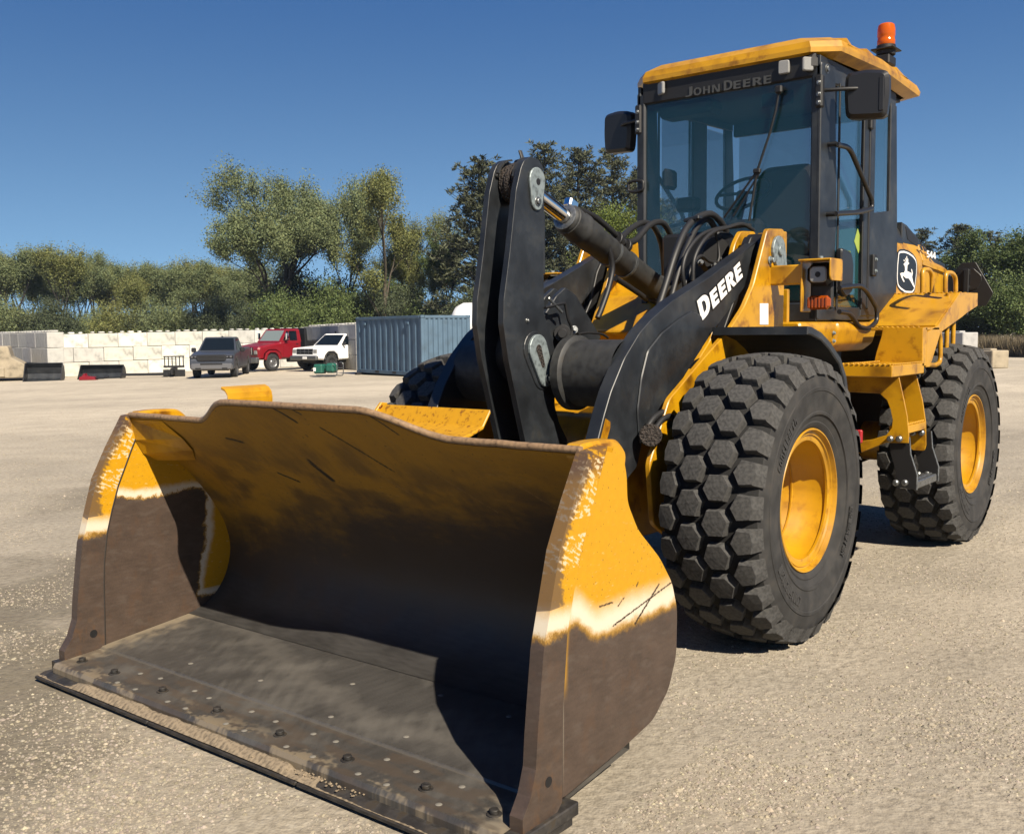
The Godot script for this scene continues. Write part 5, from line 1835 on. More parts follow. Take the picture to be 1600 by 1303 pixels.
	box(s, Vector3(0, 3.17, -2.83), Vector3(1.24, 0.16, 0.05), 0.01)
	part("header", s, M.black, C)
	s = st()
	box(s, Vector3(0, 3.215, -2.15), Vector3(1.26, 0.05, 1.36), 0.0)
	part("ceiling", s, M.interior, C)
	var jd := st()
	var jo := Vector3(-.278,3.118,-1.405)
	var je := Vector3(0.333,3.117,-1.405) - jo
	var ju := Vector3(-.268,3.181,-1.405) - jo
	ju.x = 0.0
	var jf := font("Droid Sans", 700)
	for e in [["J", 0.0, 0.085, 1.0], ["OHN", 0.10, 0.315, 0.80], ["D", 0.463, 0.10, 1.0], ["EERE", 0.575, 0.425, 0.80]]:
		letters(jd, e[0], jf, jo + je * e[1], je * e[2], ju, Vector3(0, 0, 0.002), e[3])
	part("windscreen_lettering", jd, mat(lin(0.085, 0.09, 0.09), 0.6), C)
	# roof shell
	var R := group_part("roof", L)
	s = st()
	var plan := func(front: float, half: float, cut: float, rearz: float) -> Array:
		return [Vector2(-half + cut, front), Vector2(half - cut, front), Vector2(half, front - cut * 1.15), Vector2(half + 0.012, (front + rearz) * 0.5), Vector2(half, rearz + 0.06), Vector2(half * 0.8, rearz), Vector2(-half * 0.8, rearz), Vector2(-half, rearz + 0.06), Vector2(-half - 0.012, (front + rearz) * 0.5), Vector2(-half, front - cut * 1.15)]
	var rise := func(z: float) -> float:   # the roof is a little higher in the middle of its length
		return 0.045 * (1.0 - pow((z + 2.25) / 0.95, 2.0))
	var lv := [[-1.45, 0.66, 0.13, -3.05, 3.225], [-1.385, 0.735, 0.135, -3.16, 3.255], [-1.385, 0.74, 0.14, -3.17, 3.285], [-1.40, 0.725, 0.14, -3.13, 3.325], [-1.47, 0.63, 0.13, -3.0, 3.372], [-1.62, 0.45, 0.1, -2.8, 3.385]]
	var prev := []
	for e in lv:
		var ring := []
		for p in plan.call(e[0], e[1], e[2], e[3]):
			ring.append(Vector3(p.x, e[4] + rise.call(p.y) * smoothstep(0.3, 0.74, absf(p.x)) * 0.9, p.y))
		if prev:
			for k in ring.size():
				var j := (k + 1) % ring.size()
				quad_out(s, prev[k], prev[j], ring[j], ring[k], Vector3(0, 3.1, -2.25))
		prev = ring
	for k in range(1, prev.size() - 1):
		tri_out(s, prev[0], prev[k], prev[k + 1], Vector3(0, 3.0, -2.25))
	part("shell", s, M.yellow, R)
	s = st()
	for sg in [-1.0, 1.0]:   # added wedge ribs, raised to make shading where the roof has hollows
		for e in [[-1.66, -1.82, 0.022], [-2.02, -2.32, 0.02], [-2.62, -2.85, 0.018]]:
			var z0: float = e[0]
			var z1: float = e[1]
			var yo: float = 3.36 + rise.call(z0) * 0.6
			var q := [Vector3(sg * 0.735, yo - 0.04, z0), Vector3(sg * 0.735, yo - 0.04, z1), Vector3(sg * 0.62, yo + 0.012, z1), Vector3(sg * 0.62, yo + 0.02, z0)]
			var tp := [Vector3(sg * 0.715, yo + e[2] * 0.35, z0 - 0.02), Vector3(sg * 0.70, yo - 0.01, z1), Vector3(sg * 0.60, yo + 0.02, z1), Vector3(sg * 0.60, yo + e[2], z0 - 0.02)]
			for k in 4:
				quad_out(s, q[k], q[(k + 1) % 4], tp[(k + 1) % 4], tp[k], Vector3(sg * 0.66, yo, (z0 + z1) / 2))
			quad_out(s, tp[0], tp[1], tp[2], tp[3], Vector3(sg * 0.66, yo - 0.1, (z0 + z1) / 2))
	part("added_shoulder_rib", s, M.yellow, R)
	s = st()
	box(s, Vector3(0, 3.235, -2.25), Vector3(1.24, 0.03, 1.55), 0.0)
	part("roof_lining", s, M.black, R)
	# work lamps under the roof
	for e in [Vector3(-.462,3.203,-1.4), Vector3(0.422,3.199,-1.4), Vector3(0.589,3.185,-1.37)]:
		var W := group_part("work_lamp", L)
		s = st()
		box(s, e + Vector3(0, 0.012, -0.045), Vector3(0.10, 0.105, 0.08), 0.03)
		part("housing", s, M.black, W)
		s = st()
		var turned := Transform3D(Basis(Vector3.UP, 0.9 if e.x > 0.45 else (-0.55 if e.x < 0 else 0.05)), e)
		prism(s, rnd(v2([-0.036, -0.042, 0.036, -0.042, 0.036, 0.042, -0.036, 0.042]), 0.016), turned, -0.012, 0.012, 0.006)
		part("lens", s, M.lamp, W)
	# beacon
	var Bc := group_part("beacon", L)
	var bp := Vector3(0.6,3.54,-2.755)
	s = st()
	box(s, bp + Vector3(-0.02, -0.12, 0), Vector3(0.08, 0.14, 0.12), 0.004)
	box(s, bp + Vector3(0, 0.006, 0), Vector3(0.17, 0.012, 0.17), 0.005)
	cyl(s, bp + Vector3(0, -0.03, 0), bp + Vector3(0, 0.04, 0), 0.066, 24)
	box(s, bp + Vector3(-0.01, -0.07, 0.0), Vector3(0.12, 0.07, 0.15), 0.01)
	part("base", s, M.black, Bc)
	s = st()
	lathe(s, [[0.04, 0.058], [0.05, 0.062], [0.075, 0.062], [0.08, 0.059], [0.10, 0.059], [0.105, 0.062], [0.15, 0.061], [0.18, 0.056], [0.19, 0.045], [0.194, 0.0]], Transform3D(Basis(Vector3.UP, Vector3(-1, 0, 0), Vector3(0, 0, 1)), bp), 32)
	part("lens", s, M.amber, Bc)
	# wiper
	s = st()
	var w := v3([0.39,3.066,-1.4,0.37,2.94,-1.4,0.33,2.802,-1.4,0.275,2.652,-1.4,0.247,2.576,-1.4])
	tube(s, w, 0.008, 6)
	tube(s, [w[4], Vector3(0.015,2.297,-1.4)], 0.007, 6)
	tube(s, [w[4] + Vector3(0.02, -0.01, 0), Vector3(0.081,2.3,-1.4)], 0.006, 6)
	tube(s, [w[4], Vector3(0.195,2.262,-1.4)], 0.008, 6)
	box(s, w[4], Vector3(0.05, 0.03, 0.03), 0.006)
	box(s, w[0], Vector3(0.05, 0.05, 0.04), 0.01)
	part("wiper", s, M.black, C)
	# inside
	s = st()
	box(s, Vector3(0.08, 2.0, -2.1), Vector3(0.52, 0.14, 0.48), 0.05)
	prism(s, rnd(v2([-0.19, 2.05, 0.33, 2.05, 0.32, 2.60, 0.26, 2.73, -0.10, 2.73, -0.18, 2.60]), 0.06), Transform3D(Basis(), Vector3(0, 0, 0)), -2.36, -2.22, 0.04)
	box(s, Vector3(0.08, 1.82, -2.1), Vector3(0.35, 0.3, 0.35), 0.02)
	part("seat", s, M.seat, C)
	s = st()
	var rw := []
	for k in 25:
		var a := TAU * k / 24.0
		rw.append(Vector3(-0.045 + 0.19 * cos(a), 2.50 + 0.19 * sin(a) * 0.64, -1.80 + 0.19 * sin(a) * -0.76))
	tube(s, rw, 0.013, 8, false)
	tube(s, [Vector3(-0.045, 2.5, -1.8), Vector3(-0.045, 2.2, -1.65), Vector3(-0.045, 1.7, -1.6)], 0.04, 8)
	tube(s, [Vector3(-0.235, 2.5, -1.8), Vector3(0.145, 2.5, -1.8)], 0.012, 6)
	part("steering_wheel", s, M.black, C)
	s = st()
	box(s, Vector3(0.08, 2.18, -1.56), Vector3(0.30, 0.22, 0.14), 0.04)
	box(s, Vector3(-0.05, 1.95, -1.60), Vector3(0.22, 0.5, 0.16), 0.04)
	box(s, Vector3(-0.46, 2.02, -2.2), Vector3(0.22, 0.5, 0.7), 0.05)
	box(s, Vector3(-0.52, 2.62, -1.62), Vector3(0.05, 0.14, 0.16), 0.02)
	box(s, Vector3(-0.44, 2.45, -1.75), Vector3(0.16, 0.10, 0.10), 0.02)
	box(s, Vector3(-0.36, 3.08, -1.62), Vector3(0.42, 0.10, 0.2), 0.03)
	box(s, Vector3(0.3, 3.05, -1.58), Vector3(0.22, 0.09, 0.02), 0.01)
	part("console", s, M.interior, C)
	s = st()   # safety sticker on the door glass
	prism(s, PackedVector2Array(v2([-2.129,2.234,-2.207,2.153,-2.15,2.067,-2.067,2.144])), xplane(), 0.6445, 0.6455, 0.0)
	part("green_sticker", s, mat(lin(0.48, 0.62, 0.12), 0.5), C)
	s = st()
	for yy in [2.10, 2.075, 2.05]:
		box(s, Vector3(0.6462, yy - 0.03, -1.975), Vector3(0.001, 0.012, 0.05), 0.0)
	part("sticker_print", s, mat(lin(0.16, 0.24, 0.06), 0.6), C)

# ---------------------------------------------------------------- rear frame, hood, steps
func serrated(s: SurfaceTool, a: Vector3, b: Vector3, h: float, n: int) -> void:
	# a row of small teeth along a tread edge
	for k in n:
		box(s, a.lerp(b, (k + 0.5) / n) + Vector3(0, h * 0.5, 0), Vector3(0.02, h, 0.02), 0.004)

func rear(L: Node3D) -> void:
	var F := group_part("rear_frame", L)
	var s := st()
	plate_x(s, [-1.15, 0.62, -1.15, 1.0, -1.7, 1.5, -4.7, 1.5, -4.75, 0.75, -3.8, 0.55, -1.9, 0.5], -0.42, 0.42, 0.05, 0.01)
	part("frame_body", s, M.shaded_underframe, F)  # colour carries the shade below the cab and deck
	s = st()
	box(s, Vector3(0, 1.10, -1.78), Vector3(0.98, 0.94, 1.05), 0.03)
	part("transmission", s, M.black, F)
	for sg in [-1.0, 1.0]:
		# side tank under the cab, in two lengths with a groove between
		s = st()
		for e in [[-1.03, -1.615], [-1.635, -2.34]]:
			prism(s, rnd(v2([0.40, 1.40, 0.62, 1.405, 0.69, 1.46, 0.715, 1.56, 0.70, 1.602, 0.40, 1.602]), 0.02), Transform3D(Basis(Vector3(sg, 0, 0), Vector3.UP, Vector3(0, 0, 1)), Vector3.ZERO), e[1], e[0], 0.012)
		part("side_tank", s, M.yellow, L)
		s = st()
		for y in [1.50, 1.55]:
			bolt(s, Vector3(sg * 0.71, y - 0.02, -1.55), Vector3(sg, 0, 0), 0.010, 0.014)
		part("bolt", s, M.zinc, L)
		# steps
		var S := group_part("access_steps", L)
		s = st()
		box(s, Vector3(sg * 0.90, 1.297, -1.755), Vector3(0.44, 0.072, 0.63), 0.005)
		part("lower_tread", s, M.yellow, S)
		s = st()
		serrated(s, Vector3(sg * 0.70, 1.333, -1.445), Vector3(sg * 1.115, 1.333, -1.445), 0.012, 13)
		serrated(s, Vector3(sg * 1.11, 1.333, -1.45), Vector3(sg * 1.11, 1.333, -2.05), 0.010, 18)
		serrated(s, Vector3(sg * 0.85, 1.333, -1.5), Vector3(sg * 0.85, 1.333, -2.0), 0.012, 16)
		serrated(s, Vector3(sg * 0.80, 1.560, -2.04), Vector3(sg * 1.10, 1.560, -2.04), 0.010, 9)
		part("tread_teeth", s, M.yellow, S)
		s = st()
		prism(s, v2([0.80, 1.30, 1.12, 1.312, 1.12, 1.560, 0.86, 1.565, 0.85, 1.50, 0.82, 1.40]), Transform3D(Basis(Vector3(sg, 0, 0), Vector3.UP, Vector3(0, 0, 1)), Vector3.ZERO), -2.12, -2.03, 0.004)
		box(s, Vector3(sg * 0.94, 1.552, -2.24), Vector3(0.36, 0.02, 0.3), 0.004)
		part("upper_riser", s, M.yellow, S)
		s = st()
		prism(s, v2([0.45, 1.262, 0.769, 1.258, 1.109, 1.256, 1.138, 1.136, 1.164, 1.018, 1.177, 0.90, 1.175, 0.85, 1.04, 0.845, 0.857, 0.76, 0.50, 0.62, 0.45, 0.70, 0.80, 0.83, 0.95, 0.86, 1.038, 0.892, 1.072, 0.94, 1.076, 0.99, 1.062, 1.053, 1.04, 1.11, 0.993, 1.151, 0.769, 1.156, 0.45, 1.16]), Transform3D(Basis(Vector3(sg, 0, 0), Vector3.UP, Vector3(0, 0, 1)), Vector3.ZERO), -1.612, -1.60, 0.002)
		part("ladder_cheek", s, M.yellow, S)
		s = st()
		prism(s, rnd(v2([0.85, 1.262, 1.076, 1.255, 1.12, 1.088, 1.144, 0.943, 1.150, 0.79, 1.14, 0.755, 1.06, 0.755, 1.03, 0.80, 1.02, 0.95, 0.98, 1.1, 0.85, 1.17]), 0.015), Transform3D(Basis(Vector3(sg, 0, 0), Vector3.UP, Vector3(0, 0, 1)), Vector3.ZERO), -2.062, -2.05, 0.002)
		part("ladder_cheek", s, M.yellow, S)
		s = st()
		box(s, Vector3(sg * 1.10, 0.925, -1.83), Vector3(0.10, 0.05, 0.43), 0.004)
		serrated(s, Vector3(sg * 1.135, 0.95, -1.63), Vector3(sg * 1.135, 0.95, -2.03), 0.014, 12)
		part("rung", s, M.yellow, S)
		s = st()   # flexible hangers with the lowest rung
		for z in [-1.62, -2.07]:
			prism(s, v2([1.05, 0.88, 1.17, 0.885, 1.18, 0.78, 1.222, 0.655, 1.222, 0.56, 1.09, 0.57, 1.10, 0.65, 1.06, 0.78]), Transform3D(Basis(Vector3(sg, 0, 0), Vector3.UP, Vector3(0, 0, 1)), Vector3.ZERO), z - 0.010, z, 0.002)
		part("hanger", s, M.black, S)
		s = st()
		for z in [-1.62, -2.07]:
			tube(s, [Vector3(sg * 1.172, 0.885, z - 0.005), Vector3(sg * 1.182, 0.78, z - 0.005), Vector3(sg * 1.224, 0.655, z - 0.005), Vector3(sg * 1.224, 0.56, z - 0.005)], 0.006, 6)
		box(s, Vector3(sg * 1.175, 0.585, -1.845), Vector3(0.09, 0.05, 0.43), 0.006)
		box(s, Vector3(sg * 1.18, 0.613, -1.845), Vector3(0.03, 0.01, 0.40), 0.003)
		part("lowest_rung", s, M.steel, S)
		s = st()
		for z in [-1.60, -2.05]:
			for e in [[1.07, 0.872], [1.125, 0.875], [1.11, 0.60], [1.165, 0.605]]:
				cyl(s, Vector3(sg * e[0], e[1], z), Vector3(sg * e[0], e[1], z + 0.035), 0.020, 12, 0.008)
		part("hanger_bolt", s, M.steel, S)
		s = st()
		tube(s, bent(v3([1.1,1.529,-2.152,1.1,1.541,-2.364,1.1,1.514,-2.484,1.1,1.321,-2.501,1.1,1.303,-2.384,1.1,1.314,-2.169]).map(func(p): return Vector3(p.x * sg, p.y, p.z)), 0.05), 0.016, 10)
		part("step_handle", s, M.yellow, S)
		# rear fender: sloping skirt and deck
		var D := group_part("rear_fender", L)
		s = st()
		plate_x(s, [-2.12, 1.53, -2.36, 1.575, -2.865, 1.805, -3.34, 1.812, -3.345, 1.716, -3.05, 1.66, -2.95, 1.635, -2.42, 1.525, -2.20, 1.30, -2.12, 1.30], sg * 1.108, sg * 1.12, 0.0, 0.002)
		part("deck_side_plate", s, M.yellow, D)
		s = st()
		plate_x(s, [-2.345, 1.575, -2.865, 1.806, -3.33, 1.808, -3.33, 1.79, -2.87, 1.785, -2.35, 1.55], sg * 0.60, sg * 1.108, 0.0, 0.003)
		part("skirt", s, M.yellow, D)
		s = st()
		for z in [-2.87, -3.0, -3.13, -3.26]:
			serrated(s, Vector3(sg * 0.62, 1.806, z), Vector3(sg * 1.10, 1.806, z), 0.008, 16)
		part("deck_teeth", s, M.yellow, D)
		s = st()
		for h in [v3([0.95,1.803,-2.567,0.95,1.962,-2.554,0.95,1.968,-2.701,0.95,1.939,-2.779,0.95,1.808,-2.79]), v3([1.05,1.809,-2.759,1.05,1.943,-2.747,1.05,1.949,-2.905,1.05,1.92,-3.005,1.05,1.815,-3.015]), [Vector3(1.05, 1.80, -2.98), Vector3(1.05, 1.30, -2.98)], [Vector3(1.05, 1.80, -2.82), Vector3(1.05, 1.30, -2.82)]]:
			tube(s, bent(h.map(func(p): return Vector3(p.x * sg, p.y, p.z)), 0.05), 0.016, 10)
		part("deck_handrail", s, M.yellow, D)
	# engine hood with a wider cooler house behind
	var H := group_part("engine_hood", L)
	s = st()
	prism(s, rnd(v2([-0.60, 1.5, 0.60, 1.5, 0.603, 2.10, 0.56, 2.225, 0.48, 2.30, -0.48, 2.30, -0.56, 2.225, -0.603, 2.10]), 0.04), zplane(), -3.72, -2.95, 0.01)
	part("hood_shell", s, M.yellow, H)
	s = st()
	prism(s, rnd(v2([-0.52, 2.20, 0.575, 2.20, 0.53, 2.33, 0.42, 2.385, -0.42, 2.385, -0.53, 2.33]), 0.03), zplane(), -3.35, -2.93, 0.01)
	part("hood_cover", s, M.dark, H)
	s = st()   # slanting side grille behind the cover
	plate_x(s, [-3.33, 2.375, -3.45, 2.36, -4.2, 2.14, -4.5, 2.1, -4.5, 2.05, -3.33, 2.22], 0.42, 0.56, 0.0, 0.006)
	plate_x(s, [-3.33, 2.375, -3.45, 2.36, -4.2, 2.14, -4.5, 2.1, -4.5, 2.05, -3.33, 2.22], -0.56, -0.42, 0.0, 0.006)
	box(s, Vector3(0, 2.26, -3.6), Vector3(0.84, 0.06, 0.5), 0.02)
	part("hood_grille", s, M.dark, H)
	s = st()
	plate_x(s, [-3.40, 2.345, -3.72, 2.27, -3.72, 2.20, -3.46, 2.25], 0.556, 0.563, 0.0, 0.001)
	plate_x(s, [-3.78, 2.255, -4.1, 2.165, -4.1, 2.14, -3.80, 2.19], 0.556, 0.563, 0.0, 0.001)
	part("grille_mesh", s, M.black, H)
	s = st()   # rear length of the hood: a shoulder above, side panels set back below
	prism(s, v2([-0.598, 2.07, 0.598, 2.07, 0.603, 2.10, 0.56, 2.225, 0.48, 2.30, -0.48, 2.30, -0.56, 2.225, -0.603, 2.10]), zplane(), -3.90, -3.725, 0.003)
	var fa := [Vector2(0.600, 2.065), Vector2(0.603, 2.10), Vector2(0.56, 2.225), Vector2(0.48, 2.30), Vector2(-0.48, 2.30), Vector2(-0.56, 2.225), Vector2(-0.603, 2.10), Vector2(-0.600, 2.065)]
	var fb := [Vector2(0.60, 2.02), Vector2(0.60, 2.05), Vector2(0.54, 2.10), Vector2(0.42, 2.14), Vector2(-0.42, 2.14), Vector2(-0.54, 2.10), Vector2(-0.60, 2.05), Vector2(-0.60, 2.02)]
	for k in 8:
		var a: Vector2 = fa[k]
		var b: Vector2 = fa[(k + 1) % 8]
		var c: Vector2 = fb[(k + 1) % 8]
		var d: Vector2 = fb[k]
		quad_out(s, Vector3(a.x, a.y, -3.73), Vector3(b.x, b.y, -3.73), Vector3(c.x, c.y, -4.40), Vector3(d.x, d.y, -4.40), Vector3(0, 2.1 if k < 7 else 2.2, -4.0))
	part("hood_shoulder", s, M.yellow, H)
	for sg in [-1.0, 1.0]:
		s = st()
		box(s, Vector3(sg * 0.555, 1.76, -4.05), Vector3(0.05, 0.60, 0.68), 0.006)
		part("side_panel", s, M.yellow, H)
	s = st()
	box(s, Vector3(0, 1.76, -4.0), Vector3(1.06, 0.60, 0.79), 0.03)
	part("tail", s, M.yellow, H)
	s = st()
	plate_x(s, [-3.616,2.207,-3.668,2.174,-3.718,2.177,-3.665,2.212], 0.604, 0.6055, 0.0, 0.0)
	plate_x(s, [-3.699,2.207,-3.753,2.169,-3.803,2.171,-3.732,2.211], 0.604, 0.6055, 0.0, 0.0)
	part("model_bar", s, M.decal_black, H)
	s = st()
	var mo := Vector3(0.606,2.126,-3.817)
	letters(s, "544", font("Droid Sans", 700, 0.2), mo, Vector3(0.606,2.122,-4.062) - mo, Vector3(0.606,2.182,-3.804) - mo, Vector3(0.0015, 0, 0))
	part("model_lettering", s, M.white, H)
	# emblem: a white leaping deer on a black shield with a white border
	var sh := "905 108, 920 88, 965 72, 1010 75, 1060 95, 1092 130, 1106 180, 1105 300, 1092 440, 1085 490, 1060 530, 985 542, 930 512, 903 480, 893 400, 895 250"
	var zoom := func(t: String) -> PackedVector2Array:   # a tracing of the badge to (z, y) on the hood side
		var o := PackedVector2Array()
		for e in t.split(","):
			var n := e.strip_edges().split(" ")
			o.append(Vector2(-3.115 - (n[0].to_float() - 905.0) / 200.0 * 0.445, 1.835 + (545.0 - n[1].to_float()) / 485.0 * 0.325 - (n[0].to_float() - 905.0) / 200.0 * 0.018))
		return o
	s = st()
	prism(s, inset(rnd(zoom.call(sh), 0.02, 3), -0.014), xplane(), 0.6035, 0.6045, 0.0)
	part("emblem_rim", s, M.decal_black, H)
	s = st()
	prism(s, rnd(zoom.call(sh), 0.02, 3), xplane(), 0.604, 0.6055, 0.0)
	part("emblem_border", s, M.white, H)
	s = st()
	prism(s, inset(rnd(zoom.call(sh), 0.02, 3), 0.014), xplane(), 0.605, 0.6065, 0.0)
	part("emblem_field", s, M.decal_black, H)
	s = st()
	for t in ["957 222, 975 200, 992 190, 1018 196, 1010 210, 998 225, 995 292, 1030 302, 1050 304, 1038 256, 1050 262, 1059 300, 1052 345, 1062 392, 1088 470, 1078 468, 1040 405, 1015 372, 985 378, 962 362, 948 352, 952 380, 972 420, 960 426, 936 382, 922 340, 942 325, 966 320, 974 292, 970 242, 958 232", "985 196, 955 186, 962 172, 968 184, 988 190", "984 192, 972 160, 978 150, 982 164, 994 188", "990 190, 985 140, 990 122, 994 145, 1000 190", "1000 190, 1000 150, 1004 148, 1006 192"]:
		prism(s, zoom.call(t), xplane(), 0.6065, 0.608, 0.0)
	part("emblem_deer", s, M.white, H)
	# slow vehicle sign seen from behind
	s = st()
	prism(s, rnd(v2([0.65,2.118,0.766,2.121,0.917,1.847,0.859,1.739,0.494,1.736,0.437,1.839]), 0.015), zplane(), -4.672, -4.66, 0.003)
	part("slow_vehicle_sign", s, M.black, L)
	s = st()
	prism(s, rnd(v2([0.622,2.045,0.653,2.065,0.753,2.066,0.817,2.003,0.823,1.959,0.789,1.889,0.726,1.874,0.621,1.883,0.603,1.956]), 0.01), zplane(), -4.66, -4.652, 0.003)
	part("sign_backplate", s, M.plastic, L)
	s = st()
	for p in v3([0.707,2.041,-4.652,0.711,1.902,-4.652,0.708,2.013,-4.652]):
		bolt(s, p, Vector3(0, 0, 1), 0.014, 0.012)
	box(s, Vector3(0.70, 1.86, -4.64), Vector3(0.04, 0.4, 0.03), 0.004)
	box(s, Vector3(0.60, 1.74, -4.60), Vector3(0.24, 0.05, 0.05), 0.004)
	part("sign_bracket", s, M.black, L)
	s = st()
	box(s, Vector3(0.918,0.89,-1.45), Vector3(0.05, 0.085, 0.03), 0.008)
	part("red_reflector", s, M.red, L)
	# hoses and drive shaft in the articulation
	s = st()
	cyl(s, Vector3(0, 0.72, -0.3), Vector3(0, 0.78, -2.6), 0.06, 16)
	cyl(s, Vector3(0, 0.6, -1.1), Vector3(0, 1.5, -1.1), 0.10, 20)
	part("drive_shaft", s, M.black, L)
	s = st()
	for k in 4:
		var x := 0.45 + 0.05 * k
		tube(s, crv([Vector3(x, 1.25, -0.6), Vector3(x + 0.05, 1.1, -0.9), Vector3(x + 0.02, 1.15, -1.3), Vector3(x - 0.05, 1.25, -1.7)]), 0.018, 8)
	part("hydraulic_hose", s, M.hose, L)
	s = st()   # grease head and hoses by the front wheel
	tube(s, crv(v3([0.62,1.021,0.525,0.62,1.082,0.586,0.62,1.131,0.538,0.62,1.157,0.452,0.62,1.167,0.364])), 0.016, 8)
	tube(s, crv(v3([0.64,1.092,0.541,0.64,1.128,0.474,0.64,1.138,0.399,0.64,1.118,0.348])), 0.014, 8)
	box(s, Vector3(0.6,1.097,0.392), Vector3(0.08, 0.1, 0.14), 0.03)
	part("hydraulic_hose", s, M.hose, L)
	s = st()
	cyl(s, Vector3(0.6,1.051,0.522), Vector3(0.66,1.063,0.623), 0.055, 18)
	part("grease_cap", s, M.grease, L)

# ---------------------------------------------------------------- vehicles and gear on the far side of the yard
func car_wheel(parent: Node3D, at: Vector3, r: float, w: float, side: float, disc: Material) -> void:
	var n := group_part("wheel", parent, at)
	var s := st()
	lathe(s, [[-w * 0.5, r * 0.6], [-w * 0.5, r * 0.9], [-w * 0.36, r], [w * 0.36, r], [w * 0.5, r * 0.9], [w * 0.5, r * 0.62], [w * 0.38, r * 0.58]], Transform3D(Basis(Vector3.UP, 0.0 if side > 0 else PI), Vector3.ZERO), 28)
	part("tyre", s, M.tyre, n)
	s = st()
	var xf := Transform3D(Basis(Vector3.UP, 0.0 if side > 0 else PI), Vector3.ZERO)
	lathe(s, [[w * 0.38, r * 0.62], [w * 0.42, r * 0.60], [w * 0.30, r * 0.52], [w * 0.22, r * 0.30], [w * 0.36, r * 0.2], [w * 0.38, 0.0]], xf, 24)
	for k in 6:
		var a := TAU * k / 6.0
		box(s, Vector3(w * 0.33, r * 0.4 * cos(a), r * 0.4 * sin(a)), Vector3(w * 0.1, r * 0.16, r * 0.16), 0.01, xf)
	part("rim", s, disc, n)

# a body: the side profile (z, y) drawn across the width, with tumblehome by a wide chamfer
func side_body(s: SurfaceTool, zy: Array, half: float, bev := 0.05) -> void:
	prism(s, rnd(v2(zy), 0.05, 3), xplane(), -half, half, bev)

# a cabin between two rectangles: lower (z0, z1, half, y) and upper
func cabin(s: SurfaceTool, lo: Array, hi: Array) -> void:
	var a := [Vector3(-lo[2], lo[3], lo[0]), Vector3(lo[2], lo[3], lo[0]), Vector3(lo[2], lo[3], lo[1]), Vector3(-lo[2], lo[3], lo[1])]
	var b := [Vector3(-hi[2], hi[3], hi[0]), Vector3(hi[2], hi[3], hi[0]), Vector3(hi[2], hi[3], hi[1]), Vector3(-hi[2], hi[3], hi[1])]
	var c := []
	for p in b:
		c.append(Vector3(p.x * 0.90, p.y + 0.05, lerpf(p.z, (hi[0] + hi[1]) / 2, 0.10)))
	var mid := Vector3(0, (lo[3] + hi[3]) / 2, (lo[0] + lo[1]) / 2)
	for k in 4:
		quad_out(s, a[k], a[(k + 1) % 4], b[(k + 1) % 4], b[k], mid)
		quad_out(s, b[k], b[(k + 1) % 4], c[(k + 1) % 4], c[k], mid)
	quad_out(s, c[0], c[1], c[2], c[3], mid)

# a pane set proud of a cabin wall: four corners given, thickness along n
func pane(called: String, parent: Node3D, p: Array, n: Vector3, m: Material) -> void:
	var s := st()
	var mid: Vector3 = (p[0] + p[2]) / 2
	var q := []
	for e in p:
		q.append(e + n * 0.012)
	quad_out(s, q[0], q[1], q[2], q[3], mid - n)
	for k in 4:
		quad_out(s, p[k], p[(k + 1) % 4], q[(k + 1) % 4], q[k], mid)
	part(called, s, m, parent)

func side_pane(called: String, parent: Node3D, zy: Array, lo: Array, hi: Array, sg: float, m: Material) -> void:
	# a window on a sloping cabin side: (z, y) corners put on the plane between the two rectangles
	var p := []
	for e in v2(zy):
		var t: float = (e.y - lo[3]) / (hi[3] - lo[3])
		p.append(Vector3(sg * lerpf(lo[2], hi[2], t), e.y, e.x))
	pane(called, parent, p, Vector3(sg, 0.15, 0).normalized(), m)

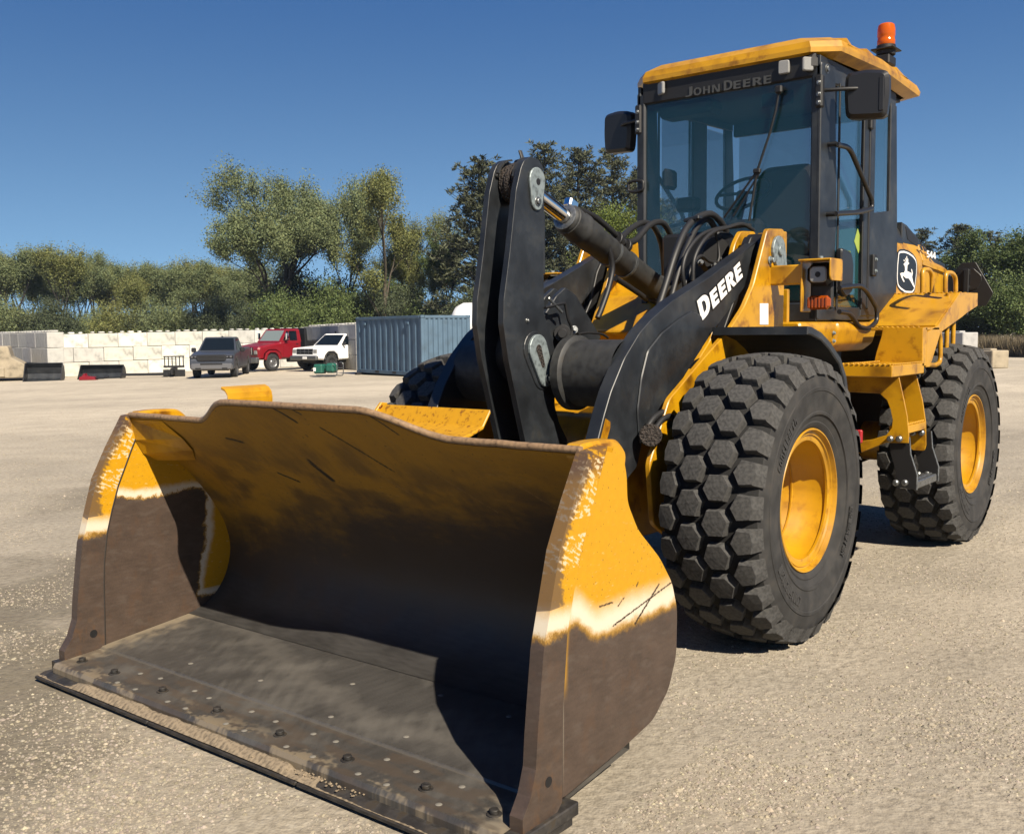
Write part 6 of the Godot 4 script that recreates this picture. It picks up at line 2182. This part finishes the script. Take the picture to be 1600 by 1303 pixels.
func pickup_silver(at: Vector3, turn: float) -> void:
	var T := thing("pickup_truck", "dark silver crew cab pickup with a black grille facing the camera", "pickup truck", at, turn)
	var s := st()
	side_body(s, [2.86, 0.42, 2.92, 0.62, 2.90, 0.86, 2.78, 1.10, 2.2, 1.20, 1.25, 1.25, 1.1, 1.28, -0.95, 1.28, -1.0, 1.36, -2.9, 1.38, -2.92, 0.5, -2.35, 0.46, -2.28, 0.72, -2.05, 0.90, -1.75, 0.90, -1.52, 0.72, -1.45, 0.42, 1.40, 0.42, 1.47, 0.72, 1.7, 0.92, 2.02, 0.92, 2.26, 0.72, 2.33, 0.42], 1.0, 0.07)
	part("body", s, M.silver, T)
	var lo := [-0.95, 1.28, 0.90, 1.24]
	var hi := [-0.62, 0.42, 0.72, 1.86]
	s = st()
	cabin(s, lo, hi)
	part("cabin", s, M.silver, T)
	pane("windscreen", T, [Vector3(-0.80, 1.29, 1.23), Vector3(0.80, 1.29, 1.23), Vector3(0.66, 1.84, 0.45), Vector3(-0.66, 1.84, 0.45)], Vector3(0, 0.8, 0.6), M.car_glass)
	for sg in [-1.0, 1.0]:
		side_pane("side_window", T, [1.05, 1.28, 0.22, 1.28, 0.22, 1.80, 0.42, 1.80], lo, hi, sg, M.car_glass)
		side_pane("side_window", T, [0.12, 1.28, -0.72, 1.28, -0.58, 1.80, 0.12, 1.80], lo, hi, sg, M.car_glass)
		for e in [[1.18, 0.18], [0.16, -0.88]]:
			s = st()
			plate_x(s, [e[0], 0.52, e[0], 1.22, e[1], 1.22, e[1], 0.52], sg * 1.0, sg * 1.008, 0.05, 0.003)
			part("door", s, M.silver, T)
			s = st()
			box(s, Vector3(sg * 1.02, 1.10, e[1] + 0.16), Vector3(0.03, 0.035, 0.2), 0.01)
			part("door_handle", s, M.silver, T)
		s = st()
		box(s, Vector3(sg * 1.14, 1.30, 1.02), Vector3(0.22, 0.22, 0.12), 0.04)
		part("mirror", s, M.black, T)
		s = st()
		box(s, Vector3(sg * 0.82, 1.0, 2.87), Vector3(0.34, 0.13, 0.10), 0.03)
		part("headlight", s, M.plastic, T)
		s = st()
		box(s, Vector3(sg * 0.88, 1.0, 2.925), Vector3(0.10, 0.08, 0.02), 0.01)
		box(s, Vector3(sg * 0.72, 1.0, 2.925), Vector3(0.08, 0.06, 0.02), 0.01)
		part("headlight_bulb", s, M.alloy, T)
		for z in [1.86, -1.90]:
			car_wheel(T, Vector3(sg * 0.86, 0.41, z), 0.41, 0.29, sg, M.alloy)
		s = st()
		plate_x(s, [1.40, 0.38, 1.40, 0.50, -1.45, 0.50, -1.45, 0.38], sg * 0.93, sg * 0.98, 0.0, 0.01)
		part("sill", s, M.black, T)
		s = st()
		box(s, Vector3(sg * 0.82, 0.66, 2.90), Vector3(0.24, 0.11, 0.06), 0.02)
		part("fog_lamp_recess", s, M.black, T)
	s = st()
	prism(s, rnd(v2([-0.62, 0.80, 0.62, 0.80, 0.70, 0.98, 0.64, 1.10, -0.64, 1.10, -0.70, 0.98]), 0.06), zplane(), 2.80, 2.955, 0.02)
	part("grille", s, M.black, T)
	s = st()
	for y in [0.88, 0.96, 1.03]:
		box(s, Vector3(0, y, 2.958), Vector3(1.16, 0.02, 0.02), 0.004)
	part("grille_bar", s, M.black, T)
	s = st()
	box(s, Vector3(0, 0.55, 2.90), Vector3(1.9, 0.30, 0.22), 0.06)
	part("bumper", s, M.alloy, T)
	s = st()
	box(s, Vector3(0, 0.67, 3.0), Vector3(1.0, 0.09, 0.04), 0.02)
	for sg in [-1.0, 1.0]:
		box(s, Vector3(sg * 0.6, 0.47, 3.005), Vector3(0.26, 0.08, 0.03), 0.02)
	part("bumper_opening", s, M.black, T)
	s = st()
	box(s, Vector3(0, 0.40, 1.86), Vector3(1.3, 0.14, 0.2), 0.04)
	box(s, Vector3(0, 0.44, 0.0), Vector3(1.5, 0.14, 5.0), 0.04)
	part("underbody", s, M.black, T)
	s = st()
	box(s, Vector3(0, 1.92, -0.35), Vector3(0.08, 0.07, 0.16), 0.02)
	part("roof_antenna", s, M.black, T)

func truck_red(at: Vector3, turn: float) -> void:
	var T := thing("dump_truck", "red dump truck with a black body, bumper hidden by the silver pickup", "truck", at, turn)
	var s := st()
	side_body(s, [2.35, 0.62, 2.42, 1.18, 2.30, 1.32, 1.5, 1.45, 0.95, 1.52, 0.90, 1.58, -0.55, 1.58, -0.58, 0.66, 0.85, 0.62, 0.98, 0.92, 1.22, 1.08, 1.70, 1.08, 1.95, 0.92, 2.02, 0.62], 1.0, 0.09)
	part("body", s, M.red_paint, T)
	var lo := [-0.55, 0.95, 0.96, 1.54]
	var hi := [-0.50, 0.42, 0.86, 2.20]
	s = st()
	cabin(s, lo, hi)
	part("cabin", s, M.red_paint, T)
	pane("windscreen", T, [Vector3(-0.84, 1.60, 0.89), Vector3(0.84, 1.60, 0.89), Vector3(0.76, 2.16, 0.45), Vector3(-0.76, 2.16, 0.45)], Vector3(0, 0.6, 0.8), mat(lin(0.30, 0.36, 0.35), 0.1))  # pale grey-green: a reflection painted into the glass colour
	for sg in [-1.0, 1.0]:
		side_pane("side_window", T, [0.70, 1.62, 0.30, 1.62, 0.30, 2.14, 0.40, 2.14], lo, hi, sg, M.car_glass)
		side_pane("side_window", T, [0.24, 1.62, -0.28, 1.62, -0.28, 2.14, 0.24, 2.14], lo, hi, sg, M.car_glass)
		s = st()
		plate_x(s, [0.74, 0.72, 0.74, 1.52, -0.42, 1.52, -0.42, 0.72], sg * 1.0, sg * 1.01, 0.05, 0.003)
		part("door", s, M.red_paint, T)
		s = st()
		box(s, Vector3(sg * 1.02, 1.42, -0.22), Vector3(0.03, 0.05, 0.16), 0.01)
		part("door_handle", s, M.black, T)
		s = st()
		box(s, Vector3(sg * 1.22, 1.86, 0.62), Vector3(0.10, 0.34, 0.16), 0.02)
		tube(s, [Vector3(sg * 1.0, 1.66, 0.62), Vector3(sg * 1.22, 1.70, 0.62)], 0.015, 6)
		part("mirror", s, M.chrome, T)
		s = st()
		prism(s, v2([1.02, 0.60, 1.14, 0.88, 1.30, 0.99, 1.62, 0.99, 1.78, 0.88, 1.90, 0.60, 2.02, 0.62, 1.90, 0.96, 1.66, 1.10, 1.26, 1.10, 1.02, 0.96, 0.90, 0.62]), xplane(), sg * 0.92, sg * 1.04, 0.015)
		part("wheel_arch", s, M.red_paint, T)
		s = st()
		box(s, Vector3(sg * 0.76, 1.0, 2.40), Vector3(0.26, 0.20, 0.05), 0.02)
		part("headlight", s, M.lamp, T)
		car_wheel(T, Vector3(sg * 0.88, 0.46, 1.46), 0.46, 0.28, sg, M.alloy)
		car_wheel(T, Vector3(sg * 0.84, 0.46, -2.3), 0.46, 0.45, sg, M.alloy)
	s = st()
	box(s, Vector3(0, 1.08, 2.40), Vector3(1.1, 0.40, 0.06), 0.02)
	part("grille", s, M.black, T)
	s = st()
	for k in 7:
		box(s, Vector3(-0.48 + 0.16 * k, 1.08, 2.44), Vector3(0.04, 0.38, 0.03), 0.005)
	part("grille_bar", s, M.chrome, T)
	s = st()
	box(s, Vector3(0, 0.60, 2.46), Vector3(2.04, 0.30, 0.22), 0.04)
	part("bumper", s, M.steel, T)
	s = st()
	plate_x(s, [-0.75, 0.95, -0.75, 2.30, -0.88, 2.30, -0.95, 1.60, -4.3, 1.56, -4.35, 0.98], -1.05, 1.05, 0.0, 0.02)
	part("dump_body", s, M.black, T)
	s = st()
	for k in 6:
		box(s, Vector3(1.06, 1.27, -1.2 - 0.55 * k), Vector3(0.05, 0.55, 0.08), 0.01)
	part("body_stake", s, M.plastic, T)
	s = st()
	box(s, Vector3(0, 0.72, -1.2), Vector3(0.9, 0.26, 6.6), 0.03)
	box(s, Vector3(0.78, 0.62, -0.2), Vector3(0.4, 0.36, 0.9), 0.05)
	part("underbody", s, M.black, T)

func truck_white(at: Vector3, turn: float) -> void:
	var T := thing("flatbed_truck", "white single cab truck with black headboard standing beside the blue container", "truck", at, turn)
	var s := st()
	side_body(s, [2.40, 0.62, 2.46, 0.72, 2.44, 1.12, 2.36, 1.20, 1.6, 1.26, 0.85, 1.30, 0.8, 1.32, -0.72, 1.32, -0.78, 0.60, 0.95, 0.56, 1.02, 0.80, 1.24, 0.98, 1.68, 0.98, 1.90, 0.80, 1.98, 0.58], 0.97, 0.07)
	part("body", s, M.white_paint, T)
	var lo := [-0.72, 0.92, 0.92, 1.29]
	var hi := [-0.60, 0.20, 0.76, 1.88]
	s = st()
	cabin(s, lo, hi)
	part("cabin", s, M.white_paint, T)
	pane("windscreen", T, [Vector3(-0.84, 1.33, 0.88), Vector3(0.84, 1.33, 0.88), Vector3(0.70, 1.86, 0.24), Vector3(-0.70, 1.86, 0.24)], Vector3(0, 0.78, 0.62), M.car_glass)
	for sg in [-1.0, 1.0]:
		side_pane("side_window", T, [0.66, 1.34, -0.42, 1.34, -0.42, 1.82, 0.18, 1.82], lo, hi, sg, M.car_glass)
		s = st()
		plate_x(s, [0.72, 0.64, 0.72, 1.28, -0.52, 1.28, -0.52, 0.64], sg * 0.97, sg * 0.978, 0.05, 0.003)
		part("door", s, M.white_paint, T)
		s = st()
		box(s, Vector3(sg * 0.985, 1.18, -0.36), Vector3(0.02, 0.05, 0.14), 0.008)
		part("door_handle", s, M.black, T)
		s = st()
		box(s, Vector3(sg * 1.06, 1.40, 0.60), Vector3(0.20, 0.17, 0.10), 0.03)
		part("mirror", s, M.black, T)
		s = st()
		box(s, Vector3(sg * 0.76, 1.04, 2.43), Vector3(0.28, 0.20, 0.06), 0.02)
		part("headlight", s, M.lamp, T)
		car_wheel(T, Vector3(sg * 0.85, 0.42, 1.46), 0.42, 0.27, sg, M.tyre)
		car_wheel(T, Vector3(sg * 0.82, 0.42, -2.0), 0.42, 0.42, sg, M.tyre)
		s = st()
		prism(s, v2([1.03, 0.58, 1.12, 0.80, 1.28, 0.92, 1.64, 0.92, 1.80, 0.80, 1.90, 0.58, 1.98, 0.60, 1.88, 0.86, 1.68, 1.0, 1.24, 1.0, 1.04, 0.86, 0.95, 0.60]), xplane(), sg * 0.94, sg * 0.985, 0.01)
		part("wheel_arch", s, M.plastic, T)
	s = st()
	box(s, Vector3(0, 1.02, 2.43), Vector3(1.2, 0.30, 0.06), 0.02)
	part("grille", s, M.black, T)
	s = st()
	box(s, Vector3(0, 1.02, 2.465), Vector3(1.16, 0.035, 0.02), 0.006)
	box(s, Vector3(0, 1.02, 2.475), Vector3(0.16, 0.06, 0.02), 0.006)
	for k in 3:
		box(s, Vector3(-0.3 + 0.3 * k, 1.02, 2.462), Vector3(0.02, 0.27, 0.02), 0.004)
	part("grille_bar", s, M.steel, T)
	s = st()
	box(s, Vector3(0, 0.70, 2.50), Vector3(1.94, 0.22, 0.20), 0.04)
	part("bumper", s, M.steel, T)
	s = st()
	box(s, Vector3(0.15, 0.70, 2.61), Vector3(0.3, 0.12, 0.02), 0.005)
	part("number_plate", s, M.white, T)
	s = st()
	plate_x(s, [-0.85, 0.80, -0.85, 2.06, -0.93, 2.06, -0.98, 1.2, -3.8, 1.0, -3.8, 0.85], -1.05, 1.05, 0.0, 0.02)
	part("flatbed", s, M.black, T)
	s = st()
	box(s, Vector3(0, 0.55, -0.6), Vector3(0.9, 0.22, 5.6), 0.03)
	box(s, Vector3(0, 0.42, 1.46), Vector3(1.4, 0.14, 0.16), 0.03)
	part("underbody", s, M.black, T)

func container(a: Vector2, b: Vector2) -> void:
	# the long wall runs from a (far, left) to b (near, right)
	var dir := (b - a).normalized()
	var T := thing("shipping_container", "faded blue steel shipping container with one shaded long side", "container", on_ground(a.x, a.y, 0.10))
	T.rotation.y = atan2(-dir.y, dir.x)   # local x along the long wall, local -z away from the camera
	var l := 6.06
	var h := 2.55
	var w := 2.44
	var s := st()
	var n := 22
	var wave := func(f: float) -> float:
		f = fposmod(f, 1.0)
		return [0.0, 0.0, -0.045, -0.045][int(f * 4.0)]
	# corrugated sheets: long sides (near and far), end, roof
	var zig := func(len: float, count: int) -> Array:
		var p := [Vector2(0.0, 0.0)]
		var pitch: float = len / count
		for k in count:
			p.append_array([Vector2(pitch * (k + 0.30), 0.0), Vector2(pitch * (k + 0.46), -0.05), Vector2(pitch * (k + 0.78), -0.05), Vector2(pitch * (k + 0.94), 0.0)])
		p.append(Vector2(len, 0.0))
		return p
	var pl: Array = zig.call(l - 0.3, 11)
	for k in pl.size() - 1:
		quad(s, Vector3(0.15 + pl[k].x, 0.16, pl[k].y), Vector3(0.15 + pl[k].x, h - 0.12, pl[k].y), Vector3(0.15 + pl[k + 1].x, h - 0.12, pl[k + 1].y), Vector3(0.15 + pl[k + 1].x, 0.16, pl[k + 1].y))
		quad(s, Vector3(0.15 + pl[k].x, 0.16, -w - pl[k].y), Vector3(0.15 + pl[k + 1].x, 0.16, -w - pl[k + 1].y), Vector3(0.15 + pl[k + 1].x, h - 0.12, -w - pl[k + 1].y), Vector3(0.15 + pl[k].x, h - 0.12, -w - pl[k].y))
	part("long_side", s, M.blue_steel, T)
	s = st()
	var pe: Array = zig.call(w - 0.3, 9)
	for k in pe.size() - 1:
		quad(s, Vector3(l + pe[k].y, 0.16, -0.15 - pe[k].x), Vector3(l + pe[k].y, h - 0.12, -0.15 - pe[k].x), Vector3(l + pe[k + 1].y, h - 0.12, -0.15 - pe[k + 1].x), Vector3(l + pe[k + 1].y, 0.16, -0.15 - pe[k + 1].x))
		quad(s, Vector3(-pe[k].y, 0.16, -0.15 - pe[k].x), Vector3(-pe[k + 1].y, 0.16, -0.15 - pe[k + 1].x), Vector3(-pe[k + 1].y, h - 0.12, -0.15 - pe[k + 1].x), Vector3(-pe[k].y, h - 0.12, -0.15 - pe[k].x))
	part("end_wall", s, M.blue_steel, T)
	s = st()
	box(s, Vector3(l / 2, h - 0.03, -w / 2), Vector3(l - 0.1, 0.03, w - 0.1), 0.0)
	part("roof", s, M.blue_steel, T)
	s = st()
	for z in [-0.02, -w + 0.02]:
		box(s, Vector3(l / 2, h - 0.07, z), Vector3(l - 0.36, 0.12, 0.08), 0.01)
		box(s, Vector3(l / 2, 0.09, z), Vector3(l - 0.36, 0.16, 0.10), 0.01)
	for x in [0.03, l - 0.03]:
		box(s, Vector3(x, h - 0.07, -w / 2), Vector3(0.08, 0.12, w - 0.36), 0.01)
		box(s, Vector3(x, 0.09, -w / 2), Vector3(0.10, 0.16, w - 0.36), 0.01)
	part("rail", s, M.blue_steel, T)
	for x in [0.08, l - 0.08]:
		for z in [-0.08, -w + 0.08]:
			s = st()
			box(s, Vector3(x, h / 2, z), Vector3(0.16, h - 0.24, 0.16), 0.02)
			for y in [0.06, h - 0.06]:
				box(s, Vector3(x, y, z), Vector3(0.18, 0.12, 0.18), 0.015)
			part("corner_post", s, M.blue_steel, T)
	s = st()
	for e in [[0.9, h - 0.32], [4.9, h - 0.32]]:
		box(s, Vector3(e[0], e[1], 0.02), Vector3(0.22, 0.10, 0.06), 0.01)
	part("vent", s, M.blue_steel, T)
	s = st()
	for x in [2.1, 3.7]:
		box(s, Vector3(x, 0.09, 0.032), Vector3(0.34, 0.10, 0.01), 0.0)
	part("fork_pocket", s, M.black, T)
	s = st()
	for x in [0.4, 5.6]:
		box(s, Vector3(x, -0.06, -w / 2), Vector3(0.25, 0.12, w + 0.5), 0.01)
	part("timber_sleeper", s, M.bark, T)

func yard() -> void:
	var p := Vector2(-39.21, -25.61)
	pickup_silver(on_ground(p.x, p.y), deg_to_rad(45.0))
	p = Vector2(-42.08, -31.66)
	truck_red(on_ground(p.x, p.y, 0.02), deg_to_rad(0.0))
	p = Vector2(-38.37, -32.42)
	truck_white(on_ground(p.x, p.y), deg_to_rad(4.0))
	container(Vector2(-32.09, -27.93), Vector2(-25.52, -25.97))
	# white tank top behind the container
	p = Vector2(-31.58, -36.79)
	var T := thing("tank", "rounded white tank top showing over the blue container", "tank", on_ground(p.x, p.y), deg_to_rad(30.0))
	var s := st()
	lathe(s, [[-1.9, 0.0], [-1.85, 0.55], [-1.6, 0.95], [-1.2, 1.15], [1.2, 1.15], [1.6, 0.95], [1.85, 0.55], [1.9, 0.0]], Transform3D(Basis(), Vector3(0, 2.22, 0)), 32)
	part("shell", s, M.white_paint, T)
	for x in [-1.0, 1.0]:
		s = st()
		box(s, Vector3(x, 0.65, 0), Vector3(0.25, 1.3, 1.6), 0.02)
		part("saddle", s, M.grey_and_shaded_concrete, T)
	# green generator on the ground
	p = Vector2(-31.77, -25.75)
	T = thing("generator", "small green machine on a tubular frame in front of the white truck", "generator", on_ground(p.x, p.y), deg_to_rad(20.0))
	s = st()
	box(s, Vector3(-0.28, 0.36, 0), Vector3(0.44, 0.42, 0.5), 0.06)
	box(s, Vector3(0.30, 0.40, 0), Vector3(0.46, 0.44, 0.5), 0.10)
	part("casing", s, M.green_paint, T)
	s = st()
	box(s, Vector3(-0.42, 0.34, 0.26), Vector3(0.12, 0.16, 0.02), 0.005)
	part("panel", s, M.white, T)
	s = st()
	for z in [-0.3, 0.3]:
		tube(s, bent([Vector3(-0.65, 0.06, z), Vector3(0.72, 0.06, z), Vector3(0.72, 0.62, z), Vector3(0.55, 0.66, z)], 0.12), 0.022, 6)
	tube(s, [Vector3(0.72, 0.4, -0.3), Vector3(0.72, 0.4, 0.3)], 0.02, 6)
	part("frame", s, M.steel, T)
	# black attachments along the wall
	p = Vector2(-45.62, -19.88)
	T = thing("loader_bucket", "black loader bucket lying below the stepped wall at left", "bucket", on_ground(p.x, p.y), deg_to_rad(46.0), "spare buckets by the wall")
	attachment(T, 1.75, 0.85)
	p = Vector2(-44.35, -22.17)
	T = thing("loader_bucket", "dark grey loader bucket standing before the sunlit block wall", "bucket", on_ground(p.x, p.y), deg_to_rad(38.0), "spare buckets by the wall")
	attachment(T, 2.15, 0.66)
	p = Vector2(-43.47, -20.95)
	T = thing("red_tool", "small red and black tool lying in front of the dark grey bucket", "tool", on_ground(p.x, p.y), deg_to_rad(40.0))
	s = st()
	prism(s, rnd(v2([-0.35, 0.0, 0.45, 0.0, 0.35, 0.16, -0.05, 0.2, -0.1, 0.34, -0.2, 0.2, -0.35, 0.14]), 0.03), zplane(), -0.2, 0.2, 0.02)
	part("body", s, M.red_paint, T)
	s = st()
	tube(s, [Vector3(0.3, 0.08, 0), Vector3(0.8, 0.1, 0.1), Vector3(1.05, 0.16, 0.1)], 0.05, 8)
	part("handle", s, M.black, T)
	p = Vector2(-42.24, -23.85)
	T = thing("pallet_forks", "black pallet fork frame with long tines lying by the block wall", "pallet forks", on_ground(p.x, p.y), deg_to_rad(44.0))
	for k in 2:
		s = st()
		box(s, Vector3(-0.45, 0.15, -0.35 + 0.7 * k), Vector3(2.3, 0.10, 0.16), 0.02)
		part("tine", s, M.black, T)
	s = st()
	box(s, Vector3(0.9, 0.30, 0), Vector3(0.12, 0.34, 1.1), 0.02)
	box(s, Vector3(0.9, 0.52, 0.0), Vector3(1.0, 0.10, 0.12), 0.01)
	box(s, Vector3(0.9, 0.20, 0.0), Vector3(1.05, 0.34, 0.12), 0.01)
	part("carriage", s, M.black, T)
	for k in 6:
		s = st()
		box(s, Vector3(0.46 + 0.18 * k, 0.76, 0), Vector3(0.045, 0.48, 0.05), 0.005)
		part("guard_bar", s, M.black, T)
	s = st()
	box(s, Vector3(0.91, 1.02, 0), Vector3(1.0, 0.06, 0.06), 0.005)
	part("guard_rail", s, M.black, T)

func attachment(T: Node3D, l: float, h: float) -> void:
	# an open bucket: curved back, two cheeks, lip
	var s := st()
	var p := PackedVector2Array([Vector2(0.35, 0.0), Vector2(-0.15, 0.02), Vector2(-0.32, 0.14 * h), Vector2(-0.38, 0.4 * h), Vector2(-0.30, 0.75 * h), Vector2(-0.12, h), Vector2(-0.15, h + 0.03), Vector2(-0.36, 0.78 * h), Vector2(-0.44, 0.4 * h), Vector2(-0.36, 0.08 * h), Vector2(-0.18, -0.02), Vector2(0.35, -0.02)])
	prism(s, p, xplane(), -l / 2, l / 2, 0.004)
	part("back_sheet", s, M.dark, T)
	for sg in [-1.0, 1.0]:
		s = st()
		plate_x(s, [0.30, 0.0, -0.18, 0.0, -0.36, 0.15 * h, -0.40, 0.4 * h, -0.32, 0.78 * h, -0.12, h, 0.05, h * 0.6], sg * (l / 2 - 0.03), sg * (l / 2 + 0.015), 0.0, 0.004)
		part("cheek", s, M.plastic, T)
